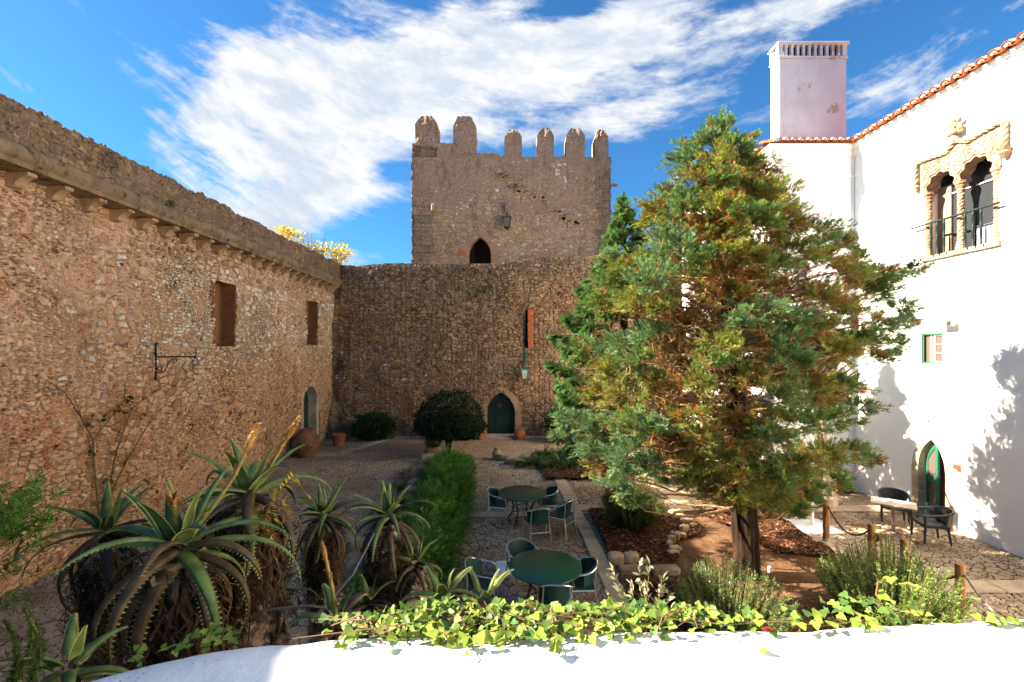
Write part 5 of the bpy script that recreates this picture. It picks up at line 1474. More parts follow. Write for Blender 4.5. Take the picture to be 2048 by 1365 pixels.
# red sign by the doorway
t = thing('wall_sign', 'small red sign with white lettering right of the arched doorway', 'sign', (XR, 10.53, 1.5))
mb = MB(); mb.prism([(10.435, 1.385), (10.615, 1.385), (10.615, 1.575), (10.435, 1.575)], .006, .016, fr_); mb.build('face', M['red_sign'], t)
mb = MB()
for (u0, n_, v, hh) in ((10.60, 9, 1.548, .018), (10.60, 5, 1.404, .024)):
    u = u0
    for k in range(n_):
        w_ = rnd.uniform(.008, .016)
        mb.prism([(u - w_, v), (u, v), (u, v + hh * rnd.uniform(.7, 1)), (u - w_, v + hh * rnd.uniform(.7, 1))], .0165, .018, fr_); u -= w_ + .005
mb.build('lettering', M['sign_white'], t)
# little electric box by the tree
# wooden stake by the clipped tree
mb = MB(); mb.tube([(-3.05, 18.15, 0), (-3.05, 18.12, 1.35)], .03, 8); tag(mb.build('stake', M['post']), 'thin wooden stake beside the clipped dome tree', 'stake')
o = MB().box((4.66, 8.15, .27), (.06, .07, .12), bev=.015).build('garden_light', M['white_metal']); tag(o, 'small white garden light at the foot of the conifer', 'light')

# ---------------------------------------------------------------- the visitor half hidden behind the conifer
def skin_mesh(name, verts, edges, radii, mat, parent, sub=2, root=0):
    me = bpy.data.meshes.new(name); me.from_pydata(verts, edges, [])
    o = bpy.data.objects.new(name, me); COL.objects.link(o)
    md = o.modifiers.new('s', 'SKIN'); md.use_smooth_shade = True
    for i, v in enumerate(me.skin_vertices[0].data):
        r_ = radii[i]; v.radius = r_ if isinstance(r_, tuple) else (r_, r_); v.use_root = (i == root)
    o.modifiers.new('b', 'SUBSURF').levels = sub
    dg = bpy.context.evaluated_depsgraph_get(); m2 = bpy.data.meshes.new_from_object(o.evaluated_get(dg))
    bpy.data.objects.remove(o)
    for p in m2.polygons: p.use_smooth = True
    m2.materials.clear()
    return finish(m2, name, mat, parent, True)
pp = thing('person', 'person with white hair in a blue and white patterned shirt standing behind the conifer', 'person', (6.14, 11.3, .02), rz=R(150))
hv = [(0, 0, .92), (0, 0, 1.08), (0, 0, 1.26), (0, .0, 1.40), (0, .02, 1.50), (0, .03, 1.60), (0, .03, 1.70)]
he = [(0, 1), (1, 2), (2, 3), (3, 4), (4, 5), (5, 6)]; hr = [(.15, .11), (.14, .10), (.16, .115), (.12, .09), (.055, .055), (.082, .095), (.075, .085)]
for s in (-1, 1):
    b = len(hv)
    hv += [(s * .10, 0, .86), (s * .11, .02, .48), (s * .11, -.01, .08), (s * .12, .12, .04)]; he += [(0, b), (b, b + 1), (b + 1, b + 2), (b + 2, b + 3)]; hr += [.095, .06, .04, (.045, .03)]
    b = len(hv)
    hv += [(s * .20, 0, 1.40), (s * .25, -.02, 1.12), (s * .22, .16, .98), (s * .20, .22, .95)]; he += [(3, b), (b, b + 1), (b + 1, b + 2), (b + 2, b + 3)]; hr += [.06, .045, .032, .028]
    wv = (s * .20, .22, .95); base = b + 3
    for k, (dx, dz) in enumerate(((-.03, .0), (-.012, -.01), (.006, -.012), (.024, -.008))):
        q = len(hv); hv += [(wv[0] + dx, wv[1] + .05, wv[2] + dz), (wv[0] + dx, wv[1] + .09, wv[2] + dz - .015), (wv[0] + dx, wv[1] + .11, wv[2] + dz - .04)]; he += [(base, q), (q, q + 1), (q + 1, q + 2)]; hr += [.010, .009, .008]
    q = len(hv); hv += [(wv[0] - s * .03, wv[1] + .03, wv[2] + .02), (wv[0] - s * .045, wv[1] + .06, wv[2] + .015)]; he += [(base, q), (q, q + 1)]; hr += [.011, .009]
skin_mesh('body', hv, he, hr, M['skin'], pp)
mb = MB(); mb.lathe([(0, 1.80), (.05, 1.79), (.09, 1.75), (.10, 1.69), (.097, 1.63), (.08, 1.58)], (0, -.005, 0), 14); mb.build('hair', M['hair'], pp, smooth=True, world=False)
skin_mesh('shirt', [(0, 0, .95), (0, 0, 1.1), (0, 0, 1.27), (0, 0, 1.42), (0, .01, 1.46), (-.21, 0, 1.40), (-.255, -.02, 1.15), (.21, 0, 1.40), (.255, -.02, 1.15)], [(0, 1), (1, 2), (2, 3), (3, 4), (3, 5), (5, 6), (3, 7), (7, 8)], [(.185, .135), (.17, .125), (.18, .135), (.14, .11), (.07, .07), .075, .07, .075, .07], M['shirt'], pp)
skin_mesh('trousers', [(0, 0, .98), (-.10, 0, .86), (-.11, .02, .48), (-.11, -.01, .10), (.10, 0, .86), (.11, .02, .48), (.11, -.01, .10)], [(0, 1), (1, 2), (2, 3), (0, 4), (4, 5), (5, 6)], [(.17, .125), .11, .078, .06, .11, .078, .06], M['trousers'], pp)
mb = MB()
for s in (-1, 1): mb.box((s * .115, .07, .035), (.1, .28, .09), bev=.03)
mb.build('shoes', M['black_wicker'], pp, world=False)
mb = MB()
mb.lathe([(0, -.02), (.012, 0), (.016, .02), (0, .05)], (0, .125, 1.63), 8); mb.build('nose', M['skin'], pp, world=False, smooth=True)
mb = MB()
for s in (-1, 1): mb.lathe([(0, -.01), (.01, 0), (0, .01)], (s * .032, .112, 1.665), 8)
mb.build('eyes', M['dark'], pp, world=False)
# ---------------------------------------------------------------- foliage tools
def unit(v): return v / np.maximum(np.linalg.norm(v, axis=-1, keepdims=True), 1e-9)
def inst(tv, tf, pos, dirs, scale, roll=None, tipc=None, col=None, up=None, width=None):
    """copies of a small template (y = along dir, z = up side) placed at pos; returns V, F, C"""
    tv = np.asarray(tv, float); tf = np.asarray(tf, int)
    pos = np.asarray(pos, float); y = unit(np.asarray(dirs, float)); K = len(pos)
    u = np.tile(np.array([0, 0, 1.0]), (K, 1)) if up is None else np.asarray(up, float)
    x = np.cross(y, u); bad = np.linalg.norm(x, axis=1) < .08
    x[bad] = np.cross(y[bad], np.array([1.0, 0, 0])); x = unit(x); z = np.cross(x, y)
    if roll is not None:
        c, s = np.cos(roll)[:, None], np.sin(roll)[:, None]; x, z = x * c + z * s, z * c - x * s
    sc = np.asarray(scale, float).reshape(-1, 1, 1) * np.ones((K, 1, 1))
    wd = 1.0 if width is None else np.asarray(width, float).reshape(-1, 1, 1)
    V = pos[:, None] + sc * (tv[None, :, 0:1] * wd * x[:, None] + tv[None, :, 1:2] * y[:, None] + tv[None, :, 2:3] * z[:, None])
    F = tf[None] + (np.arange(K) * len(tv))[:, None, None]
    C = None
    if col is not None:
        C = np.repeat(np.asarray(col, float)[:, None], len(tv), 1)
        if tipc is not None: C = C * (1 + tipc * (tv[None, :, 1:2] - .5))
        C = C.reshape(-1, 3)
    return V.reshape(-1, 3), F.reshape(-1, tf.shape[1]), C
def join(parts):
    V, F, C, o = [], [], [], 0
    for v, f, c in parts:
        V.append(v); F.append(f + o); C.append(c); o += len(v)
    return np.concatenate(V), np.concatenate(F), np.concatenate(C)
def spray_tpl(nl=7, seed=0, w=.05, L=.42, ang=42, droop=0.0, z=.10):
    r = np.random.default_rng(seed); v, f = [], []
    def quad(a, d, l, wd):
        d = d / np.linalg.norm(d); s = np.cross(d, (0, 0, 1.0)); s = s / max(np.linalg.norm(s), 1e-6)
        b = len(v); m = a + d * l * .45
        v.extend([a, m + s * wd, a + d * l, m - s * wd]); f.append((b, b + 1, b + 2, b + 3))
    quad(np.zeros(3), np.array([0, 1.0, 0]), 1.0, w * .6)
    for k in range(nl):
        t = .08 + .86 * k / nl
        for sg in (-1, 1):
            a = np.array([0, t, -droop * t * t]); an = R(ang + r.uniform(-14, 14))
            d = np.array([sg * math.sin(an), math.cos(an), r.uniform(-z, z) * 2 - droop * .5])
            l = L * (1 - .62 * t) * r.uniform(.75, 1.2)
            quad(a, d, l, w * r.uniform(.8, 1.2))
            if nl >= 5:
                an2 = an * .45; d2 = np.array([sg * math.sin(an2), math.cos(an2), r.uniform(-z, z) * 3])
                quad(a + d / np.linalg.norm(d) * l * .45, d2, l * .6, w * .8)
    return np.array(v), np.array(f)
def blade_tpl(n=4, w=.04, bend=.5, fold=.3):
    """strap leaf that arches over; y along, z up"""
    v, f = [], []
    for k in range(n + 1):
        t = k / n; a = bend * t; ww = w * (1 - t ** 2.2) * (.6 + 1.6 * t if t < .25 else 1.0)
        y = math.sin(a) / max(bend, 1e-3) if bend > 0 else t; z = -(1 - math.cos(a)) / max(bend, 1e-3)
        y = t * math.cos(a * .5); z = -t * math.sin(a * .5)
        v += [(-ww, y, z + fold * ww), (0, y, z), (ww, y, z + fold * ww)]
    for k in range(n):
        b = k * 3; f += [(b, b + 1, b + 4, b + 3), (b + 1, b + 2, b + 5, b + 4)]
    return np.array(v), np.array(f)
LEAF = (np.array([(0, 0, 0), (.22, .35, .06), (.18, .7, .03), (0, 1, -.06), (-.18, .7, .03), (-.22, .35, .06), (0, .5, -.02)]), np.array([(0, 1, 6, 5), (1, 2, 3, 6), (6, 3, 4, 5)]))
IVYL = (np.array([(0, 0, 0), (.30, -.10, .05), (.56, .18, .02), (.34, .42, .04), (.26, .66, .02), (0, 1.02, -.08), (-.26, .66, .02), (-.34, .42, .04), (-.56, .18, .02), (-.30, -.10, .05), (0, .40, -.05)]),
        np.array([(0, 1, 2, 10), (10, 2, 3, 4), (10, 4, 5, 6), (10, 6, 7, 8), (0, 10, 8, 9)]))
def tubes_np(paths, radii, n=4, col=(.1, .07, .05)):
    """many thin tubes in one go: paths (K,m,3), radii (K,m)"""
    Pt = np.asarray(paths, float); K, m, _ = Pt.shape; rd = np.asarray(radii, float)
    T = np.gradient(Pt, axis=1); T = unit(T); ref = np.tile(np.array([.31, .17, .93]), (K, m, 1))
    a = unit(np.cross(T, ref)); b = np.cross(T, a)
    w_ = 2 * np.pi * np.arange(n) / n
    V = Pt[:, :, None] + rd[:, :, None, None] * (a[:, :, None] * np.cos(w_)[None, None, :, None] + b[:, :, None] * np.sin(w_)[None, None, :, None])
    i = np.arange(m - 1)[:, None] * n; j = np.arange(n)[None]; k = (j + 1) % n
    f = np.stack([i + j, i + k, i + n + k, i + n + j], -1).reshape(-1, 4)
    F = (f[None] + (np.arange(K) * m * n)[:, None, None]).reshape(-1, 4)
    V = V.reshape(-1, 3); return V, F, np.tile(np.array(col, float), (len(V), 1))
def mixcol(a, b, t): return np.asarray(a)[None] * (1 - t[:, None]) + np.asarray(b)[None] * t[:, None]

GREEN, BLUEG, YEL, OLV, BRN, RUST = (.108, .182, .056), (.112, .192, .092), (.34, .26, .06), (.22, .215, .045), (.19, .10, .045), (.36, .145, .04)

def limb_path(a, b, sag=.08, tip=.10, m=9):
    a, b = np.array(a, float), np.array(b, float); L = np.linalg.norm(b - a)
    t = np.linspace(0, 1, m)[:, None]; p = a + (b - a) * t
    p[:, 2] += (-sag * L * 4 * t * (1 - t) + tip * L * (t ** 4 - t))[:, 0]
    p[1:-1] += rng.normal(0, .018 * L, (m - 2, 3)); return p
def conifer(t, limbs, rfrac, tpls, dens=1.0, spr=(.15, .26), green=(GREEN, BLUEG), brown=.25, plume=.9, seed=3, updir=.25, hang=0.0):
    """limbs: list of (start, end, kind) ; foliage in feathery plumes on the outer part of each"""
    r = np.random.default_rng(seed); pos, dr, sc, col, up = [], [], [], [], []; bp, br_ = [], []
    lp, lr = [], []
    for (a, b, tone) in limbs:
        p = limb_path(a, b); L = np.linalg.norm(p[-1] - p[0]); lp.append(p); lr.append(np.linspace(.008 + .007 * L, .005, len(p)))
        pl = min(L * (1 - rfrac), plume * r.uniform(.8, 1.25)); ns = int(dens * (34 + 105 * pl)); seg = p[-1] - p[-3]; ax_ = seg / np.linalg.norm(seg) * .75 + np.array([0, 0, .18 - hang]); ax_ /= np.linalg.norm(ax_)
        cum = np.concatenate([[0], np.cumsum(np.linalg.norm(np.diff(p, axis=0), axis=1))]); deadp = r.random() < brown * .6
        e1 = unit(np.cross(ax_, [0, 0, 1.0])[None])[0]; e2 = np.cross(e1, ax_)
        fat = r.uniform(.8, 1.25)
        for k in range(ns):
            w = r.random() ** .85; dist = max(0, cum[-1] - pl * (1 - w)); q = np.array([np.interp(dist, cum, p[:, c_]) for c_ in range(3)])
            th = r.uniform(0, 6.283); rad = fat * (.05 + .30 * pl * math.sin(math.pi * min(1, .16 + .84 * w)) ** .8) * math.sqrt(r.random()); rv = e1 * math.cos(th) + e2 * math.sin(th) * .62
            o = q + rv * rad; pos.append(o); out_ = rv * (.35 + rad / .3) * .5
            dd = ax_ * r.uniform(.7, 1.2) + out_ + r.normal(0, .22, 3) + np.array([0, 0, updir * r.uniform(-.3, .9) - hang * r.uniform(.2, 1.5)]); dr.append(dd); sc.append(r.uniform(*spr) * (1.1 - .25 * w))
            low = max(0, -math.sin(th)) * (1 - w)
            if r.random() < brown * (.25 + 1.5 * low + (1.3 if deadp and w < .75 else 0)):
                c = mixcol(BRN, RUST, np.array([r.random()]))[0]
            else:
                g = mixcol(green[0], green[1], np.array([r.random()]))[0]; y = np.clip(tone + .12 - .55 * w + .35 * low + r.normal(0, .14), 0, 1)
                c = g * (1 - y) + np.array(OLV if r.random() < .4 else YEL) * y
            col.append(c * r.uniform(.8, 1.22)); up.append(rv * .7 + np.array([0, 0, .8]) + r.normal(0, .3, 3))
        for k in range(5):
            q = p[-1 - r.integers(1, 5)]; e = q + (ax_ * r.uniform(.5, 1) + r.normal(0, .45, 3)) * pl * .5; bp.append(np.stack([q, (q + e) / 2 + r.normal(0, .03, 3), e])); br_.append([.007, .005, .002])
    pos, dr, sc, col, up = map(np.array, (pos, dr, sc, col, up)); pick = r.integers(0, len(tpls), len(pos)); parts = []
    for k, (tv, tf) in enumerate(tpls):
        m = pick == k
        parts.append(inst(tv, tf, pos[m], dr[m], sc[m], None, .5, col[m], up[m]))
    V, F, C = join(parts)
    np_obj('crown', V, F, M['needles'], t, C)
    V1, F1, _ = tubes_np(np.array(lp), np.array(lr), 6); V2, F2, _ = tubes_np(np.array(bp), np.array(br_), 3)
    V, F, C = join([(V1, F1, _ := np.ones((len(V1), 3))), (V2, F2, np.ones((len(V2), 3)))])
    np_obj('branches', V, F, M['twig'], t)
    return len(pos)
def trunk(t, pts, rad, mat, flare=.5, n=16, seed=5, ribs=.10):
    pts = np.array(pts, float); m = 40; s = np.linspace(0, len(pts) - 1, m); P_ = np.stack([np.interp(s, np.arange(len(pts)), pts[:, k]) for k in range(3)], 1); rr = np.interp(s, np.arange(len(rad)), rad)
    a = np.linspace(0, 2 * np.pi, n * 2, endpoint=False); A, S = np.meshgrid(a, np.arange(m), indexing='xy')
    rad2 = rr[:, None] * (1 + ribs * np.sin(A * 7 + S * .08) + ribs * .8 * vnoise2(A * 2.5 + 10, S * .25 + 10, seed, 3))
    V = P_[:, None] + np.stack([rad2 * np.cos(A), rad2 * np.sin(A), np.zeros_like(A)], -1)
    i = np.arange(m - 1)[:, None] * 2 * n; j = np.arange(2 * n)[None]; k = (j + 1) % (2 * n)
    F = np.stack([i + j, i + k, i + 2 * n + k, i + 2 * n + j], -1).reshape(-1, 4)
    return np_obj('trunk', V.reshape(-1, 3), F, mat, t, smooth=True)

# ---------------------------------------------------------------- the big conifer
BX, BY = 4.36, 8.4
T1 = thing('conifer_tree', 'big feathery conifer with green, yellow and rusty sprays standing in the earth bed', 'tree', (BX, BY, 0))
trunk(T1, [(BX, BY, -.05), (BX + .02, BY, .12), (BX + .02, BY, .5), (BX - .02, BY, 1.2), (BX - .1, BY, 2.4), (BX - .2, BY + .05, 4.2), (BX - .3, BY, 6.4), (BX - .42, BY, 8.1)], [.34, .25, .21, .20, .18, .13, .075, .02], M['bark'], seed=6)
axis = lambda z: (BX - .05 * z + .0, BY, z)
# plumes: px, py, half width, half height (photo pixels), distance offset, tone
PLUMES = """1440,250,22,26,0,g 1432,268,36,24,-.1,b 1478,288,38,24,-.3,g 1400,290,52,24,-.2,b 1368,318,42,18,-.2,b 1440,318,48,28,-.5,y 1498,330,36,30,-.2,g 1395,352,56,22,-.5,y 1338,380,46,14,.1,b 1425,382,46,20,-.5,r 1500,375,44,24,-.4,r 1365,400,46,22,-.3,b
1362,425,56,28,-.5,g 1310,424,42,24,0,r 1296,444,28,14,.2,y 1350,456,34,14,.2,r 1442,412,52,26,-.8,y 1430,452,56,24,-.7,r 1552,398,58,38,-.6,y 1596,440,44,30,-.3,r 1530,432,50,28,-.9,g 1470,470,40,26,-.9,r 1505,512,38,28,-1,y
1342,500,66,38,-.8,b 1256,545,54,32,-.3,y 1222,568,50,36,-.1,g 1300,562,62,40,-.9,b 1196,602,40,30,.2,g 1262,604,46,26,-.7,y 1322,618,40,22,-1,r 1392,522,44,26,-.9,g 1215,512,34,14,.1,b
1640,464,62,20,-.2,b 1694,484,42,15,.2,b 1600,500,64,26,-.7,y 1662,520,56,24,-.2,r 1562,532,44,24,-.8,g 1702,548,52,26,0,r 1722,520,28,16,.3,g 1785,548,62,13,.3,b 1838,536,28,7,.3,g 1770,586,62,15,.4,b 1815,612,36,9,.4,b 1752,566,40,14,.2,g
1532,620,66,26,-1.2,b 1592,640,56,28,-1,b 1482,652,46,22,-1.3,b 1662,600,56,32,-.4,r 1642,652,54,26,-.9,y 1712,630,56,26,-.2,y 1770,650,46,22,.2,b 1736,682,54,28,-.1,g 1796,690,32,14,.2,b 1762,716,36,16,.1,g 1692,702,54,28,-.6,r 1442,690,58,26,-1.4,y 1418,722,46,18,-1.5,g 1562,690,66,36,-1.1,b 1604,722,46,28,-1,b 1820,642,24,9,.3,b
1236,692,56,26,-.5,b 1292,670,54,22,-.8,b 1272,722,58,28,-.8,g 1216,742,44,26,-.3,y 1242,792,46,34,-.7,r 1194,782,34,30,0,y 1302,762,34,22,-.9,y 1165,700,30,24,.3,g
1142,842,46,17,-.3,b 1192,852,46,20,-.6,b 1252,842,58,26,-1.1,g 1292,862,46,30,-1.2,b 1180,897,54,22,-.7,b 1242,912,64,34,-1.2,b 1202,932,50,26,-.8,r 1252,962,50,34,-1.2,b 1296,932,42,28,-1.1,b 1266,1002,32,17,-1.1,g 1118,872,26,10,-.1,b
1392,772,44,28,-1.3,y 1502,762,44,30,-1.1,r 1382,832,44,20,-1.2,y 1402,882,40,32,-1.2,r 1402,922,44,30,-1.2,y 1382,962,34,26,-1.1,y 1452,952,44,30,-1.3,y 1472,986,40,20,-1.3,y 1430,992,32,14,-1.3,y
1572,802,72,38,-1,g 1642,782,58,34,-.6,r 1702,772,46,24,0,g 1562,872,58,28,-1.3,b 1622,852,54,34,-.9,g 1682,842,50,30,-.4,g 1732,812,40,13,.2,b 1662,912,54,34,-.6,y 1720,902,32,16,.2,g 1602,932,54,34,-1.1,y 1562,952,44,30,-1.2,g 1546,1002,38,26,-1,y 1622,982,44,22,-.9,g 1682,962,32,22,-.4,g 1592,1016,32,14,-.8,g 1522,922,30,30,-1,g 1745,922,24,9,.3,g 1455,430,38,22,-.9,g 1462,500,42,26,-1,y 1450,352,38,18,-.7,g 1465,545,40,26,-.9,d 1480,590,40,24,-.9,d 1488,900,32,28,-1.1,r 1500,968,36,26,-1.1,y 1478,1008,30,12,-1.1,y 1480,845,34,26,-1.0,d 1520,860,30,24,-1.1,g 1455,905,34,28,-1.2,y"""
TONES = {'d': (OLV, .5, .93), 'g': (GREEN, .16, .08), 'b': (BLUEG, .10, .05), 'y': (mixcol(GREEN, OLV, np.array([.5]))[0], .36, .16), 'r': (mixcol(GREEN, OLV, np.array([.6]))[0], .3, .5)}
SPR = [spray_tpl(4, s, .054, .38, 36, 0, .2) for s in range(6)]
def plume_tree(t, specs, seed=3):
    r = np.random.default_rng(seed); pos, dr, sc, col, up, lp, lr, bp, br_ = [], [], [], [], [], [], [], [], []
    for (px_, py_, rx, ry, dY, tn) in specs:
        Y = BY + dY; c = np.array(P(px_, py_, Y)); k_ = Y / FPX; rad = np.array([rx * k_, rx * k_ * .75, ry * k_]); base, yel, dead = TONES[tn]
        ax0 = np.array(axis(max(.9, c[2] - .12 * np.linalg.norm(c[:2] - np.array([BX, BY])) - .1))); limb = unit((c - ax0)[None])[0]; limb = unit((limb * np.array([1, 1, .4]) + np.array([0, 0, .05]))[None])[0]
        p = limb_path(ax0, c, .06, .06); L = np.linalg.norm(c - ax0); lp.append(p); lr.append(np.linspace(.012 + .008 * L, .006, len(p)))
        nf = int(13 + 60 * rad[0] * rad[2] ** .5); bend = r.normal(0, .12, 3)
        for f in range(nf):
            u = unit(r.normal(0, 1, (1, 3)))[0]; u[2] = u[2] * .9 + .12; st = c + u * rad * r.uniform(0, .45) - limb * rad[0] * .25
            fd_ = unit((u + limb * .75 + np.array([0, 0, .14]) + bend)[None])[0]; fl = 1 / math.sqrt(((fd_ / rad) ** 2).sum()) * r.uniform(.75, 1.12); fl = max(fl, .14)
            ns = int(14 + 62 * fl); e1 = unit(np.cross(fd_, [.1, .1, 1.0])[None])[0]; e2 = np.cross(e1, fd_); isdead = r.random() < dead * (1.0 if fd_[2] < .1 else .55)
            tint_ = r.uniform(.78, 1.22); yf = np.clip(yel + r.normal(0, .16) - .15 * fd_[2], 0, 1)
            for k in range(ns):
                w = r.random() ** .9; th = r.uniform(0, 6.283); rv = e1 * math.cos(th) + e2 * math.sin(th) * .7; rr = (.015 + .30 * fl * (1 - w) ** .8 * .62) * math.sqrt(r.random())
                pos.append(st + fd_ * fl * w + rv * rr + np.array([0, 0, -.10 * fl * w * (1 - w)])); dr.append(fd_ * r.uniform(.6, 1.1) + rv * (.25 + .6 * (1 - w)) + r.normal(0, .2, 3) + np.array([0, 0, .12])); sc.append(r.uniform(.075, .15) * (1.1 - .3 * w)); up.append(u * .55 + rv * .3 + np.array([0, 0, .7]) + r.normal(0, .22, 3))
                if isdead and w < .85 or r.random() < .05: cc = mixcol(BRN, RUST, np.array([r.random()]))[0]
                else:
                    y = np.clip(yf - .28 * w, 0, 1); cc = np.array(base) * (1 - y) + np.array(YEL if r.random() < .6 else OLV) * y
                col.append(cc * tint_ * r.uniform(.85, 1.15))
            if f % 3 == 0: bp.append(np.stack([st, st + fd_ * fl * .5, st + fd_ * fl])); br_.append([.006, .004, .002])
    pos, dr, sc, col, up = map(np.array, (pos, dr, sc, col, up)); pick = r.integers(0, len(SPR), len(pos))
    V, F, C = join([inst(SPR[k][0], SPR[k][1], pos[pick == k], dr[pick == k], sc[pick == k], None, .5, col[pick == k], up[pick == k]) for k in range(len(SPR))])
    np_obj('crown', V, F, M['needles'], t, C)
    V1, F1, C1 = tubes_np(np.array(lp), np.array(lr), 6); V2, F2, C2 = tubes_np(np.array(bp), np.array(br_), 3); V, F, C = join([(V1, F1, C1), (V2, F2, C2)]); np_obj('branches', V, F, M['twig'], t)
    return len(pos)
for (px_, py_, dY) in ((1420, 600, .1), (1375, 645, -.1), (1480, 580, .2), (1525, 562, .3), (1425, 805, .2), (1450, 865, .3), (1345, 770, .3), (1335, 700, .4), (1465, 742, .3), (1440, 550, .3), (1400, 690, .2), (1605, 575, .3), (1625, 760, .3), (1505, 690, .3), (1375, 905, .4), (1500, 840, .5), (1420, 480, .3), (1300, 830, .4), (1545, 740, .4), (1330, 620, .3), (1560, 480, .2), (1650, 700, .3), (1500, 640, .6), (1440, 640, .7), (1470, 920, .5), (1330, 880, .5)):
    PLUMES += ' %d,%d,60,46,%s,d' % (px_, py_, dY)
for k in range(24):
    q = rng.uniform(330, 990); hw = np.interp(q, [330, 450, 560, 700, 850, 990], [50, 110, 190, 230, 240, 130]); PLUMES += ' %d,%d,62,44,%.2f,%s' % (1455 + rng.uniform(-.85, .8) * hw, q, rng.uniform(.45, 1.1), 'dddr'[rng.integers(0, 4)])
specs = []
for q in PLUMES.split():
    f = q.split(','); specs.append((float(f[0]), float(f[1]), float(f[2]), float(f[3]), float(f[4]), f[5]))
for (px_, py_, rx, ry, dY, tn) in list(specs):      # the far side of the crown
    if rng.random() < .52 and rx > 32:
        q = .93 if abs(px_ - 1450) > 110 else 1.0
        specs.append((1455 + (px_ - 1455) * q * rng.uniform(.86, 1), py_ + rng.normal(0, 14) + 6, rx * .95, ry, rng.uniform(.5, 1.1) + min(1.0, max(0, (py_ - 380) / 400)) * rng.uniform(.2, 1.1), tn if rng.random() < .6 else 'r'))
print('sprays', plume_tree(T1, specs))
# bare grey-brown twigs hanging in the hollow
tw, tr = [], []
for k in range(1500):
    n1, n2 = np.clip(rng.normal(0, 1, 2), -1.6, 1.6); px_, py_ = (1350 + 60 * n1, 770 + 95 * n2) if k < 560 else (1450 + 80 * n1, 660 + 150 * n2)
    q = np.array(P(px_, py_, BY + rng.uniform(-1.0, .2))); d = np.array([rng.normal(0, .5), rng.normal(-.1, .3), rng.normal(-.35, .4)]); l = rng.uniform(.12, .38)
    p = [q]
    for s in range(3): d = d + rng.normal(0, .45, 3); p.append(p[-1] + d / np.linalg.norm(d) * l / 3)
    tw.append(p); tr.append([.008, .006, .0045, .002])
V, F, C = tubes_np(np.array(tw), np.array(tr), 3); np_obj('dead_twigs', V, F, M['twig'], T1)

# ---------------------------------------------------------------- darker conifer behind it
KX, KY = 3.25, 13.1
T2 = thing('conifer_tree', 'darker green conifer with a thin pointed top, behind the big one', 'tree', (KX, KY, 0))
trunk(T2, [(KX, KY, -.05), (KX, KY, 1.5), (KX + .05, KY, 4), (KX + .1, KY, 8.2)], [.2, .16, .12, .02], M['bark'], seed=9)
limbs = []
for k in range(110):
    z = 1.0 + 7.3 * (k + .5) / 110; a = k * 2.39996; rr = np.interp(z, [1, 1.8, 3.2, 4.5, 5.5, 6.6, 7.4, 8.3], [1.5, 2.1, 2.2, 1.95, 1.6, .85, .6, .12]) * rng.uniform(.75, 1.05)
    limbs.append(((KX + .01 * z, KY, z + .15), (KX + .01 * z + math.cos(a) * rr, KY + math.sin(a) * rr, z + .12 * rr), rng.uniform(-.2, .12)))
limbs.append(((KX + .1, KY, 7.8), (KX + .02, KY, 8.5), 0))
conifer(T2, limbs, .3, [spray_tpl(5, 20 + s, .075, .40, 36, .35) for s in range(3)], 1.3, (.18, .30), ((.06, .125, .035), (.07, .14, .055)), .12, .85, 8, .0, .3)

# ---------------------------------------------------------------- trees beyond the walls
def leafy(t, c, rad, n, size, cols, mat, seed=1, shell=.55, name='crown', tpl=LEAF, flat=0.0, cut=None):
    r = np.random.default_rng(seed); d = unit(r.normal(0, 1, (n, 3))); q = r.uniform(shell, 1, (n, 1)) ** .8
    lump = 1 + .16 * vnoise2(d[:, 0] * 2.5 + 7, d[:, 1] * 2.5 + d[:, 2] * 2 + 7, seed, 3)[:, None]
    p = d * q * lump
    if flat: p[:, 2] = np.maximum(p[:, 2], -flat)
    pos = np.array(c) + p * np.array(rad)
    col = mixcol(cols[0], cols[1], r.random(n)) * r.uniform(.75, 1.3, (n, 1))
    V, F, C = inst(tpl[0], tpl[1], pos, d + r.normal(0, .6, (n, 3)) + np.array([0, 0, .3]), r.uniform(size * .7, size * 1.3, n), r.uniform(-.8, .8, n), .2, col)
    return np_obj(name, V, F, mat, t, C)
T3 = thing('tree', 'yellow-leaved tree whose top shows over the end of the long wall', 'tree', (-11.9, 26, 0))
c0 = P(640, 505, 26); cw = 26 / FPX
for i, (px_, py_, rr) in enumerate([(590, 475, 26), (625, 500, 32), (662, 508, 34), (682, 505, 24), (570, 463, 15), (645, 535, 50), (600, 530, 50)]):
    p = P(px_, py_, 26); leafy(T3, (p[0], p[1], p[2] - .12), (rr * cw * .8, .9, rr * cw * .8), 260, .17, ((.60, .42, .02), (.42, .36, .03)), M['leaf'], 30 + i, .2)
trunk(T3, [(-11.9, 26, 0), (-11.6, 26, 4), (-11.2, 26, 8), (-10.9, 26, 9.2)], [.25, .2, .13, .04], M['bark'])
paths = []
for k in range(26):
    p = P(rng.uniform(570, 700), rng.uniform(460, 510), 26); paths.append([(-11.2, 26, 8), ((-11.2 + p[0]) / 2, 26, 8.6), p])
V, F, C = tubes_np(np.array(paths), np.tile([.05, .03, .01], (26, 1)), 4); np_obj('branches', V, F, M['twig'], T3)

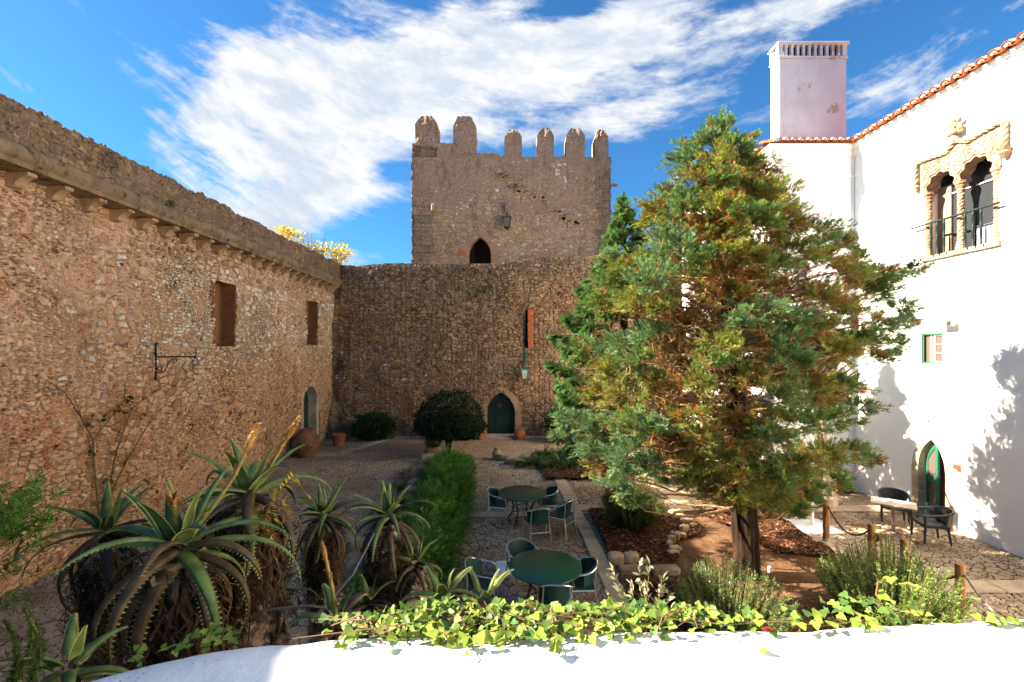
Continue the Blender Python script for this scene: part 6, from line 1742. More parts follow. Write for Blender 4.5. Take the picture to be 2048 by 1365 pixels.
# ---------------------------------------------------------------- clipped dome tree and shrubs by the back wall
T4 = thing('topiary_tree', 'dark dome-clipped tree on forked stems left of the arched back door', 'tree', (-2.45, 18.5, 0))
leafy(T4, (-2.42, 18.5, 1.02), (1.44, 1.3, 1.36), 9000, .10, ((.016, .03, .012), (.026, .046, .017)), M['leaf'], 41, .86, flat=.08)
leafy(T4, (-2.42, 18.5, 1.02), (1.27, 1.15, 1.2), 3500, .11, ((.014, .026, .011), (.022, .038, .014)), M['leaf'], 42, .3, name='inner_foliage', flat=.06)
mb = MB()
for e in ((-.35, .1, 1.3), (.3, -.05, 1.3), (.05, .25, 1.4), (-.1, -.2, 1.2)):
    mb.tube([(-2.45, 18.5, -.02), (-2.45 + e[0] * .25, 18.5 + e[1] * .3, .45), (-2.45 + e[0] * .6, 18.5 + e[1], .8), (-2.45 + e[0], 18.5 + e[1], e[2])], [.075, .06, .05, .03], 8)
mb.build('trunk', M['bark'], T4, smooth=True)
def bush(name, label, c, rad, n, size, cols, seed, cat='shrub', tpl=LEAF, shell=.5, grp=None):
    t = thing(name, label, cat, (c[0], c[1], 0), grp)
    leafy(t, c, rad, n, size, cols, M['leaf'], seed, shell, 'foliage', tpl, .75)
    mb = MB()
    for k in range(6):
        a = k * 1.05; mb.tube([(c[0], c[1], 0), (c[0] + .3 * rad[0] * math.cos(a), c[1] + .3 * rad[1] * math.sin(a), c[2]), (c[0] + .6 * rad[0] * math.cos(a), c[1] + .6 * rad[1] * math.sin(a), c[2] + .5 * rad[2])], [.03, .022, .008], 5)
    mb.build('stems', M['stem'], t); return t
bush('shrub', 'rounded dark shrub against the back wall, between the corner agave and the dome tree', (-6.25, 21.2, .62), (1.0, .6, .66), 3800, .12, ((.02, .05, .014), (.035, .08, .02)), 51)
bush('shrub', 'dark low shrub behind the dome tree along the back wall', (-2.6, 21.35, .5), (1.7, .5, .62), 3800, .12, ((.012, .024, .01), (.02, .035, .012)), 52)
bush('shrub', 'dark shrub at the foot of the darker conifer, right of the back door', (2.5, 20.8, .8), (1.0, .8, 1.0), 3500, .12, ((.022, .045, .018), (.035, .06, .022)), 53)
bush('shrub', 'small potted bush in the clay pot at the end of the hedge', (-2.98, 17.9, .60), (.30, .30, .26), 700, .08, ((.03, .07, .02), (.05, .10, .03)), 54)

# ---------------------------------------------------------------- strap-leaved clumps, agave
def straps(name, label, c, n, L, w, cols, seed, cat='plant', grp=None, tilt=(.2, 1.1), bend=1.6, mat=None, part='leaves', spread=.12, z0=.04):
    t = thing(name, label, cat, c, grp); r = np.random.default_rng(seed); a = r.uniform(0, 6.283, n); e = r.uniform(*tilt, n)
    d = np.stack([np.cos(a) * np.sin(e), np.sin(a) * np.sin(e), np.cos(e)], 1); pos = np.array(c) + np.stack([np.cos(a), np.sin(a), 0 * a], 1) * r.uniform(0, spread, (n, 1)) + np.array([0, 0, z0])
    col = mixcol(cols[0], cols[1], r.random(n)) * r.uniform(.7, 1.3, (n, 1))
    parts = []
    for k in range(3):
        m = np.arange(n) % 3 == k; tv, tf = blade_tpl(6, w, bend * (.6 + .4 * k))
        parts.append(inst(tv, tf, pos[m], d[m], r.uniform(L * .65, L * 1.15, m.sum()), None, .3, col[m]))
    V, F, C = join(parts); np_obj(part, V, F, mat or M['leaf'], t, C, smooth=True); return t
ag_s = [(1055, 935), (1075, 928), (1098, 938), (1120, 930), (1140, 938), (1088, 915), (1118, 915), (1142, 918), (1165, 935)]
for k, (px_, py_) in enumerate(ag_s):
    g = G(px_, py_); straps('strap_leaf_plant', 'dark strap-leaved clump in the stone-edged bed left of the conifers', (g[0], g[1], .03), 70, .62, .035, ((.035, .075, .02), (.06, .12, .03)), 60 + k, grp='strap-leaved clumps left of the conifers')
for k, (px_, py_) in enumerate([(1312, 950), (1338, 944), (1362, 952), (1388, 946), (1410, 955), (1428, 965), (1398, 968), (1330, 964), (1560, 955), (1600, 950)]):
    g = G(px_, py_); straps('strap_leaf_plant', 'glossy strap-leaved clump in the bed behind the big conifer', (g[0], g[1], .03), 80, .72, .035, ((.04, .10, .025), (.075, .16, .04)), 75 + k, grp='strap-leaved clumps behind the conifer')
straps('agave', 'dark green agave rosette in the left corner by the back wall', (-7.0, 20.9, .1), 34, .85, .07, ((.03, .07, .04), (.05, .10, .055)), 90, tilt=(.2, 1.3), bend=.5, z0=.1)
# low green plants left of the hedge, with a few flowers
for k, (px_, py_) in enumerate([(815, 955), (800, 985), (790, 1015), (805, 1035), (838, 940), (775, 1040)]):
    g = G(px_, py_); straps('strap_leaf_plant', 'low grassy clump on the rocky strip left of the hedge', (g[0], g[1], .03), 90, .42, .03, ((.03, .07, .018), (.06, .12, .03)), 92 + k, grp='grassy clumps left of the hedge')
mb = MB()
for px_, py_, Y in ((790, 957, 14.2), (783, 977, 13.4), (764, 997, 12.6)):
    p = P(px_, py_, Y); tt = thing('flower', 'small red or orange flower on a thin stalk left of the hedge', 'flower', (p[0], p[1], 0), 'red and orange flowers left of the hedge')
    m1 = MB(); m1.lathe([(0, -.02), (.035, 0), (.045, .02), (.02, .04), (0, .03)], p, 8); m1.build('bloom', simple('bloom_%d' % px_, lin(216, 70, 60) if px_ != 783 else lin(226, 120, 40), .6), tt)
    m1 = MB(); m1.tube([(p[0], p[1], .05), p], .006, 4); m1.build('stalk', M['stem'], tt)

# ---------------------------------------------------------------- hedge
HG = thing('hedge', 'long low hedge of feathery bright green fronds left of the round tables', 'hedge', (-1.65, 11.5, 0))
n = 6500; Yh = 6.9 + (15.9 - 6.9) * rng.random(n) ** 1.25
xc = np.interp(Yh, [6.9, 8.5, 10, 12.7, 15.5, 17], [-1.75, -1.72, -1.68, -1.72, -1.95, -2.15]); wd = np.interp(Yh, [6.9, 9, 15, 17], [.42, .46, .5, .35])
u = rng.uniform(-1, 1, n); hz = .42 * np.sqrt(np.maximum(0, 1 - u * u)) * (1 + .42 * vnoise2(Yh * 2.2 + 5, u * 1.5 + 9, 77, 3)) * rng.uniform(.3, 1.05, n)
pos = np.stack([xc + u * wd, Yh, .05 + hz], 1); d = np.stack([u * .9 + rng.normal(0, .4, n), rng.normal(-.15, .5, n), rng.uniform(.4, 1.5, n)], 1)
col = mixcol((.06, .14, .022), (.15, .26, .04), rng.random(n)) * rng.uniform(.7, 1.3, (n, 1))
parts = []
for k in range(3):
    m = np.arange(n) % 3 == k; tv, tf = spray_tpl(6, 50 + k, .035, .26, 55, .25, .2); parts.append(inst(tv, tf, pos[m], d[m], rng.uniform(.28, .62, m.sum()), None, .6, col[m]))
V, F, C = join(parts); np_obj('fronds', V, F, M['leaf'], HG, C)

# ---------------------------------------------------------------- rosemary bushes
def rosemary(label, c, rx, rz_, n, cols, seed, flow=.0, dark=1.0):
    t = thing('rosemary_bush', label, 'bush', (c[0], c[1], 0), 'rosemary bushes'); r = np.random.default_rng(seed)
    a = r.uniform(0, 6.283, n); q = r.random(n) ** .55; e = q * 1.05
    base = np.array(c) + np.stack([np.cos(a), np.sin(a), 0 * a], 1) * (q * rx * .32)[:, None]
    d = np.stack([np.cos(a) * np.sin(e), np.sin(a) * np.sin(e), np.cos(e)], 1)
    L = rz_ * r.uniform(.72, 1.08, n) * (1 - .18 * q)
    tip = base + d * L[:, None] * np.array([rx / rz_ * .95, rx / rz_ * .95, 1]); tip[:, 2] += .10 * L
    mid_ = (base + tip) / 2 + np.stack([np.cos(a), np.sin(a), 0 * a], 1) * (.10 * L * q)[:, None]; mid_[:, 2] -= .04 * L
    paths = np.stack([base, mid_, tip], 1); V1, F1, _ = tubes_np(paths, np.tile([.008, .006, .003], (n, 1)), 3); np_obj('stems', V1, F1, M['stem'], t)
    m = 64; tt = r.uniform(.15, 1.0, (n, m)); A = tt[..., None]
    p = (1 - A) ** 2 * base[:, None] + 2 * A * (1 - A) * (2 * mid_ - .5 * base - .5 * tip)[:, None] + A ** 2 * tip[:, None]
    ax_ = unit(tip - base)[:, None] + 0 * p; nd = ax_ * .8 + r.normal(0, .62, p.shape)
    cc = mixcol(cols[0], cols[1], np.clip(tt.ravel() * .8 + r.normal(0, .2, n * m), 0, 1)) * r.uniform(.75, 1.3, (n * m, 1))
    fl = (r.random(n * m) < flow) & (tt.ravel() > .55); cc[fl] = (.38, .34, .52)
    tv = np.array([(-.055, 0, 0), (.055, 0, 0), (.04, 1, 0), (-.04, 1, 0)]); tf = np.array([(0, 1, 2, 3)])
    V, F, C = inst(tv, tf, p.reshape(-1, 3), nd.reshape(-1, 3), np.where(fl, .02, r.uniform(.03, .055, n * m)), r.uniform(0, 3, n * m), .3, cc, width=np.where(fl, 6.0, 1.5))
    np_obj('foliage', V, F, M['leaf'], t, C); return t
rosemary('large sunlit rosemary bush with pale flowers, beside the rope posts on the right', (5.85, 7.0, 0), .98, 1.18, 520, ((.05, .115, .02), (.19, .30, .065)), 1, .035)
rosemary('rosemary bush with pale flowers in front of the conifer trunk', (3.28, 6.75, 0), .90, .98, 460, ((.045, .09, .022), (.15, .22, .065)), 2, .05)
rosemary('shaded rosemary bush at the back of the dark mulch bed, under the conifer', (2.92, 10.75, .05), .82, 1.12, 460, ((.05, .08, .022), (.095, .13, .035)), 3, .0)

# ---------------------------------------------------------------- aloes
def aloe_leaf(base, az, el, L, w, curl, c0, c1, r, teeth=True, thick=.28, twist=0.0):
    n = 13; base = np.array(base, float); out = np.array([math.cos(az), math.sin(az), 0]); side = np.array([-math.sin(az), math.cos(az), 0]); upv = np.array([0, 0, 1.0])
    p = base.copy(); pts = []; e = el; V, F, C = [], [], []
    sw = r.uniform(-.25, .25)
    for k in range(n + 1):
        t = k / n; d = out * math.cos(e) + upv * math.sin(e) + side * sw * t
        d = d / np.linalg.norm(d); nrm = np.cross(side, d); nrm = nrm / np.linalg.norm(nrm)
        pts.append((p.copy(), d, nrm)); p = p + d * L / n; e -= curl / n * (.4 + 1.2 * t)
    for k, (q, d, nrm) in enumerate(pts):
        t = k / n; ww = w * (1 - t ** 1.6) * (1.0 if t > .12 else .85 + 1.25 * t) + .002; th = ww * thick + .002
        sd = np.cross(d, nrm); ring = [(-1, .55), (-.55, .12), (0, -.02), (.55, .12), (1, .55), (.6, -.45), (0, -.85), (-.6, -.45)]
        col = np.array(c0) * (1 - t) + np.array(c1) * t
        for (a, b) in ring: V.append(q + sd * a * ww - nrm * b * -1 * th * (1 if b < 0 else 1.2)); C.append(col * r.uniform(.9, 1.1))
    for k in range(n):
        for j in range(8): F.append((k * 8 + j, k * 8 + (j + 1) % 8, k * 8 + 8 + (j + 1) % 8, k * 8 + 8 + j))
    if teeth:
        for k in range(1, n):
            for f_ in (0, .5):
                t = (k + f_) / n
                if t > .97: continue
                i = k; q, d, nrm = pts[i]; q = q + d * L / n * f_; sd = np.cross(d, nrm)
                ww = w * (1 - t ** 1.6) * (1.0 if t > .12 else .85 + 1.25 * t) + .002; th = ww * thick
                for sg in (-1, 1):
                    b = len(V); o = q + sd * sg * ww * .97 + nrm * th * .66; s = w * .34
                    V.extend([o - d * s * .45, o + d * s * .45, o + sd * sg * s + d * s * .25 + nrm * s * .2, o + nrm * s * .25]); C.extend([np.array((.42, .40, .12))] * 4); F.append((b, b + 1, b + 2, b + 3))
    return V, F, C
AG, AL, APUR, ABRN = (.085, .135, .042), (.17, .21, .045), (.046, .019, .022), (.075, .036, .02)
def aloe(label, c, L, nl, seed, skirt=True, stalks=(), tone=.0, ground=0.0, tr=.10, w=.042, tips=None, lean=(0, 0), purple=.5, skl=1.0, trunkvis=True, skd=1.0):
    t = thing('aloe_plant', label, 'aloe', (c[0], c[1], ground), 'tree aloes in the foreground'); r = np.random.default_rng(seed); c = np.array(c, float); Vs, Fs, Cs, o = [], [], [], 0
    for k in range(nl):
        q = k / nl; az = k * 2.39996 + r.uniform(-.25, .25); el = 1.32 - 2.0 * q ** .75 + r.uniform(-.18, .18); LL = L * (.40 + .70 * math.sin(math.pi * min(1, .06 + q * .7))) * r.uniform(.85, 1.12); curl = .35 + 1.9 * min(1, q * 1.6) + r.uniform(-.2, .5)
        old = (.92 if r.random() < np.clip((q - .22) * 2.2, 0, 1) * min(1, purple * 1.8) else r.uniform(0, .2) * q)
        g0 = np.array(AL) * .55 + np.array(AG) * .45; g1 = np.array(AG)
        if r.random() < .5: op = np.array(APUR)
        else: op = np.array(ABRN)
        c0 = g0 * (1 - old) + op * old; c1 = g1 * (1 - old * .92) + op * 1.3 * old * .92
        V, F, C = aloe_leaf(c + np.array([.03 * math.cos(az), .03 * math.sin(az), .05 - .12 * q]), az, el, LL, w * .82 * r.uniform(.85, 1.12), curl, c0 * (1 + tone), c1 * (1 + tone), r)
        Vs += V; Fs += [tuple(i + o for i in f) for f in F]; Cs += C; o += len(V)
    np_obj('leaves', np.array(Vs), np.array(Fs), M['aloe'], t, np.array(Cs), smooth=True)
    if skirt:
        n = int(420 * skd); a = r.uniform(0, 6.283, n); m = 7; P_ = np.zeros((n, m, 3)); zz = -r.uniform(.08, .42 * skl, n); drop = r.uniform(.22, .5, n) * skl * L / .5
        for k in range(m):
            s = k / (m - 1); rad = tr * .9 + (.05 + .065 * r.random(n)) * np.sin(np.minimum(1, s * 2.0) * math.pi / 2) * L / .5 + r.normal(0, .02, n)
            P_[:, k, 0] = c[0] + np.cos(a + .5 * s * r.normal(0, 1, n)) * rad; P_[:, k, 1] = c[1] + np.sin(a) * rad; P_[:, k, 2] = c[2] + zz * (1) + .05 * math.sin(s * 3) - drop * s ** 1.2
        T = np.gradient(P_, axis=1); sd = unit(np.cross(T, np.stack([np.cos(a), np.sin(a), 0 * a], 1)[:, None] + 0 * T)); wv = (w * .125 * (1 - np.linspace(0, 1, m) ** 2 * .8))[None, :, None] * (1 + .4 * r.normal(0, 1, (n, m, 1)))
        V = np.stack([P_ - sd * wv, P_ + sd * wv], 2).reshape(-1, 3); i = np.arange(m - 1) * 2; f = np.stack([i, i + 1, i + 3, i + 2], 1); F = (f[None] + (np.arange(n) * m * 2)[:, None, None]).reshape(-1, 4)
        cc = mixcol((.035, .02, .013), (.15, .08, .038), r.random(n) ** 2.2); C = np.repeat(cc, m * 2, 0); np_obj('dry_leaf_skirt', V, F, M['dry'], t, C)
    if trunkvis:
        z0, z1 = ground, c[2] - .05; m, n = max(12, int((z1 - z0) * 26)), 28; S, A = np.meshgrid(np.linspace(0, 1, m), np.linspace(0, 2 * np.pi, n, endpoint=False), indexing='ij')
        rr = tr * (1 + .10 * np.sin(S * m * 1.4 + A * 3) + .16 * vnoise2(A * 3 + 9, S * m * .45 + 9, seed, 3)); V = np.stack([c[0] + lean[0] * (1 - S) + rr * np.cos(A), c[1] + lean[1] * (1 - S) + rr * np.sin(A), z0 + (z1 - z0) * S], -1)
        i = np.arange(m - 1)[:, None] * n; j = np.arange(n)[None]; k = (j + 1) % n; F = np.stack([i + j, i + k, i + n + k, i + n + j], -1).reshape(-1, 4)
        np_obj('trunk', V.reshape(-1, 3), F, M['aloe_trunk'], t, smooth=True)
        # papery scales left by old leaves
        n = int(240 * (z1 - z0)); a = r.uniform(0, 6.283, n); zz = r.uniform(z0, z1, n); pos = np.stack([c[0] + lean[0] * (1 - (zz - z0) / (z1 - z0)) + np.cos(a) * tr, c[1] + lean[1] * (1 - (zz - z0) / (z1 - z0)) + np.sin(a) * tr, zz], 1); d = np.stack([np.cos(a) * .55, np.sin(a) * .55, r.uniform(-1.0, .3, n)], 1)
        V, F, C = inst(LEAF[0], LEAF[1], pos, d, r.uniform(.04, .08, n), r.uniform(-.5, .5, n), None, mixcol((.20, .14, .09), (.38, .29, .2), r.random(n)), width=np.full(n, 2.0)); np_obj('trunk_scales', V, F, M['dry'], t, C)
    for (pts, hl, r0) in stalks:
        pts = np.array([np.array(p) for p in pts]); s = np.linspace(0, len(pts) - 1, 22); P_ = np.stack([np.interp(s, np.arange(len(pts)), pts[:, k]) for k in range(3)], 1)
        V, F, C = tubes_np(P_[None], np.linspace(r0, r0 * .6, 22)[None], 8); tcol = np.linspace(0, 1, 22).repeat(8); C = mixcol((.13, .16, .04), (.42, .26, .06), tcol); so_ = np_obj('flower_stalk', V, F, M['flower'], t, C, smooth=True)
        d = unit((P_[-1] - P_[-3])[None])[0]; top = P_[-1] + d * hl; Lh = np.linspace(0, 1, 18); rad = hl * .095 * np.sin(np.pi * (.12 + .88 * Lh ** .75)) ** .9 + .002; V, F, C = tubes_np((P_[-1][None] + Lh[:, None] * (d * hl)[None])[None], rad[None], 12, (.42, .26, .09)); bparts = [(V, F, C)]
        nb = 150; tb = r.random(nb); ab = r.uniform(0, 6.283, nb); ref = unit(np.cross(d, np.array([.3, .2, .9]))[None])[0]; ref2 = np.cross(d, ref); rb = np.interp(tb, Lh, rad)
        pos = P_[-1] + tb[:, None] * d * hl + (np.cos(ab)[:, None] * ref + np.sin(ab)[:, None] * ref2) * rb[:, None] * .9; dd = d + (np.cos(ab)[:, None] * ref + np.sin(ab)[:, None] * ref2) * .45
        V, F, C = inst(LEAF[0], LEAF[1], pos, dd, np.full(nb, hl * .13), None, .6, mixcol((.32, .14, .03), (.46, .28, .09), r.random(nb)), up=(np.cos(ab)[:, None] * ref + np.sin(ab)[:, None] * ref2), width=np.full(nb, 1.2)); bparts.append((V, F, C))
        V, F, C = join(bparts); np_obj('flower_bud', V, F, M['flower'], so_, C)
        nb = 16; k_ = r.integers(4, 21, nb); pos = P_[k_]; ab = r.uniform(0, 6.283, nb); dd = d + .6 * (np.cos(ab)[:, None] * ref + np.sin(ab)[:, None] * ref2); V, F, C = inst(LEAF[0], LEAF[1], pos, dd, np.full(nb, r0 * 3.2), None, None, mixcol((.40, .16, .04), (.5, .3, .1), r.random(nb))); np_obj('bract_leaves', V, F, M['flower'], so_, C)
    return t
def AP(px_, py_, Y): return np.array(P(px_, py_, Y))
A1 = AP(358, 1092, 2.3)
aloe('largest aloe, in front at the left, with the longest leaning flower stalk', A1, .57, 30, 1, tr=.10, w=.048, skl=1.15, purple=.42, skd=1.6,
     stalks=[([A1 + [0, 0, .05], AP(349, 1020, 2.3), AP(344, 1006, 2.3)], .10, .021), ([A1 + [.02, 0, .02], AP(425, 1015, 2.33), AP(470, 950, 2.36), AP(491, 905, 2.38)], .15, .014)])
aloe('dark aloe rosette behind the largest one at the far left', AP(212, 1062, 3.0), .50, 24, 2, tr=.09, w=.036, tone=-.3, purple=.75, skl=1.2)
A3 = AP(498, 985, 2.9)
aloe('tall bluish aloe on a thick scaly trunk, right of the largest one', A3, .56, 24, 3, tr=.115, w=.048, lean=(-.12, 0), purple=.5, skd=1.4, stalks=[([A3 + [.02, 0, 0], AP(545, 925, 2.9), AP(572, 880, 2.9)], .16, .015)])
A4 = AP(648, 1030, 3.7)
aloe('middle aloe with purple leaves behind the yellow bud, between its taller neighbours', A4, .40, 28, 4, tr=.085, w=.032, tone=-.1, purple=.6, skl=1.1, skd=1.3, stalks=[([A4, AP(612, 990, 3.7), AP(600, 972, 3.7)], .10, .010)])
aloe('right-hand aloe with sunlit purple leaves next to the hedge', AP(775, 1030, 3.3), .37, 30, 5, tr=.09, w=.031, purple=.7, skl=1.25, skd=1.7, lean=(-.06, 0))
A9 = AP(672, 1238, 2.2)
aloe('low aloe by the ivy with a single upright yellow bud', A9, .20, 11, 9, skirt=False, w=.032, tr=.04, purple=.5, stalks=[([A9, AP(665, 1180, 2.2), AP(652, 1120, 2.2)], .085, .012)])
aloe('small dark aloe low between the trunks, left of the yellow bud', AP(556, 1190, 3.3), .30, 18, 6, skirt=False, w=.028, tone=-.25, purple=.7, tr=.05)
aloe('small purple aloe at the edge of the hedge, under the right-hand aloe', AP(830, 1125, 3.2), .24, 14, 7, skirt=False, w=.028, tone=-.15, purple=.9, tr=.05)
aloe('small aloe with sunlit tips behind the left end of the ivy', AP(885, 1196, 2.4), .24, 14, 8, skirt=False, w=.028, purple=.5, tr=.05)
aloe('small aloe behind the middle of the ivy, in front of the nearer table', AP(968, 1200, 2.6), .24, 14, 10, skirt=False, w=.026, tone=-.1, purple=.4, tr=.05)
aloe('bluish young aloe at the bottom left corner, beside the end of the white wall', AP(135, 1340, 1.75), .24, 14, 11, skirt=False, w=.030, purple=.0, tr=.05)
aloe('dark spreading aloe low down behind the yellow bud', AP(735, 1205, 3.0), .24, 14, 13, skirt=False, w=.026, tone=-.3, purple=.8, tr=.05)
# dead flower stalk leaning across
for a, b, c, lb in ((AP(640, 1222, 2.7), AP(705, 1150, 2.75), AP(748, 1068, 2.8), 'long grey dead stalk leaning up between the right-hand aloes'), (AP(520, 1222, 2.7), AP(620, 1212, 2.7), AP(720, 1228, 2.7), 'grey dead stalk lying nearly flat behind the yellow bud')):
    mb = MB(); mb.tube([tuple(a), tuple(b), tuple(c)], [.009, .0075, .005], 6); tag(mb.build('dead_stalk', simple('grey_stalk', (.17, .145, .12), .8)), lb, 'dead stalk')

# ---------------------------------------------------------------- climbing rose on the left wall
RS = thing('climbing_rose', 'nearly bare climbing rose with long thin canes against the left wall', 'climber', (-8.35, 9.3, 0))
def WL(px_, py_, off=.12):
    X_ = XL + off; y = X_ * FPX / (px_ - CX); return (X_, y, H - (py_ - CY) / FPX * y)
canes = [[(205, 1075), (195, 1000), (188, 930), (186, 880), (165, 840), (130, 785), (92, 760)], [(212, 1075), (215, 1000), (232, 905), (245, 870), (262, 820), (300, 790), (335, 770)], [(210, 1075), (225, 980), (255, 920), (290, 860), (325, 815)], [(188, 930), (176, 875), (160, 850)], [(186, 880), (215, 845), (250, 800), (290, 790)], [(245, 870), (225, 850), (190, 820)], [(232, 905), (240, 930), (262, 950)],
         [(255, 920), (300, 895), (330, 860)], [(165, 840), (150, 800), (118, 790)], [(130, 785), (95, 775), (70, 772)], [(262, 820), (248, 790), (252, 765)], [(262, 820), (290, 830), (312, 822)], [(215, 1000), (190, 950), (178, 905)], [(225, 980), (262, 960), (285, 930)], [(186, 880), (205, 870), (228, 868)], [(205, 1075), (212, 1030), (222, 985), (236, 960)]]
mb = MB()
for k, cn in enumerate(canes):
    r0 = .022 if k < 3 else .009; pts = [WL(px_, py_, .10 + .03 * (i % 2) + .05 * rng.random()) for i, (px_, py_) in enumerate(cn)]
    mb.tube(pts, [r0 * (1 - .65 * i / (len(pts) - 1)) for i in range(len(pts))], 5)
    for q in range(len(pts) - 1):
        a, b = Vector(pts[q]), Vector(pts[q + 1])
        for s in range(2):
            o = a + (b - a) * rng.random(); d_ = Vector((rng.uniform(0, .08), rng.normal(0, .22), rng.normal(.1, .2))); mb.tube([o, o + d_ * .5 + Vector((0, .02, .02)), o + d_], [.005, .004, .002], 4)
mb.build('canes', M['stem'], RS)
pos, d = [], []
for (px_, py_, n, s) in ((212, 835, 26, .18), (238, 822, 22, .14), (180, 850, 12, .1), (262, 800, 18, .12), (183, 905, 14, .1), (208, 1000, 34, .16), (204, 1040, 44, .18), (214, 960, 16, .14), (290, 830, 10, .1), (228, 1020, 18, .1)):
    for k in range(n): pos.append(np.array(WL(px_, py_, .16)) + rng.normal(0, s * .55, 3) * np.array([.3, 1, .7])); d.append(rng.normal(0, 1, 3) + np.array([.5, 0, -.1]))
V, F, C = inst(LEAF[0], LEAF[1], np.array(pos), np.array(d), rng.uniform(.06, .10, len(pos)), None, None, mixcol((.025, .055, .02), (.05, .085, .03), rng.random(len(pos))), width=np.full(len(pos), 1.5)); np_obj('leaves', V, F, M['leaf'], RS, C)

# ---------------------------------------------------------------- fine-leaved shrub at the left edge, ferny stems, yellow climber, olive sapling
def needle_shrub(name, label, cat, base, tips, cols, seed, L=.055, per=34, w=.09, spread=.5, r0=.004):
    t = thing(name, label, cat, (base[0], base[1], 0)); r = np.random.default_rng(seed); paths = []; pos, dd = [], []
    for tp in tips:
        tp = np.array(tp); b = np.array(base); m = (b + tp) / 2 + r.normal(0, .06, 3); paths.append([b, m, tp])
        for k in range(per):
            s = r.uniform(.86, 1.04); p = (1 - s) ** 2 * b + 2 * s * (1 - s) * (2 * m - .5 * b - .5 * tp) + s * s * tp; pos.append(p); dd.append(unit((tp - m)[None])[0] * .7 + r.normal(0, spread, 3))
    V, F, C = tubes_np(np.array(paths), np.tile([r0, r0 * .6, r0 * .25], (len(paths), 1)), 5); V2, F2, C2 = tubes_np(np.array([[(base[0], base[1], 0.0), (base[0] + .1, base[1], base[2] * .5), tuple(base)]]), np.array([[.03, .024, .014]]), 6); V, F, C = join([(V, F, C), (V2, F2, C2)]); np_obj('stems', V, F, M['stem'], t)
    n = len(pos); V, F, C = inst(LEAF[0], LEAF[1], np.array(pos), np.array(dd), r.uniform(L * .6, L * 1.3, n), r.uniform(-1, 1, n), .3, mixcol(cols[0], cols[1], r.random(n)) * r.uniform(.8, 1.2, (n, 1)), width=np.full(n, w * 4)); np_obj('foliage', V, F, M['leaf'], t, C); return t
tips = [P(rng.uniform(-60, 122), 0, 2.1) for k in range(0)]
tl = []
for k in range(52):
    px_ = rng.uniform(-110, 112); top = 960 + max(0, (px_ - 70)) * 1.4 + max(0, 40 - px_) * .5; py_ = rng.uniform(top, 1085); tl.append(P(px_, py_, 2.1 + rng.uniform(-.25, .25)))
for k in range(9): tl.append(P(rng.uniform(-90, 45), rng.uniform(1140, 1215), 2.0 + rng.uniform(-.2, .2)))
needle_shrub('fine_leaved_shrub', 'bright green fine-leaved shrub reaching in at the left edge', 'shrub', (-3.2, 2.05, 2.62), tl, ((.05, .13, .015), (.12, .22, .03)), 5, .05, 40, .06, .55)
FT = [(P(45, 1215, 1.7), P(30, 1365, 1.6)), (P(60, 1245, 1.55), P(38, 1400, 1.5)), (P(5, 1240, 1.7), P(12, 1400, 1.6)), (P(395, 1195, 2.15), P(430, 1300, 2.1)), (P(415, 1200, 2.2), P(400, 1300, 2.1))]
for k, (a, b) in enumerate(FT[:3]):
    t = thing('foxtail_fern', 'plume of a foxtail fern at the bottom left corner', 'fern', (b[0], b[1], 0), 'foxtail fern plumes'); n = 420; s = rng.random(n); p = np.array(b) + (np.array(a) - np.array(b)) * s[:, None] + np.stack([.05 * np.sin(s * 3), 0 * s, 0 * s], 1)
    d = unit((np.array(a) - np.array(b))[None]) * .5 + rng.normal(0, .7, (n, 3)); V, F, C = inst(LEAF[0], LEAF[1], p, d, rng.uniform(.02, .034, n) * (1.1 - .5 * s), None, None, mixcol((.07, .12, .02), (.20, .22, .04), rng.random(n)), width=np.full(n, .55)); np_obj('plume', V, F, M['leaf'], t, C)
    q = np.array(b) + np.stack([.05 * np.sin(np.linspace(0, 1, 8) * 3), np.zeros(8), np.zeros(8)], 1) + (np.array(a) - np.array(b)) * np.linspace(0, 1, 8)[:, None]; q = np.concatenate([[np.array([b[0], b[1], 0])], q]); V, F, C = tubes_np(q[None], np.full((1, 9), .005), 5); np_obj('stem', V, F, M['stem'], t)
t = thing('climber', 'thin climber with golden yellow leaves twining at the tall aloe', 'climber', (-1.35, 2.75, 0)); pts = [AP(462, 1290, 2.72), AP(480, 1150, 2.72), AP(505, 1080, 2.7), AP(545, 1000, 2.7), AP(575, 955, 2.7)]
mb = MB(); mb.tube([(pts[0][0], pts[0][1], 0)] + [tuple(p) for p in pts], .0055, 5); mb.tube([tuple(AP(500, 1095, 2.68)), tuple(AP(528, 1090, 2.66)), tuple(AP(545, 1060, 2.66))], .004, 4); mb.build('stem', M['stem'], t)
pos, d = [], []
for (a, b) in ((AP(545, 1000, 2.68), AP(588, 952, 2.68)), (AP(540, 985, 2.66), AP(570, 1000, 2.66)), (AP(538, 1005, 2.66), AP(548, 1045, 2.66)), (AP(565, 1010, 2.66), AP(575, 1040, 2.66)), (AP(520, 1035, 2.66), AP(545, 1070, 2.66)), (AP(500, 1120, 2.66), AP(520, 1140, 2.66)), (AP(488, 1125, 2.66), AP(475, 1150, 2.66)), (AP(530, 1060, 2.66), AP(540, 1090, 2.66))):
    for k in range(16):
        s = k / 15; pos.append(a + (b - a) * s); dv = unit((b - a)[None])[0]; sd = np.cross(dv, [0, -1, 0.2]); d.append(dv * .5 + sd * (1 if k % 2 else -1) + rng.normal(0, .15, 3))
V, F, C = inst(LEAF[0], LEAF[1], np.array(pos), np.array(d), rng.uniform(.030, .05, len(pos)), None, None, mixcol((.55, .33, .03), (.4, .30, .05), rng.random(len(pos))), width=np.full(len(pos), .9)); np_obj('leaves', V, F, M['leaf'], t, C)
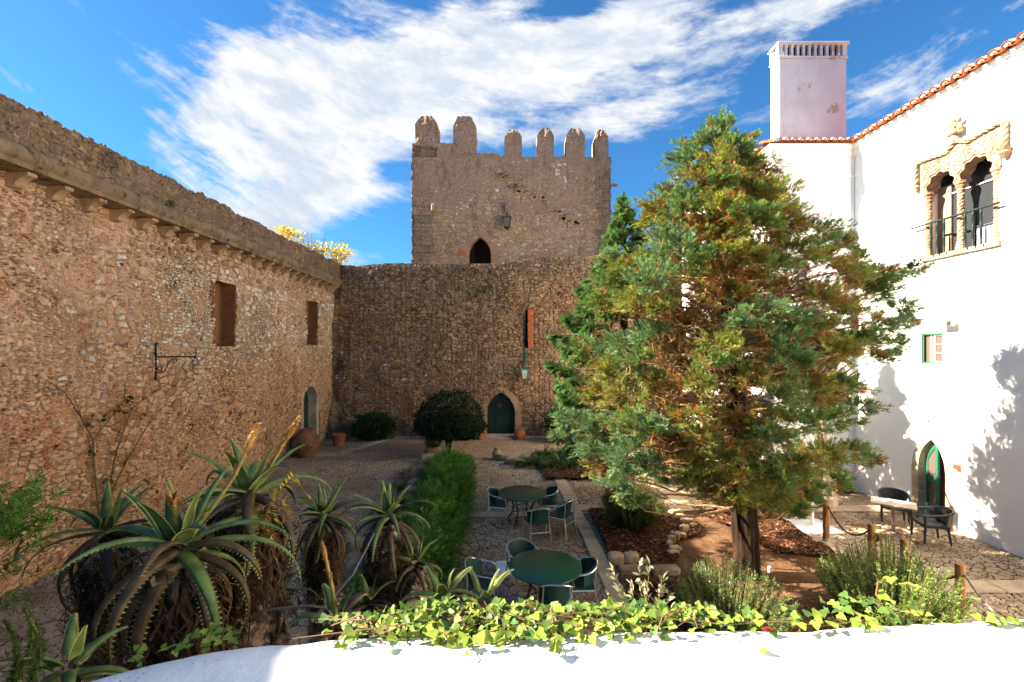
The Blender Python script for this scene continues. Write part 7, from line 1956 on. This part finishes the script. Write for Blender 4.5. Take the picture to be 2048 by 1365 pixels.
t = thing('olive_sapling', 'young olive with sparse silvery leaves rising behind the ivy', 'sapling', (1.05, 3.6, 0)); base = np.array([1.05, 3.6, 0.]); mb = MB(); pos, d = [], []
b0 = AP(1290, 1255, 3.6); mb.tube([tuple(base), (base[0] + .02, 3.6, 1.2), tuple(b0)], [.03, .022, .014], 7)
for (px_, py_) in ((1225, 1132), (1278, 1128), (1300, 1130), (1245, 1175), (1325, 1152), (1338, 1182), (1215, 1185), (1262, 1165), (1310, 1195), (1290, 1190), (1345, 1215), (1235, 1210)):
    tp = AP(px_, py_, 3.6 + rng.uniform(-.2, .2)); md = (b0 + tp) / 2 + np.array([(tp[0] - b0[0]) * .18, 0, -.02]); pth = [b0, md, tp]; mb.tube([tuple(p) for p in pth], [.008, .006, .003], 5)
    for k in range(24):
        s = rng.uniform(.12, 1.0); p = (1 - s) ** 2 * b0 + 2 * s * (1 - s) * (2 * md - .5 * b0 - .5 * tp) + s * s * tp; pos.append(p); d.append(unit((tp - b0)[None])[0] * .8 + rng.normal(0, .6, 3))
mb.build('stems', M['stem'], t); n = len(pos); V, F, C = inst(LEAF[0], LEAF[1], np.array(pos), np.array(d), rng.uniform(.045, .085, n), rng.uniform(-1.5, 1.5, n), None, mixcol((.17, .18, .10), (.34, .33, .22), rng.random(n)), width=np.full(n, .75)); np_obj('leaves', V, F, M['leaf'], t, C)

# ---------------------------------------------------------------- ivy over the parapet
IV = thing('ivy', 'sunlit ivy with yellow-green leaves trailing along the far edge of the white parapet', 'ivy', (0, 1.6, 3.2)); pos, d, sc, cc, up = [], [], [], [], []
def edgeY(x): return np.interp(x, fx_, fy_)
paths = []
def ivy_leaf(x, y, z, s, yel=None):
    pos.append((x, y, z)); a = rng.uniform(0, 6.283); d.append((math.cos(a), math.sin(a) - .5, rng.normal(-.1, .35))); sc.append(s); up.append(np.array([rng.normal(-.25, .55), rng.normal(-.45, .5), 1.0])); yv = rng.random() if yel is None else yel
    c = np.array((.045, .105, .025)) * (1 - yv) + np.array((.27, .33, .05)) * yv; cc.append(c * rng.uniform(.8, 1.25))
for k in range(800):
    px_ = 635 + 830 * rng.beta(1.5, 1.5) if k < 720 else rng.uniform(1440, 1900); h_ = np.interp(px_, [600, 640, 700, 780, 870, 950, 1050, 1150, 1250, 1330, 1420, 1480, 1600, 1700, 1790, 1860, 1910], [.004, .015, .025, .04, .085, .06, .045, .045, .04, .025, .018, .008, .012, .018, .045, .015, .004])
    x = (px_ - CX) / FPX * 1.62; y = edgeY(x) + rng.normal(.02, .06); ivy_leaf(x, y + .03, zp + rng.uniform(-.02, 1) * h_ - max(0, y - edgeY(x)) * .3, rng.uniform(.014, .038) , np.clip(rng.beta(.8, 1.7), 0, 1))
for k in range(120):      # leaves hanging down onto the wall top
    px_ = rng.uniform(700, 1330); x = (px_ - CX) / FPX * 1.6; ivy_leaf(x, edgeY(x) - rng.uniform(.02, .10), zp + rng.uniform(.005, .05), rng.uniform(.022, .045))
runners = [[(900, 1262), (935, 1290), (945, 1310)], [(985, 1262), (1010, 1272)], [(1080, 1255), (1110, 1285), (1115, 1300)], [(1180, 1255), (1230, 1272)], [(780, 1262), (840, 1256), (900, 1248)], [(1000, 1235), (1100, 1232), (1200, 1245)], [(1100, 1222), (1250, 1232), (1400, 1238)], [(1380, 1240), (1450, 1250), (1560, 1243), (1650, 1252), (1730, 1240)], [(1700, 1255), (1790, 1225), (1860, 1240)], [(870, 1250), (885, 1285)], [(1010, 1262), (1020, 1285)], [(1940, 1240), (2010, 1247), (2048, 1250)]]
mb = MB()
for rn in runners:
    pts = []
    for (px_, py_) in rn:
        z_ = zp + .015; y = FPX * (H - z_) / (py_ - CY)
        x = (px_ - CX) / FPX * y
        if y > edgeY(x) - .01: y = edgeY(x) - .0; z_ = max(zp + .008, H - (py_ - CY) / FPX * y); x = (px_ - CX) / FPX * y
        pts.append((x, y, z_))
    mb.tube(pts, .0019, 5)
    for q in range(len(pts) - 1):
        for s in range(5):
            t_ = rng.random(); p = np.array(pts[q]) * (1 - t_) + np.array(pts[q + 1]) * t_; ivy_leaf(p[0] + rng.normal(0, .012), p[1] + rng.normal(0, .012), p[2] + rng.uniform(.004, .02), rng.uniform(.02, .045), rng.uniform(.3, 1))
for k in range(40):
    px_ = rng.uniform(700, 1400); x = (px_ - CX) / FPX * 1.62; y = edgeY(x) + rng.normal(0, .04); h_ = rng.uniform(.01, .08); mb.tube([(x, y, zp + h_ * .4), (x + rng.normal(0, .06), y + rng.normal(-.02, .03), zp + h_), (x + rng.normal(0, .12), y + rng.normal(-.04, .04), zp + h_ * .6)], [.003, .0025, .0015], 4)
loop = [AP(1768, 1222, 1.68), AP(1752, 1190, 1.68), AP(1756, 1165, 1.68), AP(1775, 1158, 1.68), AP(1800, 1170, 1.68), AP(1822, 1172, 1.68)]; mb.tube([tuple(p) for p in loop], .003, 5)
for p in loop[1:]: ivy_leaf(p[0] + .01, p[1], p[2] + .006, .04, .8)
mb.build('runners', simple('ivy_runner', lin(104, 72, 42), .7), IV)
for k in range(40):      # young shoots at the left end of the wall
    x = rng.uniform(-1.16, -.86); y = edgeY(x) + rng.normal(.0, .02); ivy_leaf(x, y, zp + rng.uniform(.0, .06) - .01, rng.uniform(.018, .034), .55)
V, F, C = inst(IVYL[0], IVYL[1], np.array(pos), np.array(d), np.array(sc), None, None, np.array(cc), np.array(up)); np_obj('leaves', V, F, M['ivy'], IV, C, smooth=True)
p = G(1522, 1258, 3.22); V, F, C = inst(LEAF[0], LEAF[1], np.array([p]), np.array([(1, -.5, .1)]), [.05], None, None, np.array([(.30, .02, .025)]), width=[1.3]); o = np_obj('fallen_leaf', V, F, M['leaf'], None, C); tag(o, 'red fallen leaf lying on the white parapet by the ivy', 'leaf')

# earth bank in which the aloes stand
bx, by = np.linspace(-4.5, 1.6, 60), np.linspace(1.75, 5.2, 40); X_, Y_ = np.meshgrid(bx, by, indexing='ij'); Z_ = np.clip(1.25 * (1 - (Y_ - 1.8) / 2.9), -.05, None) * np.clip((X_ + 4.5) / 1.2, 0, 1) * np.clip((1.6 - X_) / .6, 0, 1) + .05 * vnoise2(X_ * 2 + 20, Y_ * 2 + 20, 55, 3) - .04
tag(np_obj('earth_bank', np.stack([X_, Y_, Z_], -1).reshape(-1, 3), grid_faces(60, 40), M['soil'], smooth=True), kind='structure')

# tufts growing out of the walls
def tuft(label, c, s, n, seed, out=(0, -1, 0)):
    r = np.random.default_rng(seed); d_ = r.normal(0, .7, (n, 3)) + np.array(out) * .8 + np.array([0, 0, -.1]); p = np.array(c) + r.normal(0, 1, (n, 3)) * np.array(s)
    V, F, C = inst(LEAF[0], LEAF[1], p, d_, r.uniform(.06, .12, n), None, None, mixcol((.03, .06, .015), (.09, .12, .03), r.random(n))); o = np_obj('wall_tuft', V, F, M['leaf'], None, C); tag(o, label, 'wall plant')
p = P(968, 580, 22.0); tuft('green tuft growing from the red brick patch high on the back wall', p, (.3, .05, .10), 160, 1)
p = P(1000, 352, TY - .06); tuft('dark green tuft in the upper end of the stony scar on the tower', (p[0] + .2, p[1], p[2]), (.2, .03, .10), 90, 2)
p = P(1024, 372, TY - .06); tuft('dark green tuft lower in the stony scar on the tower', (p[0] + .15, p[1], p[2]), (.25, .03, .10), 90, 3)
p = WL(305, 393, .4); tuft('tiny green tuft on the cornice of the long left wall', (-8.02, 10.75, 7.66), (.02, .08, .03), 40, 4, (1, 0, 0))
